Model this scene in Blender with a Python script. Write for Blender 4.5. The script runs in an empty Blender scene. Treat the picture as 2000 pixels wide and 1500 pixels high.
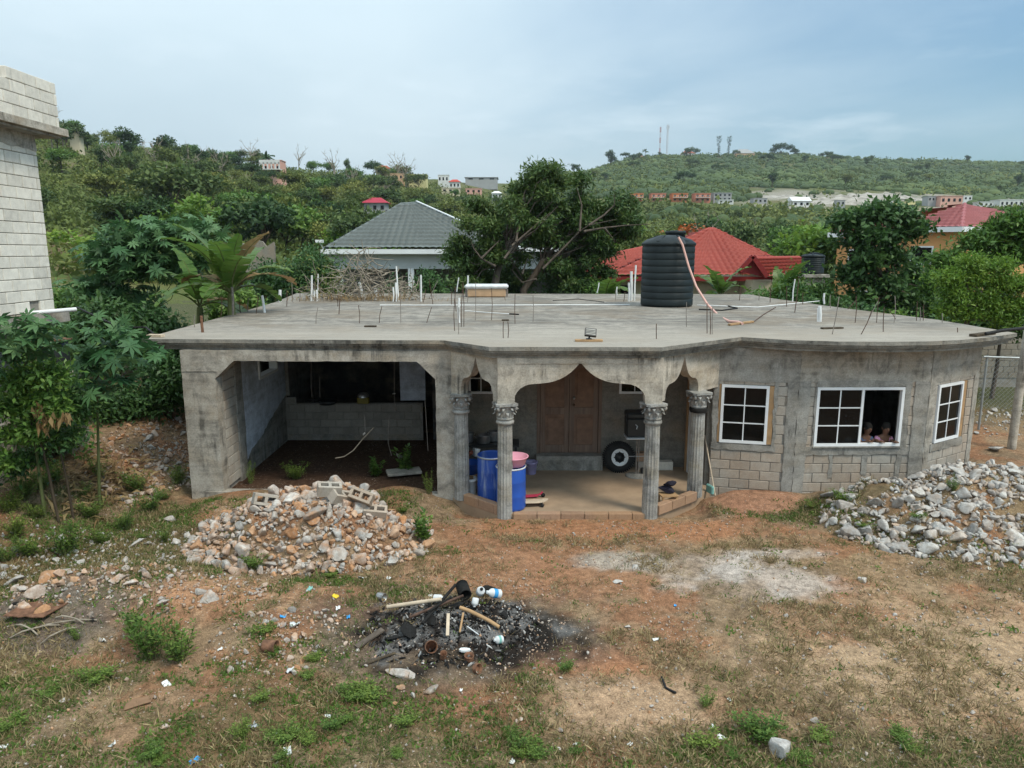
import bpy, bmesh, math, random
import numpy as np
from mathutils import Vector, Matrix
R = math.radians
scene = bpy.context.scene
C = scene.collection

# ------------------------------------------------------------------ camera, sky, sun, exposure
CAM_H, PITCH, FPX = 4.89, R(10.52), 1400.0
cam_data = bpy.data.cameras.new('camera')
cam_data.sensor_width = 36.0
cam_data.lens = FPX / 2000.0 * 36.0
cam_data.clip_start = 0.1
cam_data.clip_end = 6000
cam = bpy.data.objects.new('camera', cam_data)
C.objects.link(cam)
cam.location = (0, 0, CAM_H)
cam.rotation_euler = (R(90) - PITCH, 0, 0)
scene.camera = cam

SUN_EL, SUN_AZ = R(54), R(128)          # azimuth clockwise from +Y: the sun stands behind and to the right
world = bpy.data.worlds.new('World')
scene.world = world
world.use_nodes = True
wn, wl = world.node_tree.nodes, world.node_tree.links
wn.clear()
w_out = wn.new('ShaderNodeOutputWorld')
w_bg = wn.new('ShaderNodeBackground'); w_bg.inputs['Strength'].default_value = 0.10
w_sky = wn.new('ShaderNodeTexSky'); w_sky.sky_type = 'NISHITA'; w_sky.sun_disc = False
w_sky.sun_elevation = SUN_EL; w_sky.sun_rotation = SUN_AZ
w_sky.air_density = 1.0; w_sky.dust_density = 1.6; w_sky.ozone_density = 1.0
w_tc = wn.new('ShaderNodeTexCoord')
w_sep = wn.new('ShaderNodeSeparateXYZ'); wl.new(w_tc.outputs['Generated'], w_sep.inputs[0])
def wmath(op, a, b=None, clamp=False):
    n = wn.new('ShaderNodeMath'); n.operation = op; n.use_clamp = clamp
    for i, v in enumerate((a, b)):
        if v is None: continue
        if isinstance(v, (int, float)): n.inputs[i].default_value = v
        else: wl.new(v, n.inputs[i])
    return n.outputs[0]
# a cloud sheet: directions are projected on a plane overhead
w_den = wmath('ADD', wmath('MAXIMUM', w_sep.outputs[2], 0.0), 0.16)
w_cx = wmath('DIVIDE', w_sep.outputs[0], w_den); w_cy = wmath('DIVIDE', w_sep.outputs[1], w_den)
w_cmb = wn.new('ShaderNodeCombineXYZ'); wl.new(w_cx, w_cmb.inputs[0]); wl.new(w_cy, w_cmb.inputs[1])
def wnoise(scale, detail, rough, loc=(0, 0, 0), dist=0.0):
    mp = wn.new('ShaderNodeMapping'); mp.inputs['Location'].default_value = loc
    wl.new(w_cmb.outputs[0], mp.inputs[0])
    n = wn.new('ShaderNodeTexNoise'); n.inputs['Scale'].default_value = scale
    n.inputs['Detail'].default_value = detail; n.inputs['Roughness'].default_value = rough
    n.inputs['Distortion'].default_value = dist
    wl.new(mp.outputs[0], n.inputs[0]); return n.outputs['Fac']
veil = wnoise(0.35, 5, 0.55, (3.1, 1.7, 0), 0.4)
wisp = wnoise(1.5, 7, 0.6, (7.4, 2.2, 0), 0.6)
cov = wmath('ADD', wmath('MULTIPLY', veil, 0.9), wmath('MULTIPLY', wisp, 0.16))
cov = wmath('SUBTRACT', wmath('ADD', cov, 0.30), wmath('MULTIPLY', w_sep.outputs[0], 0.80), True)   # thinner towards the east
w_ramp = wn.new('ShaderNodeValToRGB')
w_ramp.color_ramp.interpolation = 'EASE'
w_ramp.color_ramp.elements[0].position = 0.30; w_ramp.color_ramp.elements[0].color = (0.12, 0.12, 0.12, 1)
w_ramp.color_ramp.elements[1].position = 0.85; w_ramp.color_ramp.elements[1].color = (0.93, 0.93, 0.93, 1)
wl.new(cov, w_ramp.inputs[0])
w_sc = wn.new('ShaderNodeMix'); w_sc.data_type = 'RGBA'; w_sc.blend_type = 'MULTIPLY'; w_sc.inputs[0].default_value = 1.0
w_sc.inputs[7].default_value = (0.50, 0.70, 0.74, 1)
wl.new(w_sky.outputs[0], w_sc.inputs[6])
w_shade = wn.new('ShaderNodeMix'); w_shade.data_type = 'RGBA'
w_shade.inputs[6].default_value = (3.65, 4.5, 5.0, 1); w_shade.inputs[7].default_value = (4.75, 5.55, 5.95, 1)
wl.new(wmath('MULTIPLY', wmath('SUBTRACT', wnoise(0.7, 4, 0.5, (1.4, 5.2, 0), 0.3), 0.30), 1.7, True), w_shade.inputs[0])
w_mix = wn.new('ShaderNodeMix'); w_mix.data_type = 'RGBA'
wl.new(w_ramp.outputs[0], w_mix.inputs[0]); wl.new(w_sc.outputs[2], w_mix.inputs[6]); wl.new(w_shade.outputs[2], w_mix.inputs[7])
# small low cumulus over the hills
w_mp = wn.new('ShaderNodeMapping'); w_mp.inputs['Scale'].default_value = (3.2, 3.2, 13.0); wl.new(w_tc.outputs['Generated'], w_mp.inputs[0])
w_cu = wn.new('ShaderNodeTexNoise'); w_cu.inputs['Scale'].default_value = 1.6; w_cu.inputs['Detail'].default_value = 7; w_cu.inputs['Roughness'].default_value = 0.55; wl.new(w_mp.outputs[0], w_cu.inputs[0])
w_cr = wn.new('ShaderNodeValToRGB'); w_cr.color_ramp.elements[0].position = 0.54; w_cr.color_ramp.elements[1].position = 0.72; wl.new(w_cu.outputs['Fac'], w_cr.inputs[0])
w_lowband = wmath('SUBTRACT', 1.0, wmath('MULTIPLY', w_sep.outputs[2], 3.6), True)
w_mix2 = wn.new('ShaderNodeMix'); w_mix2.data_type = 'RGBA'; wl.new(wmath('MULTIPLY', wmath('MULTIPLY', w_cr.outputs[0], w_lowband), 0.75), w_mix2.inputs[0]); wl.new(w_mix.outputs[2], w_mix2.inputs[6]); w_mix2.inputs[7].default_value = (5.5, 6.25, 6.65, 1)
# overcast skies brighten towards the zenith
w_zen = wn.new('ShaderNodeMix'); w_zen.data_type = 'RGBA'; w_zen.blend_type = 'MULTIPLY'; w_zen.inputs[0].default_value = 1.0
w_g = wmath('ADD', 0.80, wmath('MULTIPLY', wmath('MAXIMUM', w_sep.outputs[2], 0.0), 1.2))
w_gc = wn.new('ShaderNodeCombineXYZ'); [wl.new(w_g, w_gc.inputs[i]) for i in range(3)]
wl.new(w_mix2.outputs[2], w_zen.inputs[6]); wl.new(w_gc.outputs[0], w_zen.inputs[7])
wl.new(w_zen.outputs[2], w_bg.inputs['Color']); wl.new(w_bg.outputs[0], w_out.inputs[0])

sun_data = bpy.data.lights.new('sun', 'SUN')
sun_data.energy = 1.5; sun_data.angle = R(15); sun_data.color = (1.0, 0.90, 0.74)
sun = bpy.data.objects.new('sun', sun_data); C.objects.link(sun)
sdir = Vector((math.sin(SUN_AZ) * math.cos(SUN_EL), math.cos(SUN_AZ) * math.cos(SUN_EL), math.sin(SUN_EL)))
sun.rotation_euler = sdir.to_track_quat('Z', 'Y').to_euler()

scene.view_settings.view_transform = 'Standard'
scene.view_settings.look = 'None'
scene.view_settings.exposure = 0.80
scene.view_settings.gamma = 1.0
scene.view_settings.use_curve_mapping = False
scene.render.engine = 'CYCLES'
scene.cycles.max_bounces = 5
scene.cycles.diffuse_bounces = 3
scene.cycles.glossy_bounces = 2
scene.cycles.transmission_bounces = 4
scene.cycles.transparent_max_bounces = 8
scene.cycles.use_denoising = True

# ------------------------------------------------------------------ helpers
rng = np.random.default_rng(7)
random.seed(11)
_cp, _sp = math.cos(PITCH), math.sin(PITCH)
def ray(px, py):
    a, b = (px - 1000) / FPX, (750 - py) / FPX
    return a, _cp + b * _sp, -_sp + b * _cp
def atz(px, py, z=0.0):                 # the point of height z that shows at a photo pixel
    r = ray(px, py); t = (z - CAM_H) / r[2]
    return Vector((r[0] * t, r[1] * t, z))
def atY(px, py, Y):                     # the point at depth Y that shows at a photo pixel
    r = ray(px, py); t = Y / r[1]
    return Vector((r[0] * t, Y, CAM_H + r[2] * t))

def tag(o, label=None, cat=None, group=None, kind=None):
    if label: o['label'] = label
    if cat: o['category'] = cat
    if group: o['group'] = group
    if kind: o['kind'] = kind
    return o
def empty(name, loc=(0, 0, 0), rz=0.0, label=None, cat=None, group=None, parent=None):
    o = bpy.data.objects.new(name, None); C.objects.link(o)
    o.location = loc; o.rotation_euler = (0, 0, rz); o.empty_display_size = 0.1
    if parent: o.parent = parent
    return tag(o, label, cat, group)
def link_mesh(name, me, parent=None, loc=None, rot=None, scale=None):
    o = bpy.data.objects.new(name, me); C.objects.link(o)
    if parent: o.parent = parent
    if loc is not None: o.location = loc
    if rot is not None: o.rotation_euler = rot
    if scale is not None: o.scale = scale if hasattr(scale, '__len__') else (scale,) * 3
    return o
def np_mesh(name, V, F, mats, tint=None, smooth=False, mi=None):
    V = np.asarray(V, np.float32).reshape(-1, 3); F = np.asarray(F, np.int32)
    me = bpy.data.meshes.new(name); k = F.shape[1]; n = len(F)
    me.vertices.add(len(V)); me.vertices.foreach_set('co', V.ravel())
    me.loops.add(n * k); me.loops.foreach_set('vertex_index', F.ravel())
    me.polygons.add(n)
    me.polygons.foreach_set('loop_start', np.arange(0, n * k, k, dtype=np.int32))
    me.polygons.foreach_set('loop_total', np.full(n, k, np.int32))
    if smooth: me.polygons.foreach_set('use_smooth', np.ones(n, bool))
    for m in (mats if isinstance(mats, (list, tuple)) else [mats]): me.materials.append(m)
    if mi is not None: me.polygons.foreach_set('material_index', np.asarray(mi, np.int32))
    if tint is not None:
        a = me.attributes.new('tint', 'FLOAT', 'POINT'); a.data.foreach_set('value', np.asarray(tint, np.float32))
    me.update(calc_edges=True)
    return me
def frames(D, N):                       # rotation matrices whose columns are side, direction, normal
    D = D / np.maximum(np.linalg.norm(D, axis=1, keepdims=True), 1e-9)
    S = np.cross(D, N); S /= np.maximum(np.linalg.norm(S, axis=1, keepdims=True), 1e-9)
    N2 = np.cross(S, D)
    return np.stack([S, D, N2], axis=2)
def scatter(TV, TF, Rm, T, sc):         # copies of a template: returns vertices and faces
    TV = np.asarray(TV, np.float32); TF = np.asarray(TF, np.int64); n = len(T)
    sc = np.asarray(sc, np.float32)
    if sc.ndim == 1: sc = np.repeat(sc[:, None], 3, 1)
    V = np.einsum('nij,nkj->nki', Rm, TV[None] * sc[:, None, :]) + np.asarray(T)[:, None, :]
    F = TF[None] + (np.arange(n) * len(TV))[:, None, None]
    return V.reshape(-1, 3), F.reshape(-1, TF.shape[1])
def rand_dirs(n, g=rng):
    v = g.normal(size=(n, 3)); return v / np.linalg.norm(v, axis=1, keepdims=True)
def rot_random(n, g=rng):
    return frames(rand_dirs(n, g), rand_dirs(n, g))
def rot_z(a):
    c, s = np.cos(a), np.sin(a); z = np.zeros_like(a); o = np.ones_like(a)
    return np.stack([np.stack([c, -s, z], 1), np.stack([s, c, z], 1), np.stack([z, z, o], 1)], 1)

# lattice noise
def _hash(ix, iy, seed):
    h = (ix.astype(np.int64) * 374761393 + iy.astype(np.int64) * 668265263 + seed * 974634777) & 0xffffffff
    h = ((h ^ (h >> 13)) * 1274126177) & 0xffffffff
    return ((h ^ (h >> 16)) & 0xffff) / 65535.0
def vnoise(x, y, seed=0):
    x = np.asarray(x, float); y = np.asarray(y, float)
    ix, iy = np.floor(x), np.floor(y); fx, fy = x - ix, y - iy
    fx = fx * fx * (3 - 2 * fx); fy = fy * fy * (3 - 2 * fy)
    a, b = _hash(ix, iy, seed), _hash(ix + 1, iy, seed); c, d = _hash(ix, iy + 1, seed), _hash(ix + 1, iy + 1, seed)
    return (a + (b - a) * fx) * (1 - fy) + (c + (d - c) * fx) * fy
def fbm(x, y, scale, octv=4, seed=0, gain=0.5):
    t, a, s = 0, 1.0, 0.0
    for i in range(octv):
        t = t + a * vnoise(np.asarray(x) * scale * 2 ** i, np.asarray(y) * scale * 2 ** i, seed + i * 17); s += a; a *= gain
    return t / s
def sstep(a, b, x):
    t = np.clip((np.asarray(x, float) - a) / (b - a), 0, 1); return t * t * (3 - 2 * t)

class MB:
    """collects shapes of one part; build() links them as one mesh"""
    def __init__(s): s.v, s.f, s.sm = [], [], []
    def add(s, v, f, smooth=False):
        o = len(s.v); s.v += [tuple(p) for p in v]; s.f += [tuple(i + o for i in q) for q in f]; s.sm += [smooth] * len(f)
        return s
    def box(s, c, d, rz=0.0, ch=0.0, M=None):
        x, y, z = d[0] / 2, d[1] / 2, d[2] / 2
        if ch <= 0:
            v = [(-x, -y, -z), (x, -y, -z), (x, y, -z), (-x, y, -z), (-x, -y, z), (x, -y, z), (x, y, z), (-x, y, z)]
            f = [(0, 3, 2, 1), (4, 5, 6, 7), (0, 1, 5, 4), (1, 2, 6, 5), (2, 3, 7, 6), (3, 0, 4, 7)]
        else:                            # chamfered box
            v, f = [], []
            h = (x, y, z); idx = {}
            for sx in (-1, 1):
                for sy in (-1, 1):
                    for sz in (-1, 1):
                        for ax in range(3):
                            p = [sx * (x - ch), sy * (y - ch), sz * (z - ch)]; p[ax] = (sx, sy, sz)[ax] * h[ax]
                            idx[(sx, sy, sz, ax)] = len(v); v.append(tuple(p))
            for ax in range(3):
                a, b = [(1, 2), (2, 0), (0, 1)][ax]
                for sg in (-1, 1):
                    q = []
                    for (p1, p2) in ((-1, -1), (1, -1), (1, 1), (-1, 1)):
                        k = [0, 0, 0]; k[ax] = sg; k[a] = p1; k[b] = p2; q.append(idx[(*k, ax)])
                    f.append(tuple(q if sg > 0 else q[::-1]))
            for ax in range(3):          # edges
                a, b = [(1, 2), (2, 0), (0, 1)][ax]
                for s1 in (-1, 1):
                    for s2 in (-1, 1):
                        k0 = [0, 0, 0]; k1 = [0, 0, 0]; k0[ax] = -1; k1[ax] = 1; k0[a] = k1[a] = s1; k0[b] = k1[b] = s2
                        q = (idx[(*k0, a)], idx[(*k1, a)], idx[(*k1, b)], idx[(*k0, b)])
                        f.append(q if s1 * s2 < 0 else q[::-1])
            for sx in (-1, 1):
                for sy in (-1, 1):
                    for sz in (-1, 1):
                        q = [idx[(sx, sy, sz, a)] for a in range(3)]
                        f.append(tuple(q if sx * sy * sz > 0 else q[::-1]))
        if M is None: M = Matrix.Translation(c) @ Matrix.Rotation(rz, 4, 'Z')
        return s.add([M @ Vector(p) for p in v], f)
    def bar(s, a, b, w, h=None, up=(0, 0, 1)):
        a, b = Vector(a), Vector(b); d = b - a; L = d.length; d.normalize(); h = h or w
        up = Vector(up)
        if abs(d.dot(up)) > 0.98: up = Vector((0, 1, 0))
        sd = d.cross(up).normalized(); u = sd.cross(d)
        M = Matrix((sd, d, u)).transposed().to_4x4(); M.translation = (a + b) / 2
        return s.box((0, 0, 0), (w, L, h), M=M)
    def tube(s, pts, rad, n=8, caps=True, smooth=True):
        pts = [Vector(p) for p in pts]; m = len(pts)
        if not hasattr(rad, '__len__'): rad = [rad] * m
        v, f = [], []; prev = None
        for i, p in enumerate(pts):
            d = (pts[min(i + 1, m - 1)] - pts[max(i - 1, 0)]).normalized()
            if prev is None:
                ref = Vector((0, 0, 1)) if abs(d.z) < 0.9 else Vector((1, 0, 0)); a = d.cross(ref).normalized()
            else:
                a = (prev - d * prev.dot(d)).normalized()
            prev = a; b = d.cross(a)
            for k in range(n):
                t = 2 * math.pi * k / n; v.append(p + (a * math.cos(t) + b * math.sin(t)) * rad[i])
        for i in range(m - 1):
            for k in range(n):
                k2 = (k + 1) % n; f.append((i * n + k, i * n + k2, (i + 1) * n + k2, (i + 1) * n + k))
        s.add(v, f, smooth)
        if caps: s.add([v[k] for k in range(n)], [tuple(range(n))[::-1]]); s.add(v[-n:], [tuple(range(n))])
        return s
    def lathe(s, prof, n=24, c=(0, 0, 0), rfun=None, smooth=True, M=None):
        v, f = [], []; m = len(prof)
        for i, (r, z) in enumerate(prof):
            for k in range(n):
                t = 2 * math.pi * k / n; rr = r * (rfun(t, z) if rfun else 1.0)
                p = Vector((rr * math.cos(t), rr * math.sin(t), z)); p = (M @ p) if M is not None else p + Vector(c); v.append(p)
        for i in range(m - 1):
            for k in range(n):
                k2 = (k + 1) % n; f.append((i * n + k, i * n + k2, (i + 1) * n + k2, (i + 1) * n + k))
        return s.add(v, f, smooth)
    def prism(s, poly, z0, z1):          # polygon in plan, extruded upwards
        n = len(poly); v = [(p[0], p[1], z0) for p in poly] + [(p[0], p[1], z1) for p in poly]
        f = [tuple(range(n))[::-1], tuple(range(n, 2 * n))] + [(i, (i + 1) % n, n + (i + 1) % n, n + i) for i in range(n)]
        return s.add(v, f)
    def slab(s, poly, o, u, w, nrm, th):  # polygon in the plane (o; u, w), extruded along nrm
        o, u, w, nrm = Vector(o), Vector(u), Vector(w), Vector(nrm); n = len(poly)
        v = [o + u * p[0] + w * p[1] for p in poly]; v = v + [p + nrm * th for p in v]
        f = [tuple(range(n)), tuple(range(n, 2 * n))[::-1]] + [(i, n + i, n + (i + 1) % n, (i + 1) % n) for i in range(n)]
        return s.add(v, f)
    def mesh(s, name, mat):
        me = bpy.data.meshes.new(name); me.from_pydata([tuple(p) for p in s.v], [], s.f)
        for m in (mat if isinstance(mat, (list, tuple)) else [mat]): me.materials.append(m)
        me.polygons.foreach_set('use_smooth', s.sm)
        bm = bmesh.new(); bm.from_mesh(me); bmesh.ops.recalc_face_normals(bm, faces=bm.faces); bm.to_mesh(me); bm.free()
        me.update(); return me
    def build(s, name, mat, parent=None, loc=None, rot=None):
        return link_mesh(name, s.mesh(name, mat), parent, loc, rot)
def part(name, mat, parent, fn):
    m = MB(); fn(m); return m.build(name, mat, parent)

# ------------------------------------------------------------------ materials
class NT:
    def __init__(s, name):
        s.m = bpy.data.materials.new(name); s.m.use_nodes = True
        s.t = s.m.node_tree; s.t.nodes.clear()
        s.out = s.t.nodes.new('ShaderNodeOutputMaterial'); s.p = s.t.nodes.new('ShaderNodeBsdfPrincipled')
        s.link(s.p.outputs[0], s.out.inputs[0]); s._c = {}
    def link(s, a, b): s.t.links.new(a, b)
    def n(s, typ, **kw):
        x = s.t.nodes.new(typ)
        for k, v in kw.items(): setattr(x, k, v)
        return x
    def pos(s):
        if 'pos' not in s._c: s._c['pos'] = s.n('ShaderNodeNewGeometry').outputs['Position']
        return s._c['pos']
    def obj(s):
        if 'obj' not in s._c: s._c['obj'] = s.n('ShaderNodeTexCoord').outputs['Object']
        return s._c['obj']
    def rnd(s):
        if 'rnd' not in s._c: s._c['rnd'] = s.n('ShaderNodeObjectInfo').outputs['Random']
        return s._c['rnd']
    def noise(s, scale, detail=4, rough=0.55, stretch=(1, 1, 1), co=None, dist=0.0, loc=(0, 0, 0)):
        mp = s.n('ShaderNodeMapping'); mp.inputs['Scale'].default_value = stretch; mp.inputs['Location'].default_value = loc
        s.link(co or s.pos(), mp.inputs[0]); x = s.n('ShaderNodeTexNoise')
        x.inputs['Scale'].default_value = scale; x.inputs['Detail'].default_value = detail; x.inputs['Roughness'].default_value = rough
        x.inputs['Distortion'].default_value = dist
        s.link(mp.outputs[0], x.inputs[0]); return x.outputs['Fac']
    def ramp(s, f, stops, interp='LINEAR'):
        x = s.n('ShaderNodeValToRGB'); cr = x.color_ramp; cr.interpolation = interp
        while len(cr.elements) < len(stops): cr.elements.new(0.5)
        for e, (p, c) in zip(cr.elements, stops):
            e.position = p; e.color = (*c, 1) if hasattr(c, '__len__') else (c, c, c, 1)
        s.link(f, x.inputs[0]); return x.outputs[0]
    def mix(s, f, a, b, mode='MIX'):
        x = s.n('ShaderNodeMix', data_type='RGBA', blend_type=mode)
        for i, v in ((0, f), (6, a), (7, b)):
            if isinstance(v, (int, float)): x.inputs[i].default_value = v if i == 0 else (v, v, v, 1)
            elif isinstance(v, tuple): x.inputs[i].default_value = (*v, 1)
            else: s.link(v, x.inputs[i])
        return x.outputs[2]
    def math(s, op, a, b=0.5, clamp=False):
        x = s.n('ShaderNodeMath', operation=op, use_clamp=clamp)
        for i, v in ((0, a), (1, b)):
            if isinstance(v, (int, float)): x.inputs[i].default_value = v
            else: s.link(v, x.inputs[i])
        return x.outputs[0]
    def bump(s, h, strength=0.3, dist=0.02):
        x = s.n('ShaderNodeBump'); x.inputs['Strength'].default_value = strength; x.inputs['Distance'].default_value = dist
        s.link(h, x.inputs['Height']); s.link(x.outputs[0], s.p.inputs['Normal'])
    def col(s, c):
        if isinstance(c, tuple): s.p.inputs['Base Color'].default_value = (*c, 1)
        else: s.link(c, s.p.inputs['Base Color'])
    def fin(s, rough=0.8, metal=0.0, spec=0.3):
        s.p.inputs['Metallic'].default_value = metal; s.p.inputs['Specular IOR Level'].default_value = spec
        if isinstance(rough, (int, float)): s.p.inputs['Roughness'].default_value = rough
        else: s.link(rough, s.p.inputs['Roughness'])
        return s.m
def mul(c, k): return tuple(min(1.0, x * k) for x in c)
def simple(name, c, rough=0.7, var=0.18, scale=6.0, bump=0.15, metal=0.0, spec=0.3, co='obj', orand=0.0):
    t = NT(name); f = t.noise(scale, 5, 0.6, co=t.obj() if co == 'obj' else None)
    col = t.ramp(f, [(0.3, mul(c, 1 - var)), (0.7, mul(c, 1 + var))])
    if orand: col = t.mix(1.0, col, t.ramp(t.rnd(), [(0, 1 - orand), (1, 1.0)]), 'MULTIPLY')
    t.col(col)
    if bump: t.bump(t.noise(scale * 6, 4, 0.6, co=t.obj() if co == 'obj' else None), bump, 0.01)
    return t.fin(rough, metal, spec)
def concrete(name, c, stain=0.5, drip=0.5, warm=(0.30, 0.24, 0.17), bump=0.35, streak=1.0, tops=None):
    t = NT(name)
    big = t.noise(0.9, 5, 0.6); mid = t.noise(5.5, 6, 0.65); fine = t.noise(38, 4, 0.7)
    col = t.ramp(big, [(0.3, mul(c, 0.78)), (0.55, c), (0.75, mul(c, 1.18))])
    col = t.mix(0.45, col, t.ramp(mid, [(0.34, mul(c, 0.5)), (0.6, mul(c, 1.25))]))
    col = t.mix(t.math('MULTIPLY', t.ramp(t.noise(1.7, 5, 0.6, loc=(5, 2, 9)), [(0.46, 0.0), (0.64, 1.0)]), 0.6), col, warm)
    blot = t.ramp(t.noise(3.2, 7, 0.72, loc=(1, 7, 3), dist=0.6), [(0.47, 0.0), (0.63, 1.0)])
    col = t.mix(t.math('MULTIPLY', blot, stain), col, mul(c, 0.38))
    if drip:
        d = t.noise(1.0, 6, 0.66, stretch=(7, 7, 1.1))
        sel = t.ramp(t.noise(1.1, 4, 0.55, loc=(4, 4, 1)), [(0.48, 0.0), (0.58, 1.0)])
        dd = t.math('MULTIPLY', t.ramp(d, [(0.50, 0.0), (0.62, 1.0)]), sel)
        col = t.mix(t.math('MULTIPLY', dd, drip), col, mul(c, 0.2))
    pour = t.noise(1.0, 5, 0.6, stretch=(0.5, 0.5, 5.0), loc=(2, 6, 1))
    col = t.mix(t.math('MULTIPLY', t.ramp(pour, [(0.44, 0.0), (0.60, 1.0)]), 0.35), col, mul(c, 1.35))
    col = t.mix(0.3, col, t.ramp(fine, [(0.3, 0.08), (0.7, 0.80)]), 'OVERLAY')
    t.col(col)
    h = t.mix(0.5, t.ramp(mid, [(0.2, 0.0), (0.8, 1.0)]), fine)
    t.bump(h, bump, 0.02)
    return t.fin(0.92, 0, 0.15)
def leafmat(name, c1, c2, c3, trans=0.3, rough=0.5, rand=0.04, spec=0.35):
    t = NT(name); a = t.n('ShaderNodeAttribute', attribute_name='tint').outputs['Fac']
    col = t.ramp(a, [(0.05, c1), (0.5, c2), (0.95, c3)])
    hs = t.n('ShaderNodeHueSaturation'); t.link(col, hs.inputs['Color'])
    t.link(t.math('ADD', t.math('MULTIPLY', t.rnd(), rand * 3.6), 1 - rand * 1.8), hs.inputs['Value'])
    t.link(t.math('ADD', t.math('MULTIPLY', t.rnd(), -rand * 0.35), 0.5 + rand * 0.14), hs.inputs['Hue'])
    t.col(hs.outputs[0]); t.fin(rough, 0, spec)
    tr = t.n('ShaderNodeBsdfTranslucent'); t.link(hs.outputs[0], tr.inputs[0])
    mx = t.n('ShaderNodeMixShader'); mx.inputs[0].default_value = trans
    t.link(t.p.outputs[0], mx.inputs[1]); t.link(tr.outputs[0], mx.inputs[2]); t.link(mx.outputs[0], t.out.inputs[0])
    return t.m

MAT = {}
MAT['conc'] = concrete('bare_concrete_render', (0.375, 0.345, 0.30), 0.72, 0.8)
MAT['conc_dark'] = concrete('grey_cement_render', (0.315, 0.30, 0.272), 0.68, 0.7, warm=(0.24, 0.20, 0.15))
MAT['conc_light'] = concrete('pale_form_concrete', (0.47, 0.425, 0.36), 0.62, 0.9, warm=(0.36, 0.28, 0.19))
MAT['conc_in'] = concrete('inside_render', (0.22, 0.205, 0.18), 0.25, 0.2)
MAT['shade_conc'] = concrete('painted_shade_render', (0.06, 0.057, 0.055), 0.3, 0.2)  # deep shade at the back of the carport, put into the wall colour
MAT['column'] = concrete('weathered_cast_column', (0.32, 0.315, 0.30), 0.7, 0.9, warm=(0.30, 0.26, 0.19), bump=0.5)
MAT['cornice'] = concrete('blackened_cornice', (0.235, 0.225, 0.20), 0.85, 0.8, bump=0.4)
MAT['mortar'] = concrete('mortar_bed', (0.27, 0.255, 0.23), 0.3, 0.0)
MAT['blue_paint'] = concrete('pale_blue_wall_paint', (0.56, 0.60, 0.67), 0.12, 0.15, bump=0.15, warm=(0.3, 0.31, 0.33))
def blockmat(name, c, orange=0.0, dark=0.35):
    t = NT(name)
    base = t.ramp(t.rnd(), [(0.0, mul(c, 0.72)), (0.5, c), (1.0, mul(c, 1.2))])
    base = t.mix(0.5, base, t.ramp(t.noise(7, 6, 0.65), [(0.3, mul(c, 0.7)), (0.7, mul(c, 1.15))]))
    if orange:
        t2 = t.ramp(t.noise(0.8, 4, 0.6, loc=(2, 3, 0)), [(0.42, 0.0), (0.62, 1.0)])
        base = t.mix(t.math('MULTIPLY', t2, orange), base, (0.40, 0.24, 0.13))
    d = t.math('MULTIPLY', t.ramp(t.noise(1.3, 6, 0.7, stretch=(5, 5, 0.8)), [(0.56, 0.0), (0.7, 1.0)]), dark)
    base = t.mix(d, base, mul(c, 0.4))
    base = t.mix(0.25, base, t.ramp(t.noise(60, 3, 0.7), [(0.3, 0.15), (0.7, 0.75)]), 'OVERLAY')
    t.col(base); t.bump(t.noise(70, 4, 0.7), 0.5, 0.012)
    return t.fin(0.95, 0, 0.1)
MAT['block'] = blockmat('tan_concrete_block', (0.41, 0.38, 0.335), 0.35)
MAT['block_shade'] = blockmat('shade_toned_block', (0.30, 0.275, 0.24), 0.0)  # block tone darkened to carry the carport's shade on its low wall
MAT['block_red'] = blockmat('earth_stained_block', (0.36, 0.23, 0.155), 0.5)
MAT['block_white'] = blockmat('pale_concrete_block', (0.74, 0.70, 0.62), 0.0, 0.35)
MAT['block_wall'] = blockmat('grey_boundary_block', (0.27, 0.25, 0.21), 0.2, 0.6)
def roofmat():
    t = NT('slab_top')
    c = (0.295, 0.268, 0.232)
    big = t.noise(0.32, 6, 0.62, dist=0.5); mid = t.noise(2.2, 7, 0.68); str_ = t.noise(1.0, 6, 0.6, stretch=(0.7, 3.2, 1), loc=(3, 1, 0))
    col = t.ramp(big, [(0.35, mul(c, 0.62)), (0.5, c), (0.66, mul(c, 1.16))])
    col = t.mix(t.math('MULTIPLY', t.ramp(mid, [(0.42, 0.0), (0.56, 1.0)]), 0.72), col, (0.145, 0.134, 0.118))
    col = t.mix(t.math('MULTIPLY', t.ramp(str_, [(0.5, 0.0), (0.62, 1.0)]), 0.45), col, (0.42, 0.385, 0.33))
    col = t.mix(t.math('MULTIPLY', t.ramp(t.noise(11, 6, 0.75, stretch=(0.6, 1.6, 1)), [(0.52, 0.0), (0.62, 1.0)]), 0.6), col, (0.075, 0.072, 0.066))
    brown = t.ramp(t.noise(0.55, 5, 0.65, loc=(9, 3, 0)), [(0.48, 0.0), (0.62, 1.0)])
    col = t.mix(t.math('MULTIPLY', brown, 0.5), col, (0.20, 0.155, 0.11))
    # clean band along the front edge where newer concrete was cast
    sx = t.n('ShaderNodeSeparateXYZ'); t.link(t.pos(), sx.inputs[0])
    yy = t.math('ADD', sx.outputs[1], t.math('MULTIPLY', t.math('SUBTRACT', t.noise(0.5, 4, 0.6), 0.5), 2.4))
    band = t.ramp(t.math('MULTIPLY', t.math('SUBTRACT', yy, 14.2), 0.25, True), [(0.1, 1.0), (0.75, 0.0)])
    col = t.mix(t.math('MULTIPLY', band, 0.5), col, t.ramp(mid, [(0.3, (0.33, 0.292, 0.245)), (0.7, (0.50, 0.448, 0.378))]))
    col = t.mix(0.25, col, t.ramp(t.noise(45, 3, 0.7), [(0.3, 0.15), (0.7, 0.7)]), 'OVERLAY')
    t.col(col); t.bump(t.mix(0.5, t.noise(9, 6, 0.7), t.noise(50, 4, 0.7)), 0.4, 0.03)
    return t.fin(0.95, 0, 0.12)
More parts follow.
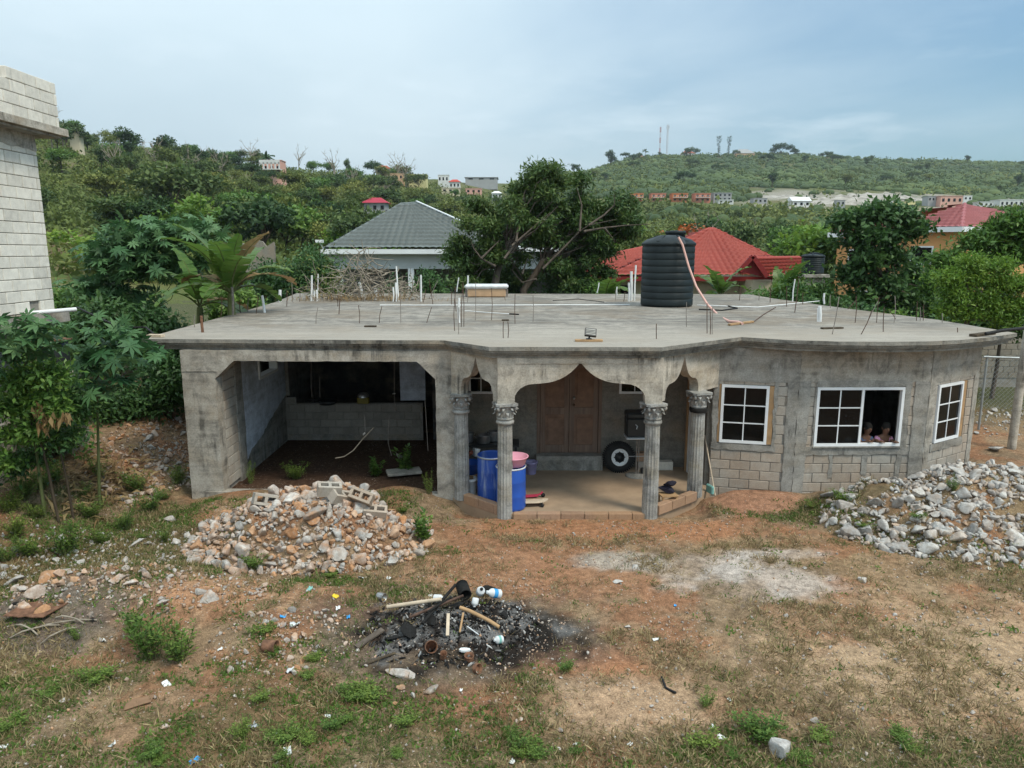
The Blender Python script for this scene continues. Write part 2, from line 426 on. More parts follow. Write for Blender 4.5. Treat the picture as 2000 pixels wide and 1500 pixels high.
MAT['roof_top'] = roofmat()
MAT['white_alu'] = simple('white_window_frame', (0.78, 0.79, 0.80), 0.45, 0.05, 3, 0.02)
MAT['white_trim'] = simple('white_painted_trim', (0.74, 0.75, 0.75), 0.6, 0.08, 1, 0.05)
MAT['pvc'] = simple('white_pvc', (0.74, 0.74, 0.73), 0.4, 0.10, 3, 0.03)
MAT['rust'] = simple('rusty_steel', (0.085, 0.05, 0.036), 0.85, 0.5, 12, 0.3)
MAT['rust_pale'] = simple('weathered_steel', (0.22, 0.19, 0.165), 0.8, 0.35, 12, 0.3)
MAT['rust_can'] = simple('rusted_tin', (0.17, 0.085, 0.05), 0.8, 0.55, 14, 0.4)
MAT['steel'] = simple('dull_aluminium', (0.45, 0.45, 0.45), 0.35, 0.15, 6, 0.05, metal=0.8)
MAT['galv'] = simple('galvanised_steel', (0.34, 0.36, 0.36), 0.5, 0.2, 8, 0.1, metal=0.5)
MAT['black_plastic'] = simple('black_plastic', (0.020, 0.022, 0.023), 0.42, 0.2, 4, 0.05, spec=0.5)
MAT['black_cloth'] = simple('dark_cloth', (0.020, 0.018, 0.030), 0.95, 0.4, 9, 0.4)
MAT['rubber'] = simple('tyre_rubber', (0.016, 0.016, 0.016), 0.75, 0.3, 9, 0.2)
MAT['pink_plastic'] = simple('pink_plastic', (0.78, 0.36, 0.46), 0.4, 0.05, 3, 0.02, spec=0.5)
MAT['lilac'] = simple('lilac_plastic', (0.34, 0.29, 0.48), 0.45, 0.1, 4, 0.03, spec=0.5)
MAT['magenta'] = simple('magenta_plastic', (0.50, 0.05, 0.10), 0.45, 0.15, 4, 0.03)
MAT['white_plastic'] = simple('grubby_white_plastic', (0.62, 0.63, 0.63), 0.5, 0.18, 5, 0.1)
MAT['paper'] = simple('white_paper', (0.70, 0.70, 0.68), 0.85, 0.12, 9, 0.3)
MAT['blue_plastic'] = simple('blue_plastic', (0.018, 0.085, 0.40), 0.38, 0.14, 3, 0.03, spec=0.5)
MAT['blue_print'] = simple('blue_print', (0.05, 0.30, 0.62), 0.5, 0.1, 4, 0.02)
MAT['teal'] = simple('faded_teal_plastic', (0.20, 0.42, 0.38), 0.6, 0.12, 5, 0.1)
MAT['yellow'] = simple('yellow_plastic', (0.72, 0.50, 0.03), 0.5, 0.1, 5, 0.05)
MAT['char'] = simple('charred', (0.013, 0.012, 0.011), 0.9, 0.5, 12, 0.6)
MAT['wood'] = simple('raw_timber', (0.38, 0.235, 0.12), 0.75, 0.22, 5, 0.15)
MAT['wood_pale'] = simple('bleached_timber', (0.52, 0.42, 0.31), 0.8, 0.2, 7, 0.15)
MAT['cardboard'] = simple('brown_cardboard', (0.22, 0.13, 0.075), 0.9, 0.25, 6, 0.2)
MAT['skin_dark'] = simple('dark_brown_skin', (0.17, 0.09, 0.058), 0.55, 0.08, 6, 0.05)
MAT['hair'] = simple('black_hair', (0.010, 0.009, 0.008), 0.8, 0.3, 30, 0.6)
MAT['pink_cloth'] = simple('pink_cotton', (0.62, 0.30, 0.45), 0.9, 0.1, 6, 0.3)
MAT['blue_cloth'] = simple('blue_cotton', (0.07, 0.13, 0.24), 0.9, 0.2, 6, 0.3)
MAT['denim'] = simple('dark_shorts', (0.03, 0.035, 0.06), 0.9, 0.2, 8, 0.3)
def drum_mat():
    t = NT('scuffed_blue_drum'); c = (0.022, 0.075, 0.33)
    sc = t.ramp(t.noise(1.0, 6, 0.65, stretch=(9, 9, 0.9), co=t.obj()), [(0.53, 0.0), (0.7, 1.0)])
    col = t.mix(t.math('MULTIPLY', sc, 0.7), c, (0.36, 0.42, 0.50)); t.col(col); t.bump(t.noise(12, 4, 0.6, co=t.obj()), 0.1, 0.01)
    return t.fin(0.5, 0, 0.4)
MAT['drum_scuffed'] = drum_mat()
def doormat_():
    t = NT('weathered_door_wood')
    g = t.noise(1.0, 7, 0.65, stretch=(22, 22, 1.1), co=t.obj()); b = t.noise(1.6, 4, 0.6, co=t.obj())
    col = t.ramp(g, [(0.3, (0.12, 0.075, 0.055)), (0.55, (0.21, 0.14, 0.105)), (0.75, (0.30, 0.215, 0.17))])
    col = t.mix(t.math('MULTIPLY', t.ramp(b, [(0.4, 0.0), (0.7, 1.0)]), 0.6), col, (0.21, 0.165, 0.135))
    t.col(col); t.bump(g, 0.25, 0.01); return t.fin(0.65, 0, 0.3)
MAT['door'] = doormat_()
MAT['door_panel'] = simple('red_brown_door_panel', (0.21, 0.125, 0.085), 0.6, 0.25, 6, 0.15)
def glassmat(name, c, rough=0.06):
    t = NT(name); t.col(c); t.bump(t.noise(2.2, 2, 0.5), 0.03, 0.02); t.fin(rough, 0, 0.22); return t.m
MAT['glass'] = glassmat('dark_window_pane', (0.004, 0.0045, 0.005))
def tankmat():
    t = NT('black_polyethylene_tank'); f = t.noise(2.0, 5, 0.6, stretch=(1, 1, 0.4))
    t.col(t.ramp(f, [(0.3, (0.007, 0.011, 0.012)), (0.7, (0.015, 0.022, 0.023))])); t.bump(t.noise(30, 3, 0.6), 0.06, 0.01)
    return t.fin(t.ramp(t.noise(3.0, 4, 0.6), [(0.3, 0.42), (0.7, 0.62)]), 0, 0.25)
MAT['tank'] = tankmat()
def barkmat(name, c):
    t = NT(name); g = t.noise(1.0, 6, 0.65, stretch=(7, 7, 1.6)); t.col(t.ramp(g, [(0.3, mul(c, 0.5)), (0.7, mul(c, 1.3))]))
    t.bump(g, 0.5, 0.05); return t.fin(0.9, 0, 0.15)
MAT['bark'] = barkmat('grey_bark', (0.125, 0.10, 0.08))
MAT['bark_dark'] = barkmat('dark_bark', (0.085, 0.065, 0.045))
MAT['twig'] = barkmat('bleached_twigs', (0.30, 0.255, 0.20))
MAT['stem_green'] = barkmat('green_stem', (0.13, 0.15, 0.06))
MAT['mango_leaf'] = leafmat('mango_leaves', (0.036, 0.078, 0.020), (0.070, 0.130, 0.032), (0.140, 0.185, 0.050))
MAT['dark_leaf'] = leafmat('dark_glossy_leaves', (0.028, 0.070, 0.022), (0.055, 0.125, 0.034), (0.100, 0.190, 0.050))
MAT['mid_leaf'] = leafmat('green_leaves', (0.053, 0.116, 0.022), (0.096, 0.194, 0.034), (0.171, 0.271, 0.053))
MAT['lime_leaf'] = leafmat('yellow_green_leaves', (0.085, 0.185, 0.025), (0.145, 0.260, 0.035), (0.240, 0.340, 0.055), 0.4)
MAT['castor_leaf'] = leafmat('blue_green_palmate_leaves', (0.036, 0.105, 0.034), (0.068, 0.155, 0.056), (0.135, 0.245, 0.100), 0.25)
MAT['banana_leaf'] = leafmat('banana_leaves', (0.060, 0.125, 0.022), (0.105, 0.190, 0.035), (0.190, 0.270, 0.060), 0.4, 0.4)
MAT['dry_leaf'] = leafmat('dead_leaves', (0.17, 0.10, 0.042), (0.29, 0.19, 0.085), (0.42, 0.30, 0.15), 0.25, 0.8)
MAT['flame_leaf'] = leafmat('orange_blossom', (0.09, 0.11, 0.02), (0.42, 0.11, 0.022), (0.55, 0.16, 0.03), 0.3)
MAT['hill_leaf'] = leafmat('hillside_leaves', (0.052, 0.088, 0.020), (0.095, 0.140, 0.032), (0.165, 0.200, 0.048), 0.25, 0.7, 0.2)
MAT['hill_dark'] = leafmat('dark_hillside_leaves', (0.028, 0.062, 0.020), (0.055, 0.105, 0.030), (0.100, 0.155, 0.042), 0.25, 0.7, 0.18)
MAT['hill_olive'] = leafmat('olive_scrub_leaves', (0.070, 0.110, 0.024), (0.125, 0.165, 0.038), (0.205, 0.225, 0.062), 0.25, 0.8, 0.15)
MAT['weed_leaf'] = leafmat('weed_leaves', (0.070, 0.135, 0.022), (0.125, 0.205, 0.036), (0.200, 0.285, 0.058), 0.35, 0.6, 0.1)
MAT['herb_leaf'] = leafmat('ground_herb_leaves', (0.060, 0.095, 0.022), (0.100, 0.140, 0.034), (0.160, 0.190, 0.055), 0.3, 0.7, 0.05)
MAT['dry_grass'] = leafmat('dry_grass_blades', (0.125, 0.090, 0.045), (0.300, 0.225, 0.115), (0.520, 0.410, 0.225), 0.3, 0.8, 0.05)

# ------------------------------------------------------------------ terrain
def bump2(x, y, cx, cy, rx, ry, p=1.0):
    d = np.sqrt(((x - cx) / rx) ** 2 + ((y - cy) / ry) ** 2); return np.clip(1 - d, 0, 1) ** p
def near_h(x, y):
    x = np.asarray(x, float); y = np.asarray(y, float)
    z = -0.07 + 0.10 * (fbm(x, y, 0.55, 4, 3) - 0.5) + 0.07 * (fbm(x, y, 2.6, 4, 9) - 0.5)
    z = z + 0.62 * sstep(-7.2, -9.6, x) * sstep(9.5, 12.5, y)
    z = z + (0.10 + 0.10 * np.clip(y - 14, 0, 8)) * sstep(-6.4, -7.0, x) * sstep(13.2, 14.4, y)       # side passage climbs
    m = sstep(0, 1, np.clip(1 - np.sqrt(((x + 3.42) / 2.35) ** 2 + ((y - 11.75) / 1.35) ** 2) + (fbm(x, y, 0.9, 3, 61) - 0.5) * 0.5, 0, 1) * 1.5)
    z = z + (0.84 + 0.35 * (fbm(x, y, 1.1, 3, 62) - 0.5)) * m                                                                                    # left rubble pile
    z = z + 0.34 * sstep(0, 1, bump2(x, y, -5.7, 9.6, 2.3, 1.4) * 1.3) + 0.14 * sstep(0, 1, bump2(x, y, -3.3, 9.2, 1.8, 1.3) * 1.4)
    z = z + 0.18 * sstep(0, 1, bump2(x, y, -0.80, 8.85, 1.5, 1.0) * 1.4)                               # burn heap
    m = sstep(0, 1, np.clip(1 - np.sqrt(((x - 8.9) / 3.1) ** 2 + ((y - 12.75) / 1.75) ** 2) + (fbm(x, y, 0.8, 3, 63) - 0.5) * 0.9, 0, 1) * 1.35)
    z = z + (0.60 + 0.5 * (fbm(x, y, 0.9, 3, 64) - 0.5)) * m + 0.30 * sstep(6.2, 8.8, x) * sstep(11.4, 13.4, y)                                 # right rubble pile and bank
    z = z + 0.16 * sstep(3.9, 4.6, x) * sstep(13.0, 14.0, y) * sstep(7.0, 5.2, x)
    z = z + 0.10 * sstep(-0.9, -1.7, x) * sstep(12.2, 13.2, y) * sstep(-3.0, -2.0, x)
    z = z + 0.20 * sstep(-6.6, -5.6, x) * sstep(-1.2, -2.2, x) * sstep(12.6, 13.3, y) * sstep(14.3, 13.9, y) * (0.6 + 0.8 * fbm(x, y, 1.2, 3, 171))
    inside = sstep(-6.4, -6.2, x) * sstep(10.6, 9.4, x) * sstep(13.95, 14.4, y) * sstep(29, 28, y)
    z = z * (1 - inside) + inside * np.where(x < -1.3, 0.0, -0.25)
    porch = sstep(-1.2, -0.9, x) * sstep(4.0, 3.7, x) * sstep(12.86, 13.0, y) * sstep(16, 15, y)
    z = z * (1 - porch) - 0.25 * porch
    # keep the porch front flush with the kerb
    lip = sstep(-1.0, -0.2, x) * sstep(4.0, 2.9, x) * sstep(11.6, 12.6, y) * sstep(13.2, 12.9, y)
    z = z * (1 - lip) + (-0.10 + 0.03 * (fbm(x, y, 2.0, 3, 21) - 0.5)) * lip
    return z
T_PX = np.array([-900, 0, 100, 300, 500, 700, 850, 1000, 1100, 1250, 1500, 1750, 2000, 2900])
T_Y = np.array([45, 70, 100, 150, 200, 260, 350, 450, 600, 800, 950, 1500])
T_E = np.array([   # how many photo pixels the ground stands above the level line, by azimuth (rows) and depth
    [-95, -20, 40, 120, 210, 235, 215, 190, 150, 110, 90, 60],
    [-95, -25, 38, 112, 205, 226, 205, 180, 140, 105, 90, 60],
    [-95, -30, 34, 105, 190, 216, 198, 175, 140, 105, 90, 60],
    [-98, -42, 18, 78, 135, 172, 178, 165, 138, 108, 92, 60],
    [-100, -55, -8, 50, 92, 122, 154, 150, 135, 112, 95, 62],
    [-102, -62, -28, 22, 58, 92, 128, 143, 132, 112, 95, 62],
    [-104, -66, -40, -2, 30, 62, 98, 122, 132, 116, 98, 64],
    [-106, -68, -46, -14, 14, 42, 76, 98, 115, 126, 112, 70],
    [-106, -70, -48, -20, 6, 34, 78, 104, 124, 142, 136, 80],
    [-106, -70, -48, -22, 4, 34, 84, 107, 136, 164, 172, 110],
    [-104, -68, -46, -20, 4, 34, 80, 102, 130, 162, 178, 118],
    [-100, -64, -42, -18, 6, 34, 74, 98, 124, 152, 167, 112],
    [-98, -62, -40, -16, 6, 34, 74, 98, 122, 150, 162, 110],
    [-98, -62, -40, -16, 12, 46, 90, 102, 124, 148, 158, 110]], float)
def far_h(x, y):
    x = np.asarray(x, float); y = np.asarray(y, float)
    px = np.clip(1000 + 1400 * x / np.maximum(y, 20), -899, 2899); yy = np.clip(y, 45.01, 1499)
    i = np.clip(np.searchsorted(T_PX, px) - 1, 0, len(T_PX) - 2); j = np.clip(np.searchsorted(T_Y, yy) - 1, 0, len(T_Y) - 2)
    a = (px - T_PX[i]) / (T_PX[i + 1] - T_PX[i]); a = a * a * (3 - 2 * a)
    b = (yy - T_Y[j]) / (T_Y[j + 1] - T_Y[j])
    e = (T_E[i, j] * (1 - b) + T_E[i, j + 1] * b) * (1 - a) + (T_E[i + 1, j] * (1 - b) + T_E[i + 1, j + 1] * b) * a
    z = CAM_H + e / 1400 * yy
    return z + (fbm(x, y, 0.012, 4, 31) - 0.5) * np.clip(yy * 0.012, 0, 6)
def terr(x, y):
    x = np.asarray(x, float); y = np.asarray(y, float)
    k = sstep(30, 50, y); n = near_h(x, np.minimum(y, 60)); f = far_h(x, y)
    return n * (1 - k) + f * k
def tz(x, y): return float(terr(np.array([x]), np.array([y]))[0])
def onto(px, py, dz=0.0):               # the ground point that shows at a photo pixel
    z = 0.0
    for _ in range(8):
        p = atz(px, py, z); z = 0.5 * z + 0.5 * tz(p.x, p.y)
    p = atz(px, py, z); return Vector((p.x, p.y, tz(p.x, p.y) + dz))

def blotch(x, y, cx, cy, rx, ry, rag=0.5, seed=0, soft=0.35, sc=0.9):
    d = np.sqrt(((x - cx) / rx) ** 2 + ((y - cy) / ry) ** 2) + (fbm(x, y, sc, 5, seed) - 0.5) * 2 * rag + (fbm(x, y, 5.5, 3, seed + 3) - 0.5) * 0.55
    return sstep(1 + soft * 0.5, 1 - soft * 0.5, d)
def lerpc(c, m, k): return c * (1 - m[:, None]) + np.asarray(k)[None] * m[:, None]
SOIL, RED, ORANGE, SAND, ASH, SOOT = (0.27, 0.185, 0.115), (0.35, 0.168, 0.09), (0.44, 0.208, 0.108), (0.48, 0.32, 0.20), (0.50, 0.41, 0.34), (0.016, 0.015, 0.014)
def soot_mask(x, y): return np.maximum(blotch(x, y, -0.80, 8.70, 1.35, 0.95, 0.7, 41, 0.5, 1.6), 0.8 * blotch(x, y, 0.15, 8.95, 0.65, 0.42, 0.6, 43, 0.6, 1.6))
def ash_mask(x, y): return np.maximum(np.maximum(blotch(x, y, 3.75, 10.35, 1.25, 0.80, 0.65, 5, 0.5, 0.9), blotch(x, y, 4.75, 11.3, 0.95, 0.24, 0.7, 6, 0.6, 1.1)), 0.5 * blotch(x, y, 3.5, 11.3, 0.5, 0.25, 0.8, 7, 0.8, 1.1))
def bare_mask(x, y):
    m = np.maximum(soot_mask(x, y), ash_mask(x, y))
    m = np.maximum(m, blotch(x, y, 1.7, 12.35, 2.9, 0.42, 0.6, 8, 0.6))
    m = np.maximum(m, blotch(x, y, 0.75, 8.1, 0.85, 0.42, 0.6, 9, 0.6)); m = np.maximum(m, blotch(x, y, 1.25, 7.25, 0.8, 0.42, 0.7, 10, 0.7))
    m = np.maximum(m, 0.8 * blotch(x, y, 0.2, 10.5, 1.7, 0.75, 0.8, 12, 0.5)); m = np.maximum(m, 0.75 * blotch(x, y, 2.2, 9.2, 1.5, 0.6, 0.9, 14, 0.5)); m = np.maximum(m, 0.85 * sstep(0.54, 0.62, fbm(x, y, 0.75, 4, 151))); m = np.maximum(m, blotch(x, y, 4.9, 13.5, 0.75, 0.4, 0.4, 13, 0.6))
    return m
def green_mask(x, y):
    g = np.maximum(blotch(x, y, -8.0, 11.2, 3.4, 2.9, 0.7, 51, 0.8, 0.7), blotch(x, y, -3.4, 7.0, 2.6, 0.9, 0.8, 52, 0.8, 0.8))
    g = np.maximum(g, 0.9 * blotch(x, y, -3.6, 6.3, 3.0, 1.3, 0.7, 65, 0.8)); g = np.maximum(g, blotch(x, y, -4.4, 13.3, 2.3, 0.7, 0.6, 53, 0.6)); g = np.maximum(g, blotch(x, y, 2.3, 6.4, 1.2, 0.35, 0.8, 54, 0.7))
    g = np.maximum(g, blotch(x, y, 0.35, 7.25, 0.4, 0.9, 0.8, 55, 0.6)); g = np.maximum(g, blotch(x, y, -0.4, 6.5, 1.4, 0.45, 0.8, 56, 0.7))
    g = np.maximum(g, blotch(x, y, 6.6, 13.1, 2.2, 0.5, 0.8, 57, 0.7)); g = np.maximum(g, blotch(x, y, -2.5, 9.9, 1.1, 0.55, 0.8, 58, 0.7))
    g = np.maximum(g, blotch(x, y, 8.8, 12.6, 3.0, 1.6, 1.1, 59, 0.8, 1.2) * 0.6); g = np.maximum(g, blotch(x, y, 4.6, 6.3, 1.2, 0.4, 0.9, 60, 0.7))
    g = np.maximum(g, sstep(0.66, 0.76, fbm(x, y, 0.9, 4, 77)) * 0.7)
    g = np.maximum(g, sstep(13.5, 15, x)); g = np.maximum(g, sstep(18, 24, y))
    return g * (1 - bare_mask(x, y))
def ground_colour(x, y):
    n1, n2, n3 = fbm(x, y, 0.7, 5, 81), fbm(x, y, 2.6, 5, 82), fbm(x, y, 1.3, 5, 83)
    c = np.repeat(np.array([SOIL]), len(x), 0)
    c = lerpc(c, sstep(0.40, 0.62, n1) * 0.75, (0.355, 0.23, 0.13))
    c = lerpc(c, sstep(0.46, 0.58, n3) * 0.75, RED)
    c = lerpc(c, sstep(0.50, 0.66, n2) * 0.55, (0.385, 0.27, 0.165))
    c = lerpc(c, blotch(x, y, 6.2, 8.0, 2.6, 1.5, 0.8, 84, 0.9) * 0.7, (0.54, 0.375, 0.235))
    c = lerpc(c, blotch(x, y, 1.7, 12.3, 3.0, 0.5, 0.6, 8, 0.7) * 0.85, ORANGE)
    c = lerpc(c, blotch(x, y, 4.8, 13.55, 0.9, 0.5, 0.5, 13, 0.6) * 0.9, (0.40, 0.21, 0.13))
    c = lerpc(c, blotch(x, y, 0.75, 8.1, 0.95, 0.45, 0.6, 9, 0.7) * 0.9, ORANGE)
    c = lerpc(c, blotch(x, y, 1.25, 7.2, 0.95, 0.55, 0.7, 10, 0.8) * 0.9, SAND)
    c = lerpc(c, blotch(x, y, 0.2, 10.5, 1.8, 0.8, 0.8, 12, 0.6) * 0.8, (0.375, 0.195, 0.11))
    c = lerpc(c, blotch(x, y, -0.9, 7.3, 1.0, 0.35, 0.7, 15, 0.8) * 0.8, RED)
    c = lerpc(c, blotch(x, y, -4.4, 9.7, 2.0, 0.6, 0.7, 16, 0.8) * 0.7, (0.52, 0.29, 0.165))
    c = lerpc(c, blotch(x, y, -6.3, 9.0, 1.2, 0.8, 0.7, 18, 0.8) * 0.8, (0.155, 0.138, 0.12))
    c = lerpc(c, ash_mask(x, y) * (0.35 + 0.65 * sstep(0.38, 0.6, fbm(x, y, 1.2, 5, 24))), ASH)
    c = lerpc(c, ash_mask(x, y) * sstep(0.55, 0.68, fbm(x, y, 1.6, 5, 25)) * 0.6, (0.58, 0.52, 0.47))
    c = lerpc(c, blotch(x, y, 1.6, 10.9, 0.75, 0.35, 0.9, 26, 0.7) * 0.7, (0.48, 0.43, 0.37))
    c = lerpc(c, green_mask(x, y) * 0.6, (0.15, 0.125, 0.065))
    s = soot_mask(x, y)
    c = lerpc(c, blotch(x, y, -0.6, 8.7, 1.9, 1.15, 0.6, 42, 0.9, 1.4) * 0.65, (0.115, 0.095, 0.08))
    c = lerpc(c, s * 0.93, SOOT)
    c = lerpc(c, s * sstep(0.52, 0.66, fbm(x, y, 2.6, 5, 45)) * 0.8, (0.22, 0.215, 0.21))
    c = lerpc(c, sstep(18, 23, y), (0.10, 0.105, 0.05))
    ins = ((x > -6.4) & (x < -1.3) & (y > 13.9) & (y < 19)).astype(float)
    c = lerpc(c, ins * 0.95, (0.085, 0.05, 0.034))  # carport floor: interior shade painted into the earth colour
    return c
def grid_mesh(name, xs, ys, mat, colour):
    X, Y = xs, ys; Z = terr(X.ravel(), Y.ravel()).reshape(X.shape)
    V = np.stack([X, Y, Z], -1).reshape(-1, 3); r, c = X.shape
    a = (np.arange(r - 1)[:, None] * c + np.arange(c - 1)[None]).ravel()
    F = np.stack([a, a + 1, a + c + 1, a + c], 1)
    me = np_mesh(name, V, F, mat, smooth=True)
    col = np.concatenate([colour(V[:, 0].astype(float), V[:, 1].astype(float)), np.ones((len(V), 1))], 1).astype(np.float32)
    at = me.color_attributes.new('earth', 'FLOAT_COLOR', 'POINT'); at.data.foreach_set('color', col.ravel())
    return link_mesh(name, me)
def groundmat(name, speck=True):
    t = NT(name); a = t.n('ShaderNodeAttribute', attribute_name='earth').outputs['Color']
    f1 = t.noise(9, 6, 0.7); f2 = t.noise(55, 5, 0.75); f3 = t.noise(2.4, 5, 0.65)
    col = t.mix(1.0, a, t.ramp(f1, [(0.3, 0.42), (0.7, 1.18)]), 'MULTIPLY')
    col = t.mix(1.0, col, t.ramp(f2, [(0.3, 0.42), (0.7, 1.5)]), 'MULTIPLY')
    if speck:
        v = t.n('ShaderNodeTexVoronoi'); v.inputs['Scale'].default_value = 26; t.link(t.pos(), v.inputs['Vector'])
        sel = t.n('ShaderNodeSeparateColor'); t.link(v.outputs['Color'], sel.inputs[0])
        m = t.math('MULTIPLY', t.math('LESS_THAN', v.outputs['Distance'], 0.27), t.math('GREATER_THAN', sel.outputs[0], 0.70))
        m = t.math('MULTIPLY', m, t.ramp(f3, [(0.40, 0.0), (0.60, 0.9)]))
        col = t.mix(m, col, t.ramp(sel.outputs[1], [(0.0, (0.33, 0.22, 0.14)), (0.6, (0.44, 0.36, 0.28)), (1.0, (0.55, 0.52, 0.48))]))
    t.col(col); t.bump(t.mix(0.5, f1, f2), 0.7, 0.05); return t.fin(0.97, 0, 0.08)
MAT['ground'] = groundmat('yard_earth'); MAT['hill'] = groundmat('hillside_earth', False)
NU = 380
uu = np.linspace(-1, 1, NU); uu = np.concatenate([[-60, -15, -6, -3.2, -2.4, -1.8, -1.4, -1.15], uu, [1.15, 1.4, 1.8, 2.4, 3.2, 6, 15, 60]])
yr = [-500.0, -200.0, -90.0, -40.0, -20.0, -14.0]
while yr[-1] < 4.4: yr.append(yr[-1] + 0.6)
while yr[-1] < 46: yr.append(yr[-1] + max(0.048, 0.0085 * yr[-1]))
yr = np.array(yr)
YY = np.repeat(yr[:, None], len(uu), 1); XX = uu[None] * np.maximum(8.6, 4.3 + 0.82 * YY)
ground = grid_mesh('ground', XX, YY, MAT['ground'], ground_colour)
tag(ground, 'dry red-brown earth yard in front of the house', 'ground', kind='structure')
def hill_colour(x, y):
    n = fbm(x, y, 0.03, 5, 91); c = np.repeat(np.array([(0.115, 0.135, 0.042)]), len(x), 0)
    c = lerpc(c, sstep(0.45, 0.65, n), (0.15, 0.155, 0.055)); c = lerpc(c, sstep(0.56, 0.7, fbm(x, y, 0.08, 4, 92)) * 0.6, (0.20, 0.155, 0.10))
    px = 1000 + 1400 * x / np.maximum(y, 1)
    q = sstep(330, 360, y) * sstep(520, 470, y) * sstep(1380, 1500, px) * sstep(1900, 1800, px)
    c = lerpc(c, q * sstep(0.42, 0.56, fbm(x, y, 0.05, 5, 93)) * 0.85, (0.36, 0.325, 0.275))
    b = sstep(62, 75, y) * sstep(112, 96, y) * sstep(210, 160, px)
    c = lerpc(c, b * 0.85, (0.20, 0.135, 0.085))
    return c
yf = [44.0]
while yf[-1] < 1500: yf.append(yf[-1] * 1.021)
yf = np.array(yf); uf = np.linspace(-1.7, 1.7, 260)
YF = np.repeat(yf[:, None], len(uf), 1); XF = uf[None] * (10 + 0.82 * YF)
hills = grid_mesh('hills', XF, YF, MAT['hill'], hill_colour)
tag(hills, 'scrub covered hills rising behind the houses', 'hill', kind='structure')

# ------------------------------------------------------------------ the unfinished concrete house
house = empty('unfinished_house', (0, 0, 0), 0, 'single-storey unfinished grey concrete house with columned porch and rebar on its flat roof', 'house')
_blk = {}
def block_mesh(mat, w=0.39, h=0.19, d=0.06):
    k = (mat.name, w, h, d)
    if k not in _blk: _blk[k] = MB().box((0, 0, 0), (w, d, h), ch=0.008).mesh('block', mat)
    return _blk[k]
def block_run(parent, p0, p1, z0, n, mat, out=0.0, bw=0.40, bh=0.20, skip=None, start=0, depth=0.06, jit=0.006):
    """courses of blocks on the line p0-p1; the outer face lies to the right of p0->p1, 'out' metres proud"""
    p0, p1 = Vector((p0[0], p0[1], 0)), Vector((p1[0], p1[1], 0)); d = p1 - p0; L = d.length; d.normalize()
    nrm = Vector((d.y, -d.x, 0)); rz = math.atan2(d.y, d.x); made = []
    for c in range(n):
        x = -bw / 2 if (c + start) % 2 else 0.0
        while x < L - 0.02:
            a, b = max(x, 0), min(x + bw, L); x += bw
            segs = [(a, b)]
            if skip:
                zc = z0 + (c + 0.5) * bh
                for (s0, s1, q0, q1) in skip:
                    if q0 < zc < q1:
                        ns = []
                        for (a_, b_) in segs:
                            if b_ <= s0 or a_ >= s1: ns.append((a_, b_))
                            else:
                                if a_ < s0: ns.append((a_, s0))
                                if b_ > s1: ns.append((s1, b_))
                        segs = ns
            for (a_, b_) in segs:
                w = b_ - a_
                if w < 0.05: continue
                o = link_mesh('block', block_mesh(mat, round(bw - 0.012, 3), round(bh - 0.013, 3), depth), parent)
                o.location = p0 + d * (a_ + b_) / 2 + nrm * (out - depth / 2 + random.uniform(-jit, jit) * 0.5) + Vector((0, 0, z0 + (c + 0.5) * bh))
                o.rotation_euler = (random.uniform(-.006, .006), random.uniform(-.008, .008), rz); o.scale = ((w - 0.012) / (bw - 0.012), 1, 1)
                made.append(o)
    return made
def rag(poly, step=0.12, amp=0.012, seed=1):          # a slightly uneven outline
    r = random.Random(seed); out = []
    for i, p in enumerate(poly):
        q = poly[(i + 1) % len(poly)]; L = math.hypot(q[0] - p[0], q[1] - p[1]); k = max(1, int(L / step))
        for j in range(k):
            t = j / k; out.append((p[0] + (q[0] - p[0]) * t + r.uniform(-amp, amp), p[1] + (q[1] - p[1]) * t + r.uniform(-amp, amp)))
    return out
class Facet:
    """a stretch of wall between two plan points, seen from its right-hand side"""
    def __init__(s, p0, p1, th=0.16):
        s.p0 = Vector((p0[0], p0[1], 0)); s.p1 = Vector((p1[0], p1[1], 0)); s.d = (s.p1 - s.p0); s.L = s.d.length; s.d.normalize()
        s.n = Vector((s.d.y, -s.d.x, 0)); s.th = th; s.rz = math.atan2(s.d.y, s.d.x)
    def pt(s, u, z, out=0.0): return s.p0 + s.d * u + s.n * out + Vector((0, 0, z))
    def wall(s, mb, u0, u1, z0, z1, out=0.0, th=None):
        th = th or s.th; c = s.pt((u0 + u1) / 2, (z0 + z1) / 2, out - th / 2); mb.box(c, (u1 - u0, th, z1 - z0), s.rz); return mb
    def patch(s, mb, poly, out, th, amp=0.012, seed=1):
        mb.slab(rag(poly, 0.1, amp, seed), s.pt(0, 0, out), s.d, (0, 0, 1), -s.n, th); return mb
    def bar(s, mb, u0, z0, u1, z1, w, out, th):
        """a straight frame member in the facet plane"""
        if abs(u1 - u0) > abs(z1 - z0): s.wall(mb, u0, u1, z0 - w / 2, z0 + w / 2, out, th)
        else: s.wall(mb, u0 - w / 2, u0 + w / 2, z0, z1, out, th)
        return mb

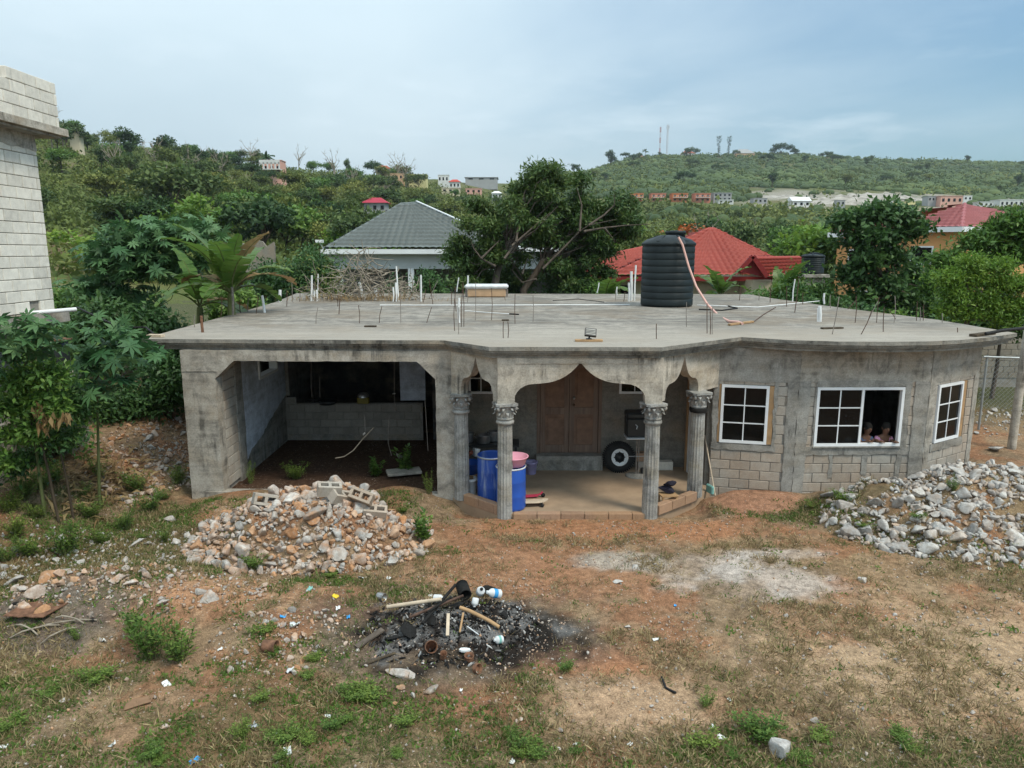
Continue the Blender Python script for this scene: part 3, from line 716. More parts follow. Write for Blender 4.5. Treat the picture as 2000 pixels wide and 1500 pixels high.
# --- roof slab in moulded layers
ROOF = [(-7.23, 13.92), (-1.30, 13.68), (-0.42, 12.74), (2.68, 12.70), (4.58, 14.24), (5.40, 13.72), (6.2, 13.52), (7.15, 13.46), (8.0, 13.55), (8.62, 13.74),
        (9.6, 14.25), (10.55, 14.92), (10.62, 17.9), (10.0, 21.4), (9.45, 26.0), (9.4, 28.6), (-8.75, 29.3), (-7.95, 24.2), (-7.62, 20.1), (-7.45, 17.2)]
def inset(poly, d):
    n = len(poly); out = []
    for i in range(n):
        a, b, c = Vector(poly[i - 1]), Vector(poly[i]), Vector(poly[(i + 1) % n])
        e1, e2 = (b - a).normalized(), (c - b).normalized(); n1, n2 = Vector((-e1.y, e1.x)), Vector((-e2.y, e2.x))
        m = (n1 + n2); m = m / max(m.dot(n1), 0.4); out.append((b.x + m.x * d, b.y + m.y * d))
    return out
ZR = 3.20
m = MB(); m.prism(rag(ROOF, 0.22, 0.008, 3), ZR - 0.075, ZR)
roof = m.build('roof_slab', [MAT['roof_top'], MAT['cornice']], house)
for p in roof.data.polygons:
    if abs(p.normal.z) < 0.9: p.material_index = 1
for k, (ins, z0, z1) in enumerate([(0.035, ZR - 0.118, ZR - 0.079), (0.075, ZR - 0.155, ZR - 0.122), (0.12, ZR - 0.215, ZR - 0.159)]):
    m = MB(); m.prism(rag(inset(ROOF, ins), 0.25, 0.004, 5 + k), z0, z1); m.build('cornice_moulding', MAT['cornice'], roof)
ZS = ZR - 0.218                                        # wall tops

# --- left wing: carport front, side and back walls
LY = 13.90
frontL = Facet((-6.50, LY), (-1.08, LY - 0.12), 0.30)
L = frontL.L
poly = [(0, -0.3), (0.66, -0.3), (0.66, 2.42), (1.05, 2.77), (L - 0.78, 2.77), (L - 0.42, 2.42), (L - 0.42, -0.3), (L, -0.3), (L, ZS), (0, ZS)]
m = MB(); frontL.patch(m, poly, 0.0, 0.30, 0.006, 4)
carport_front = m.build('portal_wall', MAT['conc'], house)
for i, (a, b, c, d) in enumerate([(0.0, 0.72, ZS - 0.42, ZS - 0.40), (L - 0.28, L - 0.01, 2.06, 2.30), (L - 0.07, L - 0.005, 1.2, 2.05)]):   # cement ridges left by the forms
    m = MB(); frontL.patch(m, [(a, c), (b, c), (b, d), (a, d)], 0.012 - 0.002 * i, 0.03, 0.003, 7 + i); m.build('form_ridge', MAT['conc'], carport_front)
# left side wall (outside is to the west); inner face seen through the portal
sideL = Facet((-6.50, 28.9), (-6.50, LY + 0.31), 0.2)
m = MB()
wy = lambda y: 28.9 - y                                 # position along the side wall
for (a, b, z0, z1) in [(wy(28.9), wy(17.55), -0.3, ZS), (wy(17.55), wy(16.25), -0.3, 2.0), (wy(17.55), wy(16.25), 2.78, ZS), (wy(16.25), wy(14.24), -0.3, ZS)]:
    sideL.wall(m, a, b, z0, z1)
side_wall = m.build('side_wall', MAT['conc_dark'], house)
inL = Facet((-5.86, 14.24), (-5.86, 18.2), 0.03)         # looks east
m = MB()
for (a, b, z0, z1) in [(14.22, 16.25, -0.3, ZS), (16.25, 17.55, -0.3, 2.0), (16.25, 17.55, 2.78, ZS), (17.55, 18.2, -0.3, ZS)]: m.box((-5.945, (a + b) / 2, (z0 + z1) / 2), (0.13, b - a, z1 - z0))
m.build('inner_wall', MAT['conc_dark'], house)
m = MB(); inL.patch(m, [(0.98, 0.35), (1.3, 0.52), (1.9, 0.62), (2.6, 0.9), (3.9, 1.25), (3.9, ZS - 0.01), (3.34, ZS - 0.01), (3.34, 1.97), (1.98, 1.97), (1.98, ZS - 0.01), (0.98, ZS - 0.01)], 0.03, 0.02, 0.02, 12)
m.build('painted_plaster', MAT['blue_paint'], side_wall)
m = MB(); inL.patch(m, [(0.60, -0.1), (0.95, -0.1), (0.99, 1.0), (0.95, ZS - 0.01), (0.60, ZS - 0.01)], 0.042, 0.05, 0.01, 14); m.build('plaster_pier', MAT['conc_dark'], side_wall)
block_run(side_wall, (-5.86, 14.22), (-5.86, 14.84), 0.1, 13, MAT['block'], 0.025, bw=0.62)
wroot = empty('window', (0, 0, 0), 0, parent=house)
m = MB()
for (a, za, b, zb) in [(2.01, 2.0, 3.31, 2.0), (2.01, 2.76, 3.31, 2.76), (2.04, 2.0, 2.04, 2.76), (3.28, 2.0, 3.28, 2.76)]: inL.bar(m, a, za, b, zb, 0.07, 0.06, 0.2)
m.build('frame', MAT['white_trim'], wroot)
# low block wall across the back of the carport, partitions, dark room behind
backL = Facet((-6.28, 18.25), (-2.05, 18.25), 0.14)
m = MB(); backL.wall(m, 0.0, 3.95, -0.2, 0.985); backL.wall(m, 0.0, 0.42, 0.985, 1.2); backL.wall(m, 0.1, 0.5, 1.2, ZS, 0, 0.14)
low_wall = m.build('low_wall', MAT['mortar'], house)
block_run(low_wall, (-6.0, 18.25), (-2.36, 18.25), 0.16, 4, MAT['block_shade'], 0.02)
block_run(low_wall, (-6.0, 18.25), (-5.58, 18.25), 0.96, 1, MAT['block_shade'], 0.02)
m = MB(); m.box((-3.9, 22.4, 1.4), (5.0, 0.15, 3.2)); m.box((-1.40, 16.2, 1.4), (0.2, 4.6, 3.2)); m.box((-2.0, 20.4, 1.4), (0.15, 4.2, 3.2)); m.build('partition', MAT['shade_conc'], house)
m = MB(); m.box((-2.62, 18.6, 1.95), (0.66, 0.06, 1.9)); m.build('painted_board', MAT['blue_paint'], house)
m = MB(); m.bar((-6.2, 13.97, 0.02), (-1.5, 13.9, -0.02), 0.22, 0.16); m.build('threshold', MAT['conc'], house)

# --- porch: floor, back wall, steps
PORCH = [(-1.15, 13.75), (-0.22, 12.90), (2.68, 12.88), (3.95, 14.1), (4.25, 14.6), (4.25, 16.0), (-1.35, 16.0), (-1.35, 13.9)]
m = MB(); m.prism(PORCH, -0.3, 0.0); m.build('porch_floor', simple('dusty_cement_floor', (0.34, 0.245, 0.165), 0.85, 0.22, 1.6, 0.25, co='geo'), house)
PB = 15.88
pb = Facet((-1.35, PB), (4.05, PB), 0.16)
X = lambda x: x + 1.35
holes = [(-0.98, -0.42, 1.72, 2.42), (0.58, 2.02, 0.0, 2.62), (2.42, 3.12, 1.72, 2.42)]
m = MB(); xs = [-1.35]
for (a, b, z0, z1) in holes:
    pb.wall(m, X(xs[-1]), X(a), -0.2, ZS); pb.wall(m, X(a), X(b), z1, ZS)
    if z0 > 0: pb.wall(m, X(a), X(b), -0.2, z0)
    xs.append(b)
pb.wall(m, X(xs[-1]), X(4.05), -0.2, ZS)
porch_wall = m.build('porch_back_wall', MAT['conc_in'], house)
m = MB(); m.box((1.30, PB - 0.12, 0.16), (1.50, 0.30, 0.34)); m.build('door_step', MAT['conc_dark'], house)
# double door
dd = empty('double_door', (0, 0, 0), 0, parent=house)
m = MB()
for (a, za, b, zb) in [(0.60, 0.33, 0.60, 2.62), (2.00, 0.33, 2.00, 2.62), (0.58, 2.59, 2.02, 2.59)]: pb.bar(m, X(a), za, X(b), zb, 0.07, 0.015, 0.14)
m.build('door_frame', MAT['door'], dd)
for s, x0 in ((0, 0.645), (1, 1.305)):
    w = 0.65
    def leaf(mm):
        for (a, z0, b, z1) in [(0, 0.34, 0.11, 2.55), (w - 0.11, 0.34, w, 2.55)]: pb.wall(mm, X(x0 + a), X(x0 + b), z0, z1, -0.01, 0.045)
        for (z0, z1) in [(0.34, 0.52), (1.24, 1.40), (2.30, 2.55)]: pb.wall(mm, X(x0 + 0.11), X(x0 + w - 0.11), z0, z1, -0.01, 0.045)
    lf = part('door_leaf', MAT['door'], dd, leaf)
    for (z0, z1) in [(0.52, 1.24), (1.40, 2.30)]:
        m = MB(); pb.wall(m, X(x0 + 0.11), X(x0 + w - 0.11), z0, z1, -0.03, 0.02); pb.wall(m, X(x0 + 0.17), X(x0 + w - 0.17), z0 + 0.07, z1 - 0.07, -0.012, 0.03)
        m.build('door_panel', MAT['door_panel'], dd)
m = MB(); m.lathe([(0.0, 0.05), (0.022, 0.048), (0.03, 0.03), (0.02, 0.012), (0.012, 0.0), (0.03, -0.004), (0.0, -0.006)], 14, M=Matrix.Translation((1.40, PB - 0.01, 1.62)) @ Matrix.Rotation(R(90), 4, 'X')); m.build('door_knob', MAT['steel'], dd)
m = MB(); m.lathe([(0.0, 0.02), (0.026, 0.018), (0.03, 0.0)], 14, M=Matrix.Translation((1.40, PB - 0.015, 1.46)) @ Matrix.Rotation(R(90), 4, 'X')); m.build('door_lock', MAT['rust'], dd)
def window(fac, u0, u1, z0, z1, cols, rows, out=0.0, fw=0.055, mw=0.022, open_from=None, parent=house, name='window'):
    w = empty(name, (0, 0, 0), 0, parent=parent)
    m = MB()
    fac.wall(m, u0, u1, z0, z0 + fw, out, 0.09); fac.wall(m, u0, u1, z1 - fw, z1, out, 0.09)
    fac.wall(m, u0, u0 + fw, z0 + fw, z1 - fw, out, 0.09); fac.wall(m, u1 - fw, u1, z0 + fw, z1 - fw, out, 0.09)
    m.build('frame', MAT['white_alu'], w)
    g1 = open_from if open_from else u1 - fw
    if open_from:
        m = MB(); fac.wall(m, g1 - 0.05, g1, z0 + fw, z1 - fw, out - 0.012, 0.05); m.build('sash_stile', MAT['white_alu'], w); g1 -= 0.05
    for i in range(1, cols):
        u = u0 + fw + (g1 - u0 - fw) * i / cols; m = MB(); fac.wall(m, u - mw / 2, u + mw / 2, z0 + fw, z1 - fw, out - 0.022, 0.03); m.build('glazing_bar', MAT['white_alu'], w)
    for j in range(1, rows):
        z = z0 + fw + (z1 - z0 - 2 * fw) * j / rows; m = MB(); fac.wall(m, u0 + fw, g1, z - mw / 2, z + mw / 2, out - 0.019, 0.036); m.build('glazing_bar', MAT['white_alu'], w)
    for i in range(cols):
        for j in range(rows):
            a = u0 + fw + (g1 - u0 - fw) * i / cols; b = u0 + fw + (g1 - u0 - fw) * (i + 1) / cols
            c = z0 + fw + (z1 - z0 - 2 * fw) * j / rows; d = z0 + fw + (z1 - z0 - 2 * fw) * (j + 1) / rows
            m = MB(); fac.wall(m, a + .002, b - .002, c + .002, d - .002, out - 0.033, 0.006); m.build('pane', MAT['glass'], w)
    return w
window(pb, X(-0.98), X(-0.42), 1.72, 2.42, 2, 2, 0.02, 0.05)
window(pb, X(2.42), X(3.12), 1.72, 2.42, 2, 2, 0.02, 0.05)
# porch side walls
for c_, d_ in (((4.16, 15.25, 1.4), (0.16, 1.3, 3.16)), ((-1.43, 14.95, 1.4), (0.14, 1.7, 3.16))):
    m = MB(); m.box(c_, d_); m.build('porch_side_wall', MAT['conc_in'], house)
m = MB(); m.box((3.98, 15.1, 1.05), (0.05, 0.85, 2.1), rz=R(4)); m.build('side_door', MAT['white_trim'], house)
m = MB(); m.box((3.93, 15.62, 1.3), (0.06, 0.07, 2.6)); m.build('timber_post', MAT['wood'], house)

# --- columns and arches
FL, FR, BL, BR = (-0.13, 12.98), (2.62, 12.98), (-1.00, 13.74), (3.70, 13.90)
def column(x, y, z0, z1, burnt=False):
    col = empty('column', (x, y, 0), random.uniform(0, 0.3), parent=house)
    r = 0.150; h = z1 - 0.38
    m = MB(); prof = [(r * 1.03, z0)] + [(r * (1.03 - 0.13 * t), z0 + (h - z0) * t) for t in (0.25, 0.5, 0.75, 1.0)]
    m.lathe(prof, 96, rfun=lambda t, z: 1 - 0.075 * abs(math.sin(t * 8)) ** 0.7, smooth=False); m.build('shaft', MAT['column'], col)
    m = MB(); m.lathe([(0.135, h - 0.02), (0.165, h - 0.01), (0.172, h + 0.02), (0.165, h + 0.045), (0.145, h + 0.05), (0.145, h + 0.07), (0.16, h + 0.08), (0.16, h + 0.105), (0.142, h + 0.115)], 32)
    m.build('neck_ring', MAT['column'], col)
    m = MB()
    m.lathe([(0.140, h + 0.10), (0.145, h + 0.16), (0.155, h + 0.24), (0.18, h + 0.32), (0.215, h + 0.345)], 32)
    def leafc(a, zb, hh, w, lean, curl):
        pts = []; ca, sa = math.cos(a), math.sin(a)
        for k in range(7):
            t = k / 6; rr = 0.142 + lean * t ** 2 + (curl * max(0, t - 0.6) * 2); z = zb + hh * math.sin(min(t, 0.86) / 0.86 * 1.5) - 0.05 * max(0, t - 0.75) * 4
            pts.append((rr, z, w * math.sin(0.35 + 2.5 * t) * 0.6))
        v, f = [], []
        for (rr, z, ww) in pts:
            for s in (-1, -0.4, 0, 0.4, 1):
                ro = rr + 0.018 * (1 - abs(s)); v.append((ro * ca - s * ww * sa, ro * sa + s * ww * ca, z))
        for k in range(6):
            for q in range(4): f.append((k * 5 + q, k * 5 + q + 1, k * 5 + q + 6, k * 5 + q + 5))
        m.add(v, f, True)
    for k in range(8): leafc(k * math.pi / 4, h + 0.10, 0.13, 0.075, 0.05, 0.03)
    for k in range(8): leafc((k + 0.5) * math.pi / 4, h + 0.13, 0.19, 0.075, 0.07, 0.035)
    for k in range(4):
        a = math.pi / 4 + k * math.pi / 2; ca, sa = math.cos(a), math.sin(a)
        m.lathe([(0.0, -0.02), (0.045, -0.02), (0.05, 0.0), (0.045, 0.02), (0.0, 0.02)], 12, M=Matrix.Translation((0.215 * ca, 0.215 * sa, h + 0.295)) @ Matrix.Rotation(a, 4, 'Z') @ Matrix.Rotation(R(90), 4, 'X'))
    m.build('capital', MAT['column'], col)
    m = MB(); q = []
    for k in range(4):
        a0 = math.pi / 4 + k * math.pi / 2
        for (da, rr) in ((-0.16, 0.262), (0.16, 0.262), (0.785, 0.185)): q.append((rr * math.cos(a0 + da), rr * math.sin(a0 + da)))
    m.prism(q, z1 - 0.042, z1); m.build('abacus', MAT['column'], col)
    if burnt:
        m = MB(); m.lathe([(0.168, h - 0.03), (0.178, h + 0.01), (0.176, h + 0.05), (0.160, h + 0.065)], 24); m.build('tarred_band', MAT['char'], col)
    return col
ZC = 2.13
column(*FL, -0.12, ZC); column(*FR, -0.12, ZC); column(*BL, 0.0, ZC + 0.03); column(*BR, 0.0, ZC + 0.03, True)
def arch_panel(p0, p1, half, peak_u, spring, z_flat, z_peak, u0, u1, mat, name='arch', ext=(0, 0), seed=3):
    """wall above two columns with an ogee opening from u0 to u1"""
    f = Facet(p0, p1, 0.2); L = f.L; W = u1 - u0
    lft = [(u0, spring), (u0 + 0.005 * W, spring + 0.06)]
    for t in np.linspace(0, 1, 7)[1:]:                   # quarter round up to the flat
        a = t * math.pi / 2; lft.append((u0 + 0.155 * W * (1 - math.cos(a)), spring + 0.06 + (z_flat - spring - 0.06) * math.sin(a)))
    px = peak_u
    for t in np.linspace(0, 1, 10)[1:]:                  # ogee rise
        s = t; u = u0 + 0.155 * W + (px - u0 - 0.155 * W) * s; z = z_flat + (z_peak - z_flat) * (0.12 * s + 0.88 * s ** 3.0)
        lft.append((u, z))
    rgt = [(px + (px - u) * (u1 - px) / (px - u0), z) for (u, z) in lft][:-1][::-1]
    poly = [(-ext[0], spring), ] + lft + rgt + [(L + ext[1], spring), (L + ext[1], ZS), (-ext[0], ZS)]
    m = MB(); m.slab(poly, f.pt(0, 0, 0.1), f.d, (0, 0, 1), -f.n, 0.2); o = m.build(name, mat, house)
    return f, o
fA, oA = arch_panel(FL, FR, 0, 1.375, ZC, 2.50, 2.90, 0.17, 2.58, MAT['conc_light'], ext=(0.14, 0.14))
m = MB(); fA.patch(m, [(0.20, 2.875), (2.60, 2.875), (2.60, ZS - 0.005), (0.20, ZS - 0.005)], 0.104 + 0.012, 0.03, 0.006, 31); m.build('form_board_band', MAT['conc_light'], oA)
for i, (a, b, c, d) in enumerate([(1.88, 1.96, 2.57, 2.87), (-0.13, 0.02, 2.2, ZS - 0.01)]):
    m = MB(); fA.patch(m, [(a, c), (b, c), (b, d), (a, d)], 0.108, 0.03, 0.004, 32 + i); m.build('form_ridge', MAT['conc_light'], oA)
fB, oB = arch_panel((-1.08, 13.80), (-0.13, 12.98), 0, 0.60, ZC, 2.50, 2.93, 0.20, 1.05, MAT['conc_light'], ext=(0.05, 0.0), seed=5)
fC, oC = arch_panel((2.62, 12.98), (4.16, 14.52), 0, 0.85, ZC + 0.02, 2.45, 2.93, 0.22, 1.40, MAT['conc_light'], ext=(0.0, 0.0), seed=6)
# block kerb round the porch
kerb = empty('porch_kerb', (0, 0, 0), 0, parent=house)
block_run(kerb, (0.02, 12.84), (2.48, 12.84), -0.17, 1, MAT['block_red'], 0.0, depth=0.15, bh=0.19, bw=0.45)
block_run(kerb, (-0.93, 13.62), (-0.24, 12.98), -0.05, 1, MAT['block_red'], 0.06, depth=0.15, bh=0.20, bw=0.42)
block_run(kerb, (2.75, 12.95), (3.68, 13.78), -0.05, 1, MAT['block_red'], 0.06, depth=0.15, bh=0.20, bw=0.42)

# --- right wing: a three-sided bay with white windows
A, B, Cc, D = (4.16, 14.52), (5.76, 14.14), (8.40, 14.18), (10.02, 15.20)
fAB, fBC, fCD = Facet(A, B), Facet(B, Cc), Facet(Cc, D)
def bay(fac, u0, u1, z0, z1):
    m = MB()
    fac.wall(m, 0, fac.L, -0.5, z0); fac.wall(m, 0, u0, z0, z1); fac.wall(m, u1, fac.L, z0, z1); fac.wall(m, 0, fac.L, z1, ZS)
    return m.build('bay_wall', MAT['mortar'], house)
W1 = (0.16, 1.36); WZ = (0.98, 2.20)
w1 = (0.16, 1.09); w2 = (0.37, 2.14); w3 = (0.34, 1.30)
wall1, wall2, wall3 = bay(fAB, w1[0] - 0.05, w1[1] + 0.10, *WZ), bay(fBC, *w2, *WZ), bay(fCD, w3[0], w3[1] + 0.15, *WZ)
for fac, wl_, skips, lo in ((fAB, wall1, [(0.0, 1.22, 0.80, 2.3)], (0.0, fAB.L - 0.20)), (fBC, wall2, [(w2[0] - 0.03, w2[1] + 0.10, 0.80, 2.3)], (0.20, fBC.L - 0.26)), (fCD, wall3, [(w3[0] - 0.03, w3[1] + 0.20, 0.80, 2.3)], (0.18, fCD.L - 0.16))):
    p0, p1 = fac.pt(lo[0], 0), fac.pt(lo[1], 0)
    block_run(wl_, p0, p1, -0.40, 14, MAT['block'], 0.018, skip=[(a - lo[0], b - lo[0], c, d) for (a, b, c, d) in skips])
def cement(fac, wl_, polys, mat, out=0.03, amp=0.014):
    for i, (a, b, c, d) in enumerate(polys):
        m = MB(); fac.patch(m, [(a, c), (b, c), (b, d), (a, d)], out + 0.002 * i, 0.05, amp, int(a * 100 + c * 31) + i); m.build('cement_render', mat, wl_)
# upper band, corner stiffeners, window surrounds
cement(fAB, wall1, [(0.0, fAB.L, 2.27, ZS - 0.004), (fAB.L - 0.21, fAB.L - 0.002, -0.4, 2.30)], MAT['conc_dark'])
cement(fAB, wall1, [(0.0, 1.27, 0.83, 0.965), (1.19, 1.25, 0.86, 2.29), (0.0, 0.11, 0.9, 2.29)], MAT['conc_dark'], 0.036, 0.02)
cement(fBC, wall2, [(0.0, fBC.L, 2.30, ZS - 0.004)], MAT['conc']); cement(fBC, wall2, [(0.0, 0.23, -0.4, 2.32), (fBC.L - 0.29, fBC.L - 0.002, -0.4, 2.32)], MAT['conc_dark'], 0.034)
cement(fBC, wall2, [(w2[0] - 0.19, w2[1] + 0.20, 0.80, 0.972), (w2[0] - 0.04, w2[0] - 0.003, 0.95, 2.31), (w2[1] + 0.003, w2[1] + 0.13, 0.9, 2.31), (w2[0] - 0.003, w2[1] + 0.003, 2.205, 2.33)], MAT['conc_dark'], 0.038, 0.016)
cement(fBC, wall2, [(0.72, 0.80, 0.30, 0.84), (1.38, 1.52, 0.36, 0.84), (2.10, 2.20, 0.3, 0.84)], MAT['conc_dark'], 0.028, 0.022)
cement(fCD, wall3, [(0.0, fCD.L, 2.27, ZS - 0.004), (0.0, 0.20, -0.4, 2.30), (fCD.L - 0.18, fCD.L, -0.4, 2.30)], MAT['conc'])
cement(fCD, wall3, [(w3[0] - 0.12, w3[1] + 0.2, 0.80, 0.97)], MAT['conc_dark'], 0.036, 0.016)
window(fAB, *w1, *WZ, 2, 3, 0.045)
window(fBC, *w2, *WZ, 2, 3, 0.045, open_from=w2[0] + 0.96)
window(fCD, *w3, *WZ, 2, 3, 0.045)
for fac, us in ((fAB, ((w1[0] - 0.045, w1[0] - 0.002), (w1[1] + 0.002, w1[1] + 0.10))), (fCD, ((w3[1] + 0.002, w3[1] + 0.145),))):
    for (a, b) in us:
        m = MB(); fac.wall(m, a, b, WZ[0] + 0.005, WZ[1] - 0.002, 0.03, 0.10); m.build('timber_jamb', MAT['wood'], house)
m = MB(); fBC.wall(m, w2[1] + 0.0, w2[1] + 0.02, WZ[0], WZ[1], 0.03, 0.2); fBC.wall(m, w2[0] - 0.02, w2[1] + 0.02, WZ[0] - 0.03, WZ[0] - 0.002, 0.07, 0.2); m.build('window_sill', MAT['conc_dark'], house)
# outer walls to the rear, room floor and partition
m = MB(); Facet(D, (9.0, 28.2)).wall(m, 0, 13.0, -0.6, ZS); m.box((0.9, 28.7, 1.3), (15.2, 0.2, 3.3)); m.build('rear_wall', MAT['conc_dark'], house)
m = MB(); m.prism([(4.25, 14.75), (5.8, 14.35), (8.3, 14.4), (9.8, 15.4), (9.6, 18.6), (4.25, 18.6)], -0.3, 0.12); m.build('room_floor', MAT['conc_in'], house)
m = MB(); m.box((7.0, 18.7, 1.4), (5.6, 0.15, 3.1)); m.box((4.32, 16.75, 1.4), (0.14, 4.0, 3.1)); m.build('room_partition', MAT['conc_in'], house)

# ------------------------------------------------------------------ neighbouring buildings
nb = empty('block_house', (-10.2, 16.0, 0), 0, 'tall half-built house of pale concrete blocks with overhanging slab at the left edge', 'house')
KX, KY = -10.2, 16.0
def lm(name, mat, parent, fn):                          # a part given in world coordinates under a parent that stands elsewhere
    o = part(name, mat, parent, fn); o.matrix_parent_inverse = Matrix.Translation(parent.location).inverted(); return o
lm('wall_core', MAT['mortar'], nb, lambda m: m.box((KX - 0.12, KY - 3.5, 5.48), (0.2, 7.0, 3.76)))
lm('ground_storey', MAT['conc_dark'], nb, lambda m: m.box((KX - 0.9, KY - 3.0, 1.6), (0.3, 6.0, 3.4)))
lm('floor_slab', MAT['conc'], nb, lambda m: m.box((KX - 0.5, KY - 3.4, 3.46), (1.36, 7.3, 0.26)))
lm('roof_slab', MAT['conc_light'], nb, lambda m: m.box((KX - 0.2, KY - 3.2, 7.43), (1.3, 7.4, 0.15)))
lm('roof_slab_lip', MAT['conc_dark'], nb, lambda m: m.box((KX - 0.2, KY - 3.2, 7.325), (1.1, 7.2, 0.045)))
lm('parapet_core', MAT['mortar'], nb, lambda m: m.box((KX + 0.22, KY - 3.2, 7.81), (0.14, 7.2, 0.62)))
def nblocks(lst):
    for o in lst: o.matrix_parent_inverse = Matrix.Translation(nb.location).inverted()
nblocks(block_run(nb, (KX, KY - 3.1), (KX, KY), 3.60, 16, MAT['block_white'], 0.02, bw=0.46, bh=0.235, skip=[(2.35, 2.62, 3.62, 3.8)]))
nblocks(block_run(nb, (KX + 0.30, KY - 2.9), (KX + 0.30, KY + 0.42), 7.51, 3, MAT['block_white'], 0.02, bw=0.46, bh=0.235))
nblocks(block_run(nb, (KX + 0.30, KY - 1.15), (KX + 0.30, KY + 0.42), 8.215, 1, MAT['block_white'], 0.02, bw=0.46, bh=0.235, depth=0.14))
lm('drain_pipe', MAT['pvc'], nb, lambda m: m.tube([(KX + 0.02, KY - 0.9, 3.60), (KX + 0.55, KY - 0.1, 3.62)], 0.045, 10))
lm('plaster_patch', MAT['conc'], nb, lambda m: Facet((KX, KY - 3.0), (KX, KY)).patch(m, [(0, 7.0), (2.98, 7.0), (2.98, 7.34), (0, 7.34)], 0.03, 0.03, 0.02, 5))

bw_ = empty('boundary_wall', (-9.7, 13.4, 0), 0, 'low grey concrete block wall behind the shrubs at the left edge', 'wall')
f_ = Facet((-9.55, 11.2), (-10.0, 17.6), 0.14)
lm('wall_core', MAT['mortar'], bw_, lambda m: f_.wall(m, 0, f_.L, -0.3, 1.62))
for o in block_run(bw_, (-9.55, 11.2), (-10.0, 17.6), 0.22, 7, MAT['block_wall'], 0.02): o.matrix_parent_inverse = Matrix.Translation(bw_.location).inverted()

# pressed metal tile roofs
def tilemat(name, c):
    t = NT(name); f = t.noise(0.6, 5, 0.6); g = t.noise(7, 4, 0.6)
    col = t.ramp(f, [(0.3, mul(c, 0.82)), (0.7, mul(c, 1.15))]); col = t.mix(0.3, col, t.ramp(g, [(0.3, mul(c, 0.7)), (0.7, mul(c, 1.2))]))
    t.col(col); t.bump(g, 0.1, 0.01); return t.fin(0.6, 0, 0.35)
MAT['tile_grey'] = tilemat('grey_green_pressed_tile', (0.135, 0.155, 0.150)); MAT['tile_red'] = tilemat('red_pressed_tile', (0.33, 0.052, 0.036)); MAT['tile_maroon'] = tilemat('faded_maroon_tile', (0.33, 0.105, 0.105))
def tile_slope(parent, e0, e1, r0, r1, rows, period, mat, name='roof_slope', amp=0.05, lift=0.13):
    e0, e1, r0, r1 = map(Vector, (e0, e1, r0, r1)); along = (e1 - e0).normalized(); n = along.cross((r0 - e0)).normalized()
    if n.z < 0: n = -n
    V, F = [], []
    for k in range(rows):
        for (t, up) in ((k / rows, lift), ((k + 1) / rows, 0.0)):
            a, b = e0.lerp(r0, t), e1.lerp(r1, t); q = max(2, int((e1 - e0).length / period * 6))
            for i in range(q + 1):
                p = a.lerp(b, i / q); s = (p - e0).dot(along) / period
                w = amp * abs(math.sin(math.pi * s)) ; V.append(p + n * (up + w))
        o = len(V) - 2 * (q + 1)
        for i in range(q): F.append((o + i, o + i + 1, o + q + 2 + i, o + q + 1 + i))
        if k < rows - 1:
            o2 = o + q + 1                                 # small riser under the next course
            for i in range(q): F.append((o2 + i, o2 + i + 1, o2 + q + 2 + i, o2 + q + 1 + i))
    me = np_mesh(name, np.array([tuple(v) for v in V]), np.array(F), mat); o = link_mesh(name, me, parent)
    o.matrix_parent_inverse = Matrix.Translation(parent.location).inverted(); return o
def hip_cap(parent, pts, r, mat, name='ridge_cap'):
    for a, b in zip(pts[:-1], pts[1:]): lm(name, mat, parent, lambda m: m.tube([a, b], r, 8))
# grey house
gy = 44.0; gh = empty('grey_roofed_house', (-5, 48, 1.5), 0, 'house with grey-green tiled hip roof, white gutter and open veranda behind the flat roof', 'house')
E0, E1 = atY(632, 487, gy), atY(1012, 487, gy); RG0, RG1 = atY(783, 399, gy + 6.5), atY(811, 397, gy + 6.5)
EB0, EB1 = Vector((E0.x, gy + 13, E0.z)), Vector((E1.x, gy + 13, E1.z))
tile_slope(gh, E0, E1, RG0, RG1, 13, 0.40, MAT['tile_grey']); tile_slope(gh, EB0, E0, RG0, RG0, 15, 0.36, MAT['tile_grey'])
tile_slope(gh, E1, EB1, RG1, RG1, 15, 0.36, MAT['tile_grey']); tile_slope(gh, EB1, EB0, RG1, RG0, 15, 0.36, MAT['tile_grey'])
hip_cap(gh, [E0, RG0, RG1, E1], 0.11, MAT['tile_grey'])
lm('flashing', MAT['white_trim'], gh, lambda m: m.bar(RG1 + Vector((0.1, -.1, 0.14)), E1 + Vector((0.1, -.1, 0.14)), 0.14, 0.06))
lm('gutter', MAT['white_trim'], gh, lambda m: m.box(((E0.x + E1.x) / 2, gy - 0.08, E0.z - 0.13), (E1.x - E0.x + 0.3, 0.16, 0.28)))
lm('beam', simple('pale_grey_wall', (0.46, 0.48, 0.48), 0.8, 0.08, 1, 0.05), gh, lambda m: m.box(((E0.x + E1.x) / 2 + 2.3, gy + 0.6, E0.z - 0.75), (E1.x - E0.x + 4.2, 0.3, 0.85)))
lm('soffit', MAT['white_trim'], gh, lambda m: m.box(((E0.x + E1.x) / 2, gy + 3, E0.z - 0.31), (E1.x - E0.x, 5.8, 0.05)))
for px in (664, 803, 960): 
    c = atY(px, 520, gy + 0.6); lm('veranda_post', MAT['white_trim'], gh, lambda m: m.box((c.x, gy + 0.6, E0.z - 2.75), (0.36, 0.36, 3.2)))
lm('veranda_wall', simple('dark_grey_wall', (0.16, 0.155, 0.15), 0.8, 0.1, 1, 0.05), gh, lambda m: m.box(((E0.x + E1.x) / 2 + 1.5, gy + 3.2, E0.z - 2.4), (E1.x - E0.x + 2.5, 0.2, 4.2)))
c0, c1 = atY(1010, 487, gy), atY(1157, 486, gy)
lm('porch_roof', MAT['white_trim'], gh, lambda m: m.box(((c0.x + c1.x) / 2, gy + 1.8, c0.z - 0.02), (c1.x - c0.x, 4.0, 0.22)))
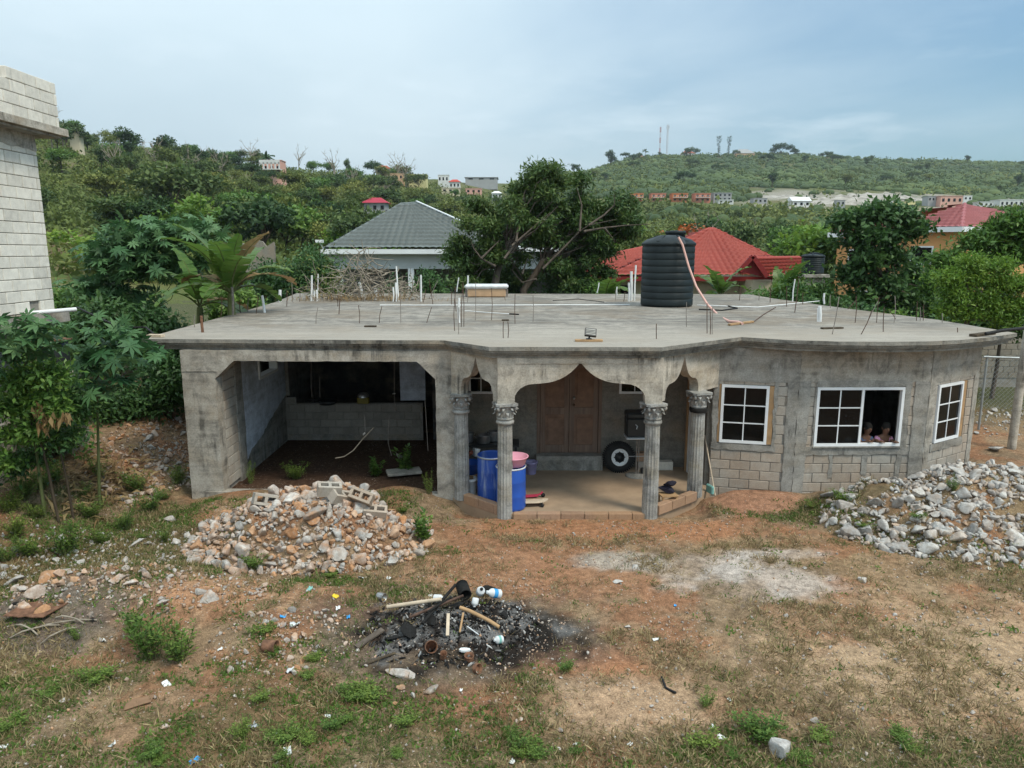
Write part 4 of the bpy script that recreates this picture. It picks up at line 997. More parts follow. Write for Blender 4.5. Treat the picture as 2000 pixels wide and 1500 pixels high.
lm('porch_post', MAT['white_trim'], gh, lambda m: m.box((atY(1131, 530, gy + 0.3).x, gy + 0.3, c0.z - 2.2), (0.30, 0.30, 4.1)))
lm('wall_lamp_arm', MAT['white_trim'], gh, lambda m: (m.box(tuple(atY(624, 471, gy - 1)), (0.42, 0.3, 0.16)), m.tube([atY(624, 473, gy - 1), atY(634, 492, gy)], 0.04, 6)))
# red house
ry = 40.0; rh = empty('red_roofed_house', (9, 44, 0.5), 0, 'bungalow with bright red tiled hip roof and small front gable behind the black water tank', 'house')
cream = simple('cream_wall', (0.50, 0.42, 0.29), 0.85, 0.1, 1, 0.08); fascia = simple('dark_red_fascia', (0.22, 0.022, 0.020), 0.6, 0.1, 2, 0.03)
a0, a1 = atY(1134, 536, ry + 0.8), atY(1395, 541, ry + 0.6); b0, b1 = atY(1207, 494, ry + 4), atY(1330, 468, ry + 5)
tile_slope(rh, a0, a1, b0, b1, 9, 0.34, MAT['tile_red']); tile_slope(rh, Vector((a0.x, ry + 8, a0.z)), a0, b0, b0, 9, 0.34, MAT['tile_red'])
m0, m1 = atY(1185, 541, ry), atY(1584, 541, ry); ap0, ap1 = atY(1384, 447, ry + 6), atY(1394, 447, ry + 6)
tile_slope(rh, m0, m1, ap0, ap1, 14, 0.34, MAT['tile_red']); tile_slope(rh, Vector((m0.x, ry + 12, m0.z)), m0, ap0, ap0, 14, 0.34, MAT['tile_red']); tile_slope(rh, m1, Vector((m1.x, ry + 12, m1.z)), ap1, ap1, 14, 0.34, MAT['tile_red'])
hip_cap(rh, [m0, ap0, ap1, m1], 0.10, MAT['tile_red']); hip_cap(rh, [a0, b0, b1], 0.10, MAT['tile_red'])
g_pk, g_l, g_r = atY(1469, 501, ry - 1.6), atY(1443, 530, ry - 1.6), atY(1497, 541, ry - 1.6); g_b, g_br = atY(1560, 500, ry + 1.2), atY(1583, 534, ry + 0.2)
tile_slope(rh, g_r, g_br, g_pk, g_b, 6, 0.34, MAT['tile_red'], 'gable_slope'); tile_slope(rh, Vector((g_l.x + 1.2, ry + 2, g_l.z)), g_l, Vector((g_b.x - 1, ry + 2.5, g_b.z)), g_pk, 6, 0.34, MAT['tile_red'], 'gable_slope')
lm('gable_end', fascia, rh, lambda m: m.slab([(g_l.x, g_l.z), (g_r.x, g_r.z - 0.02), (g_pk.x, g_pk.z - 0.02)], (0, ry - 1.5, 0), (1, 0, 0), (0, 0, 1), (0, 1, 0), 0.15))
for p_, q_ in ((g_l, g_pk), (g_pk, g_r)): lm('barge_board', fascia, rh, lambda m: m.bar(p_ + Vector((0, -.12, 0.02)), q_ + Vector((0, -.12, 0.02)), 0.08, 0.24))
lm('fascia_board', fascia, rh, lambda m: m.box(((m0.x + m1.x) / 2, ry - 0.02, m0.z - 0.10), (m1.x - m0.x, 0.08, 0.24)))
lm('fascia_board', fascia, rh, lambda m: m.bar(a0 + Vector((0, -.04, -0.1)), a1 + Vector((0, -.04, -0.1)), 0.08, 0.24))
lm('wall', cream, rh, lambda m: m.box(((a0.x + m1.x) / 2, ry + 4.5, m0.z - 2.0), (m1.x - a0.x - 1.2, 7.0, 3.7)))
lm('porch_wall', cream, rh, lambda m: m.box((g_r.x + 0.4, ry + 0.6, g_r.z - 2.0), (2.0, 3.6, 3.6)))
for px in (1180, 1225, 1535):
    w_ = atY(px, 566, ry + 0.95); lm('window', MAT['glass'], rh, lambda m: m.box((w_.x, ry + 0.98 if px < 1500 else ry - 1.2, w_.z - 0.3), (0.8, 0.05, 1.1)))
def water_tank(root, r, h, n=28):
    prof = [(0.0, 0.02), (r * 0.97, 0.02), (r, 0.05)]
    k = 9
    for i in range(k):
        z0 = 0.06 + (h * 0.80) * i / k; z1 = 0.06 + (h * 0.80) * (i + 1) / k; d = z1 - z0
        prof += [(r, z0 + d * 0.12), (r, z1 - d * 0.18), (r * 0.985, z1 - d * 0.12), (r * 0.985, z1 - d * 0.06), (r, z1 + d * 0.04)]
    zt = h * 0.86
    prof += [(r * 1.03, zt - 0.05), (r * 1.035, zt), (r * 1.0, zt + 0.03), (r * 0.86, zt + 0.05 + h * 0.03), (r * 0.55, zt + h * 0.09), (r * 0.36, zt + h * 0.115), (0.0, zt + h * 0.12)]
    m = MB(); m.lathe(prof, 56); m.build('tank_body', MAT['tank'], root)
    m = MB(); q = r * 0.40; m.lathe([(q * 0.9, zt + 0.04), (q * 0.92, zt + h * 0.13), (q, zt + h * 0.135), (q, zt + h * 0.165), (q * 0.9, zt + h * 0.175), (0, zt + h * 0.185)], 32, (r * 0.38, 0.25 * r, 0)); m.build('lid', MAT['tank'], root)
    m = MB()
    for k in range(5):
        a = 2 * math.pi * k / 5 + 2.6; m.bar((r * 0.42 * math.cos(a), r * 0.42 * math.sin(a), zt + h * 0.10), (r * 0.93 * math.cos(a), r * 0.93 * math.sin(a), zt + 0.05), 0.09, 0.07)
    m.build('dome_ribs', MAT['tank'], root)
t2c = atY(1586, 535, 37.5)
t2 = empty('water_tank', t2c, 0.4, 'small black water tank on a block stand beside the red roofed house', 'water tank'); water_tank(t2, 0.56, 1.05)
st = empty('tank_stand', (t2c.x, t2c.y, 0.3), 0, 'grey block stand under the small black tank by the red house', 'tank stand')
lm('pier', MAT['block_wall'], st, lambda m: m.box((t2c.x, t2c.y, t2c.z / 2 + 0.0), (1.0, 1.0, t2c.z - 0.35), ch=0.02)); lm('top_slab', MAT['conc'], st, lambda m: m.box((t2c.x, t2c.y, t2c.z - 0.09), (1.3, 1.3, 0.16), ch=0.01))
# orange house: corner towards the camera
oh = empty('orange_house', (30, 52, 1.5), 0, 'two-storey orange house with faded maroon tiled roof behind the trees on the right', 'house')
oy = 46.0; orange = simple('orange_wall_paint', (0.62, 0.32, 0.135), 0.85, 0.08, 0.7, 0.06, co='geo')
c0 = atY(1878, 446, oy); c1 = atY(1622, 452, oy + 5); c2 = atY(2140, 446, oy + 6); zE = c0.z; ap = atY(1884, 399, oy + 5.0)
def shrink(p, k=0.6): return Vector((p.x, p.y, p.z)) + (Vector((c0.x, oy + 6, 0)) - Vector((p.x, p.y, 0))).normalized() * k
w0, w1_, w2_ = shrink(c0), shrink(c1), shrink(c2)
back = Vector((c0.x + 2, oy + 14, zE))
lm('wall', orange, oh, lambda m: m.prism([(w1_.x, w1_.y), (w0.x, w0.y), (w2_.x, w2_.y), (back.x, back.y)], 0.0, zE - 0.05))
c1e = Vector((c1.x, c1.y, zE)); c2e = Vector((c2.x, c2.y, zE)); mid = c0.lerp(c1e, 0.52); r1_ = atY(1812, 401, oy + 8.5)
tile_slope(oh, mid, c0, ap, ap, 8, 0.36, MAT['tile_maroon']); tile_slope(oh, c0, c2e, ap, ap + Vector((4.5, 5, 0)), 8, 0.36, MAT['tile_maroon'])
lo0, lo1 = mid + Vector((0, 0, -0.25)), c1e + Vector((-.2, 0, -0.25)); tile_slope(oh, lo1, lo0, atY(1690, 424, oy + 8), atY(1800, 418, oy + 8), 6, 0.36, MAT['tile_maroon'])
tile_slope(oh, c2e, back, ap + Vector((4.5, 5, 0)), ap + Vector((2, 5, 0)), 8, 0.36, MAT['tile_maroon']); tile_slope(oh, back, c1e, ap, ap, 8, 0.36, MAT['tile_maroon'])
for a, b in ((mid, c0), (c0, c2e), (lo1, lo0)): lm('fascia_board', MAT['white_trim'], oh, lambda m: m.bar(a + Vector((0, -.06, -0.05)), b + Vector((0, -.06, -0.05)), 0.08, 0.32))
hip_cap(oh, [c0, ap], 0.14, MAT['tile_maroon'])
for (t, z, on) in ((0.25, 4.6, 1), (0.55, 4.6, 1), (0.8, 4.4, 1), (0.3, 1.6, 1), (0.7, 1.6, 1), (0.2, 4.6, 2), (0.45, 4.6, 2)):
    e = w1_ if on == 1 else w2_; p = w0.lerp(e, t); d = (e - w0); rz = math.atan2(d.y, d.x); nrm = Vector((-d.y, d.x, 0)).normalized(); nrm = nrm if nrm.y < 0 else -nrm
    wnd = empty('window', (0, 0, 0), 0, parent=oh); wnd.matrix_parent_inverse = Matrix.Translation(oh.location).inverted()
    m = MB(); m.box((p.x + nrm.x * 0.03, p.y + nrm.y * 0.03, z), (1.3, 0.08, 1.2), rz); m.build('frame', MAT['white_trim'], wnd)
    m = MB(); m.box((p.x + nrm.x * 0.075, p.y + nrm.y * 0.075, z), (1.1, 0.05, 1.0), rz); m.build('pane', MAT['glass'], wnd)

# rear block wall, wire fence and concrete pole on the right
rw = empty('block_wall', (13, 25, 0), 0, 'brown concrete block wall seen past the right corner of the flat roof', 'wall')
lm('wall_core', MAT['mortar'], rw, lambda m: Facet((10.9, 24.5), (19, 24.5), 0.14).wall(m, 0, 8.1, 0.0, 2.15))
for o in block_run(rw, (13.6, 24.5), (17.6, 24.5), 0.55, 8, MAT['block_wall'], 0.02): o.matrix_parent_inverse = Matrix.Translation(rw.location).inverted()
pp = atY(1992, 748, 16.6); pz = tz(pp.x, pp.y)
pole = tag(part('concrete_post', MAT['conc_light'], None, lambda m: (m.tube([(pp.x, pp.y, pz - 0.3), (pp.x + 0.03, pp.y, 3.55)], [0.095, 0.085], 12))), 'pale round concrete post at the right edge of the picture', 'post')
fn = empty('chain_link_fence', (12.6, 19, 0.3), 0, 'chain-link fence with galvanised rail beside the right corner of the house', 'fence')
fp = [atY(1921, 697, 18.5), atY(2075, 702, 18.2)]
lm('top_rail', MAT['galv'], fn, lambda m: m.tube([fp[0], fp[1]], 0.028, 8))
for p in (fp[0] + Vector((0.10, 0, 0)), fp[1]):
    g = tz(p.x, p.y); lm('post', MAT['galv'], fn, lambda m: m.tube([(p.x, p.y, g - 0.2), (p.x, p.y, p.z + 0.04)], 0.03, 8))
def wires(m):
    w, h = fp[1].x - fp[0].x, 1.35; s = 0.12; k = -h
    while k < w:
        for sg in (1, -1):
            a, b = (k, 0), (k + h, h)
            if sg < 0: a, b = (k + h, 0), (k, h)
            def clip(p, q):
                (x0, z0), (x1, z1) = p, q
                if x0 > x1: x0, z0, x1, z1 = x1, z1, x0, z0
                if x1 < 0 or x0 > w: return None
                if x0 < 0: z0 += (z1 - z0) * (0 - x0) / (x1 - x0); x0 = 0
                if x1 > w: z1 = z0 + (z1 - z0) * (w - x0) / (x1 - x0); x1 = w
                return (x0, z0), (x1, z1)
            r_ = clip(a, b)
            if r_: m.tube([(fp[0].x + r_[0][0], fp[0].y - 0.002, fp[0].z - 1.38 + r_[0][1]), (fp[0].x + r_[1][0], fp[0].y - 0.002 + (0.006 if sg > 0 else 0), fp[0].z - 1.38 + r_[1][1])], 0.0035, 3, False)
        k += s
lm('wire_mesh', MAT['galv'], fn, wires)

# ------------------------------------------------------------------ trees and plants
LEAF = np.array([(0, 0, 0), (0.5, 0.42, 0.10), (0, 1, -0.06), (-0.5, 0.42, 0.10)], np.float32); LEAF_F = np.array([(0, 1, 2, 3)])
def palmate(lobes=8):
    V, F = [(0, 0, 0)], []
    for k in range(lobes):
        a = (k + 0.5) / lobes * 2 * math.pi * 0.93 + 0.22; L = 1.0 - 0.35 * abs((k + 0.5) / lobes - 0.5) * 2
        d = (math.sin(a), -math.cos(a)); s = (d[1], -d[0]); o = len(V)
        V += [(d[0] * L * 0.5 + s[0] * 0.13, d[1] * L * 0.5 + s[1] * 0.13, 0.05), (d[0] * L, d[1] * L, -0.16), (d[0] * L * 0.5 - s[0] * 0.13, d[1] * L * 0.5 - s[1] * 0.13, 0.05)]
        F.append((0, o, o + 1, o + 2))
    return np.array(V, np.float32), np.array(F)
PALM_V, PALM_F = palmate()
def crown_points(blobs, n, g, shell=0.42):
    b = np.array(blobs, float); w = (b[:, 3] * b[:, 5]) ** 1.0; w /= w.sum(); i = g.choice(len(b), n, p=w)
    d = rand_dirs(n, g); d[:, 2] = np.where(d[:, 2] < -0.3, -d[:, 2] * 0.6, d[:, 2]); d /= np.linalg.norm(d, axis=1, keepdims=True)
    r = g.random(n) ** shell; lump = 0.82 + 0.36 * g.random(n)
    return b[i, :3] + d * b[i, 3:6] * (r * lump)[:, None], d
def crown_mesh(name, blobs, clumps, per, cr, L, W, mat, seed, droop=0.0, up=0.6, tpl=(LEAF, LEAF_F), flat=0.7, shell=0.42):
    g = np.random.default_rng(seed); P, D = crown_points(blobs, clumps, g, shell)
    n = clumps * per; off = g.normal(size=(n, 3)) * cr * np.array([1, 1, flat]); T = np.repeat(P, per, 0) + off
    o = np.repeat(D, per, 0); dirs = o * 0.55 + rand_dirs(n, g) * 0.9 + np.array([0, 0, -droop])
    nr = o * 0.45 + rand_dirs(n, g) * 0.55 + np.array([0, 0, up]); s = g.uniform(0.65, 1.25, n)
    sc = np.stack([W * s, L * s, L * s * 0.6], 1)
    V, F = scatter(tpl[0], tpl[1], frames(dirs, nr), T, sc)
    tn = np.clip(np.repeat(g.random(clumps), per) * 0.6 + g.random(n) * 0.4, 0, 1)
    return np_mesh(name, V, F, mat, np.repeat(tn, len(tpl[0])))
def limb(m, a, b, r0, r1, g, wob=0.12, k=5):
    a, b = Vector(a), Vector(b); L = (b - a).length; pts = []
    for i in range(k + 1):
        t = i / k; p = a.lerp(b, t)
        if 0 < i < k: p += Vector(tuple(g.normal(size=3) * L * wob * 0.35))
        p.z += L * 0.05 * math.sin(t * math.pi); pts.append(p)
    m.tube(pts, [r0 + (r1 - r0) * i / k for i in range(k + 1)], 7, True); return pts
def make_tree(name, label, blobs, base, fork, rt, leaf, clumps, per, cr, L, W, seed, group=None, bark='bark', cat='tree', droop=0.2, trunk_pts=None, tpl=(LEAF, LEAF_F), shell=0.42, up=0.6):
    t = empty(name, base, 0, label, cat, group); inv = Matrix.Translation(base).inverted(); g = np.random.default_rng(seed)
    m = MB(); pts = trunk_pts or [Vector(base) - Vector((0, 0, 0.4)), Vector(base).lerp(Vector(fork), 0.5) + Vector((rt * 0.6, 0, 0)), Vector(fork)]
    m.tube(pts, [rt * (1.25 - 0.55 * i / (len(pts) - 1)) for i in range(len(pts))], 10)
    for b in blobs:
        limb(m, fork, (b[0], b[1], b[2] - b[5] * 0.25), rt * (0.5 if len(blobs) < 12 else 0.3), rt * 0.08, g)
        for _ in range(3):
            d = rand_dirs(1, g)[0]; limb(m, (b[0], b[1], b[2] - b[5] * 0.3), (b[0] + d[0] * b[3] * 0.8, b[1] + d[1] * b[4] * 0.8, b[2] + abs(d[2]) * b[5] * 0.8), rt * 0.16, rt * 0.04, g, k=3)
    o = m.build('trunk', MAT[bark], t); o.matrix_parent_inverse = inv
    c = link_mesh('crown', crown_mesh('crown', blobs, clumps, per, cr, L, W, MAT[leaf], seed, droop, up, tpl, shell=shell), t); c.matrix_parent_inverse = inv
    return t
def pxblobs(lst, Y, dy=0.8, g=None):                    # blobs given as photo ellipses at depth Y become ellipsoids there
    out = []
    for i, (px, py, rx, ry, *dd) in enumerate(lst):
        y = Y + (dd[0] if dd else 0); c = atY(px, py, y); k = y / 1400; out.append((c.x, c.y, c.z, rx * k, (rx + ry) / 2 * k * dy, ry * k))
    return out
def ground_at(px, Y):
    x = (px - 1000) / 1400 * Y; return Vector((x, Y, tz(x, Y)))

# two mango trees behind the roof
bA = pxblobs([(x_ + 14, y_ + 3, 17, 15, d_) for (x_, y_, d_) in ((900, 440, 0), (922, 402, .5), (938, 442, -1), (960, 418, .6), (985, 402, -.8), (1006, 372, .4), (1024, 347, 0), (1040, 333, .6), (1066, 332, -.4), (1078, 356, .5), (1052, 376, -.6), (1030, 402, .8), (1000, 432, -1.2), (970, 458, .5), (940, 478, -.6), (905, 487, .8), (888, 516, -.5), (916, 522, .6), (952, 503, -1), (1016, 456, .3), (1046, 440, -.8), (1072, 402, .9), (884, 474, 0), (925, 545, .5), (885, 548, -.4), (905, 562, -1.2), (950, 545, 1.5), (870, 500, .6), (1000, 500, 1.6), (1010, 545, 2.0), (960, 470, 1.2), (990, 455, 1.5), (930, 505, 1.4), (1030, 425, 1.4), (975, 525, 2.2), (1040, 470, 1.8))], 35, 1.1)
gA = ground_at(966, 34.5)
make_tree('mango_tree', 'broad dark mango tree with grey trunk behind the white-topped box on the roof', bA, gA, atY(985, 500, 34.5), 0.18, 'mango_leaf', 760, 34, 0.21, 0.26, 0.085, 101, 'mango trees behind the roof', droop=0.5,
          trunk_pts=[gA, atY(966, 560, 34.5), atY(972, 530, 34.5), atY(985, 500, 34.5)])
bB = pxblobs([(x_ + 16, y_ + 3, 18, 15, d_) for (x_, y_, d_) in ((1120, 352, 0), (1114, 386, .6), (1136, 404, -.6), (1098, 412, .3), (1126, 434, -.8), (1162, 432, .5), (1180, 402, -.3), (1200, 388, .4), (1192, 432, .8), (1150, 468, -.7), (1110, 472, .5), (1080, 470, -.4), (1096, 512, .8), (1132, 512, -.6), (1060, 506, .4), (1166, 492, .6), (1212, 432, -.5), (1086, 547, .2), (1122, 546, -.4), (1160, 530, .5), (1100, 562, -1.0), (1075, 520, -1.2), (1140, 560, .6), (1060, 545, 1.4), (1090, 440, .6), (1120, 490, 1.4), (1140, 440, 1.3), (1070, 450, 1.6), (1180, 460, 1.0), (1105, 530, 1.8), (1205, 410, .8), (1215, 455, .6))], 36.5, 1.1)
gB = ground_at(1030, 36)
make_tree('mango_tree', 'leaning dark mango tree with bare outer limbs behind the roof', bB, gB, atY(1058, 520, 36), 0.18, 'mango_leaf', 760, 34, 0.21, 0.26, 0.085, 102, 'mango trees behind the roof', droop=0.5,
          trunk_pts=[gB, atY(1022, 566, 36), atY(1045, 536, 36), atY(1062, 505, 36)])
mangos = [o for o in C.objects if o.name.startswith('mango_tree')]
for t, segs, Y in ((mangos[0], [[(985, 505), (1012, 470), (1045, 450), (1090, 402)], [(1000, 480), (1040, 445), (1075, 415)], [(968, 520), (940, 505), (925, 485), (920, 470)], [(940, 505), (975, 470)], [(1008, 472), (1014, 430), (1012, 420)]], 33.4),
                   (mangos[1], [[(1060, 525), (1105, 480), (1132, 452), (1150, 440), (1205, 428)], [(1132, 452), (1136, 400), (1126, 365)], [(1140, 452), (1180, 445), (1225, 440), (1270, 438)], [(1150, 440), (1180, 420), (1200, 400), (1200, 380)], [(1180, 445), (1200, 470)], [(1048, 545), (1020, 552), (1000, 528), (1012, 500)], [(1020, 535), (1030, 505)]], 34.6)):
    m = MB()
    for s in segs:
        pts = [atY(x, y, Y + 0.3 * math.sin(i)) for i, (x, y) in enumerate(s)]; m.tube(pts, [0.065 * (1 - 0.8 * i / (len(pts) - 1)) for i in range(len(pts))], 6)
    o = m.build('bare_branches', MAT['bark'], t); o.matrix_parent_inverse = Matrix.Translation(t.location).inverted()
# shrubs along the rear of the house (each its own plant)
shrub_n = 0
def shrub(px, ytop, rx, Y, leaf, label, seed, per=26, L=0.2, W=0.085, name='shrub', group=None, h=None):
    g = ground_at(px, Y); top = atY(px, ytop, Y).z; hh = max(0.5, top - g.z) if h is None else h; r = rx * Y / 1400
    bl = [(g.x + random.uniform(-.35, .35) * r, g.y, top - hh * q, r * random.uniform(.7, 1.0), r * 0.8, hh * 0.28) for q in (0.26, 0.45, 0.62, 0.8)]
    bl += [(g.x + s * r * 0.55, g.y + 0.2, top - hh * random.uniform(.35, .55), r * 0.55, r * 0.5, hh * 0.22) for s in (-1, 1)]
    return make_tree(name, label, bl, g, Vector((g.x, g.y, g.z + hh * 0.35)), 0.05 + 0.02 * hh, leaf, int(150 + r * 90), per, 0.22, L, W, seed, group, 'bark_dark', 'shrub', 0.3)
GS = 'shrubs close behind the flat roof'
shrub(605, 482, 62, 31, 'dark_leaf', 'dense rounded dark green shrub behind the heap of dead branches', 201, group=GS)
shrub(530, 510, 40, 32, 'dark_leaf', 'dark green shrub just right of the banana plant', 202, group=GS)
shrub(850, 520, 42, 33, 'dark_leaf', 'dark shrub in front of the grey house veranda beside the mango trunk', 203, group=GS)
shrub(765, 545, 22, 33, 'dark_leaf', 'narrow dark shrub by the white veranda post', 204, group=GS)
shrub(1000, 530, 48, 38, 'dark_leaf', 'dark undergrowth shrub between the two mango trunks', 205, group=GS)
shrub(1110, 530, 42, 38, 'dark_leaf', 'dark undergrowth shrub right of the leaning mango trunk', 206, group=GS)
shrub(1180, 548, 26, 34, 'mid_leaf', 'fern-like green shrub by the white porch post', 207, group=GS)
shrub(1480, 565, 30, 30, 'mid_leaf', 'low green shrub below the small red gable', 208, group=GS)
shrub(1540, 520, 24, 31, 'mid_leaf', 'upright green shrub at the right end of the red roof', 209, group=GS)
shrub(1590, 545, 30, 32, 'mid_leaf', 'bushy shrub below the small black tank', 210, group=GS)
shrub(1640, 585, 30, 27, 'dark_leaf', 'dark shrub at the roof edge left of the big dark tree', 211, group=GS)
shrub(455, 560, 45, 26, 'mid_leaf', 'green shrub behind the banana plant at the roof edge', 212, group=GS)
shrub(110, 560, 60, 24, 'mid_leaf', 'green shrub beside the pale block house', 213, group=GS)
shrub(175, 590, 55, 20, 'dark_leaf', 'dark shrub beyond the castor plants at the left', 214, group=GS)
shrub(300, 610, 55, 21, 'dark_leaf', 'dark green thicket shrub beside the left roof edge', 215, group=GS)
shrub(60, 700, 60, 14.2, 'mid_leaf', 'leafy shrub hanging over the boundary wall', 216, L=0.16, W=0.07)
shrub(310, 700, 40, 17.5, 'dark_leaf', 'dark bush against the outer left wall of the house', 217, L=0.14, W=0.06)
shrub(220, 770, 60, 17.0, 'dark_leaf', 'low dark bush at the end of the boundary wall', 218, L=0.14, W=0.06)
shrub(1700, 600, 40, 25, 'dark_leaf', 'dark shrub at the roof edge below the almond tree', 219, group=GS); shrub(1770, 612, 40, 23.5, 'mid_leaf', 'green shrub at the roof edge right of the almond trunk', 220, group=GS); shrub(1840, 622, 36, 22.5, 'dark_leaf', 'dark shrub behind the roof edge left of the feathery tree', 221, group=GS); shrub(1560, 560, 36, 29, 'dark_leaf', 'dark leafy shrub behind the roof edge below the small tank', 222, group=GS); shrub(1860, 500, 44, 36, 'mid_leaf', 'tall leafy shrub in front of the orange wall', 223, group=GS); shrub(1790, 520, 40, 38, 'dark_leaf', 'tall dark shrub against the orange house corner', 224, group=GS); shrub(1950, 560, 50, 30, 'dark_leaf', 'dark tall shrub behind the feathery tree', 225, group=GS)
# right-hand trees
bD = pxblobs([(x_, y_, 21, 17, d_) for (x_, y_, d_) in ((1652, 436, 0), (1688, 428, .4), (1724, 416, -.3), (1760, 426, .5), (1786, 450, 0), (1700, 466, -.6), (1664, 474, .5), (1742, 462, .2), (1690, 512, -.5), (1722, 500, .5), (1660, 540, 0), (1756, 506, -.3), (1780, 540, .6), (1700, 552, .3), (1740, 560, -.6), (1820, 560, .4), (1770, 590, 0), (1680, 590, -.4), (1722, 606, .4), (1830, 600, 0), (1650, 606, .4))], 31, 1.1)
make_tree('almond_tree', 'tall dark glossy-leaved tree in front of the orange house', bD, ground_at(1725, 31), atY(1722, 560, 31), 0.2, 'dark_leaf', 620, 20, 0.27, 0.27, 0.14, 103, droop=0.1, shell=0.6)
bE = pxblobs([(1905, 545, 24, 10), (1955, 556, 26, 10), (1866, 578, 28, 10), (1915, 585, 26, 9), (1980, 598, 30, 10), (1845, 545, 20, 9), (1945, 522, 22, 10), (1885, 612, 26, 8), (1990, 560, 26, 10), (1930, 610, 24, 8), (1852, 605, 20, 8), (1900, 515, 18, 9), (1965, 628, 22, 8)], 21)
make_tree('feathery_tree', 'light yellow-green feathery tree over the right corner of the flat roof', bE, ground_at(1890, 21), atY(1888, 628, 21), 0.10, 'lime_leaf', 400, 40, 0.17, 0.13, 0.042, 104, droop=0.1, bark='bark', shell=0.7)
bF = pxblobs([(1905, 478, 22, 15), (1945, 455, 22, 16), (1980, 440, 22, 18), (1985, 500, 26, 18), (1850, 512, 20, 15), (1920, 515, 22, 14), (2015, 460, 30, 24), (1830, 560, 22, 20), (1955, 490, 20, 14), (1880, 545, 20, 14)], 27)
make_tree('feathery_tree', 'taller green tree at the right edge partly hiding the orange house', bF, ground_at(1935, 27), atY(1930, 590, 27), 0.14, 'mid_leaf', 460, 28, 0.24, 0.22, 0.085, 105, droop=0.1, shell=0.7)
bG = pxblobs([(1950, 630, 40, 22), (1990, 640, 40, 26), (1915, 640, 24, 14)], 22.5)
make_tree('shrub', 'dark leafy shrub below the feathery tree at the right edge', bG, ground_at(1955, 22.5), atY(1955, 650, 22.5), 0.06, 'dark_leaf', 180, 26, 0.2, 0.18, 0.075, 106, cat='shrub')
# castor plants with star-shaped leaves
def castor(label, blobs, base, fork, clumps, size, seed, group='castor plants on the left'):
    t = make_tree('castor_plant', label, blobs, base, fork, 0.026, 'castor_leaf', clumps, 3, size * 0.8, size, size, seed, group, 'stem_green', 'plant', 0.25, tpl=(PALM_V, PALM_F), shell=0.35, up=1.0)
bH = pxblobs([(300, 470, 95, 34), (235, 510, 60, 44), (380, 465, 60, 30), (290, 530, 90, 40), (410, 510, 40, 34), (200, 575, 50, 34), (260, 600, 60, 30)], 23)
castor('large spreading castor plant with blue-green star leaves left of the banana plant', bH, ground_at(310, 23), atY(310, 600, 23), 330, 0.34, 107)
bI = pxblobs([(215, 665, 38, 30), (185, 710, 40, 40), (245, 700, 36, 36), (220, 750, 42, 26), (175, 760, 26, 24)], 12.6)
castor('castor plant with big hand-shaped leaves just left of the flat roof corner', bI, ground_at(150, 13.1), atY(190, 775, 12.8), 34, 0.27, 108)
bJ = pxblobs([(60, 640, 40, 26), (25, 700, 30, 40), (95, 670, 30, 30)], 11.6)
castor('castor plant with big leaves at the left edge beneath the block house', bJ, ground_at(40, 12.2), atY(45, 720, 11.9), 26, 0.25, 109)
# fine-leaved bushes at the left edge
bK = pxblobs([(40, 745, 34, 24), (105, 738, 26, 24), (25, 800, 28, 20), (80, 785, 30, 18), (20, 855, 22, 18), (60, 850, 18, 20), (110, 800, 16, 16), (15, 905, 18, 14)], 11.8)
make_tree('leafy_bush', 'fine-leaved green bush in front of the boundary wall at the left edge', bK, ground_at(70, 12.2), atY(65, 810, 11.9), 0.022, 'mid_leaf', 190, 22, 0.11, 0.12, 0.05, 110, bark='bark_dark', cat='bush')
bL = pxblobs([(150, 800, 14, 40), (60, 900, 30, 20), (20, 920, 24, 22), (130, 860, 18, 30)], 12.2)
make_tree('leafy_bush', 'sparse bush with bare stems against the boundary wall', bL, ground_at(100, 12.4), atY(110, 850, 12.2), 0.02, 'dark_leaf', 110, 16, 0.12, 0.11, 0.05, 111, bark='bark_dark', cat='bush')
# dead leaves hanging on a stem
dl = atY(90, 800, 11.5); g = np.random.default_rng(5); n = 42
T = np.array([tuple(atY(*p, 11.5)) for p in ((88, 810), (75, 790), (110, 812), (125, 808), (85, 825))])[g.integers(0, 5, n)] + g.normal(size=(n, 3)) * 0.045
V, F = scatter(LEAF, LEAF_F, frames(rand_dirs(n, g) * 0.4 + np.array([0, 0, -1.0]), rand_dirs(n, g)), T, np.stack([g.uniform(.05, .09, n), g.uniform(.14, .26, n), np.full(n, .2)], 1))
tag(link_mesh('dead_leaf_cluster', np_mesh('dead_leaf_cluster', V, F, MAT['dry_leaf'], np.repeat(g.random(n), 4))), 'cluster of withered tan leaves hanging from a bush by the boundary wall', 'dead leaves')
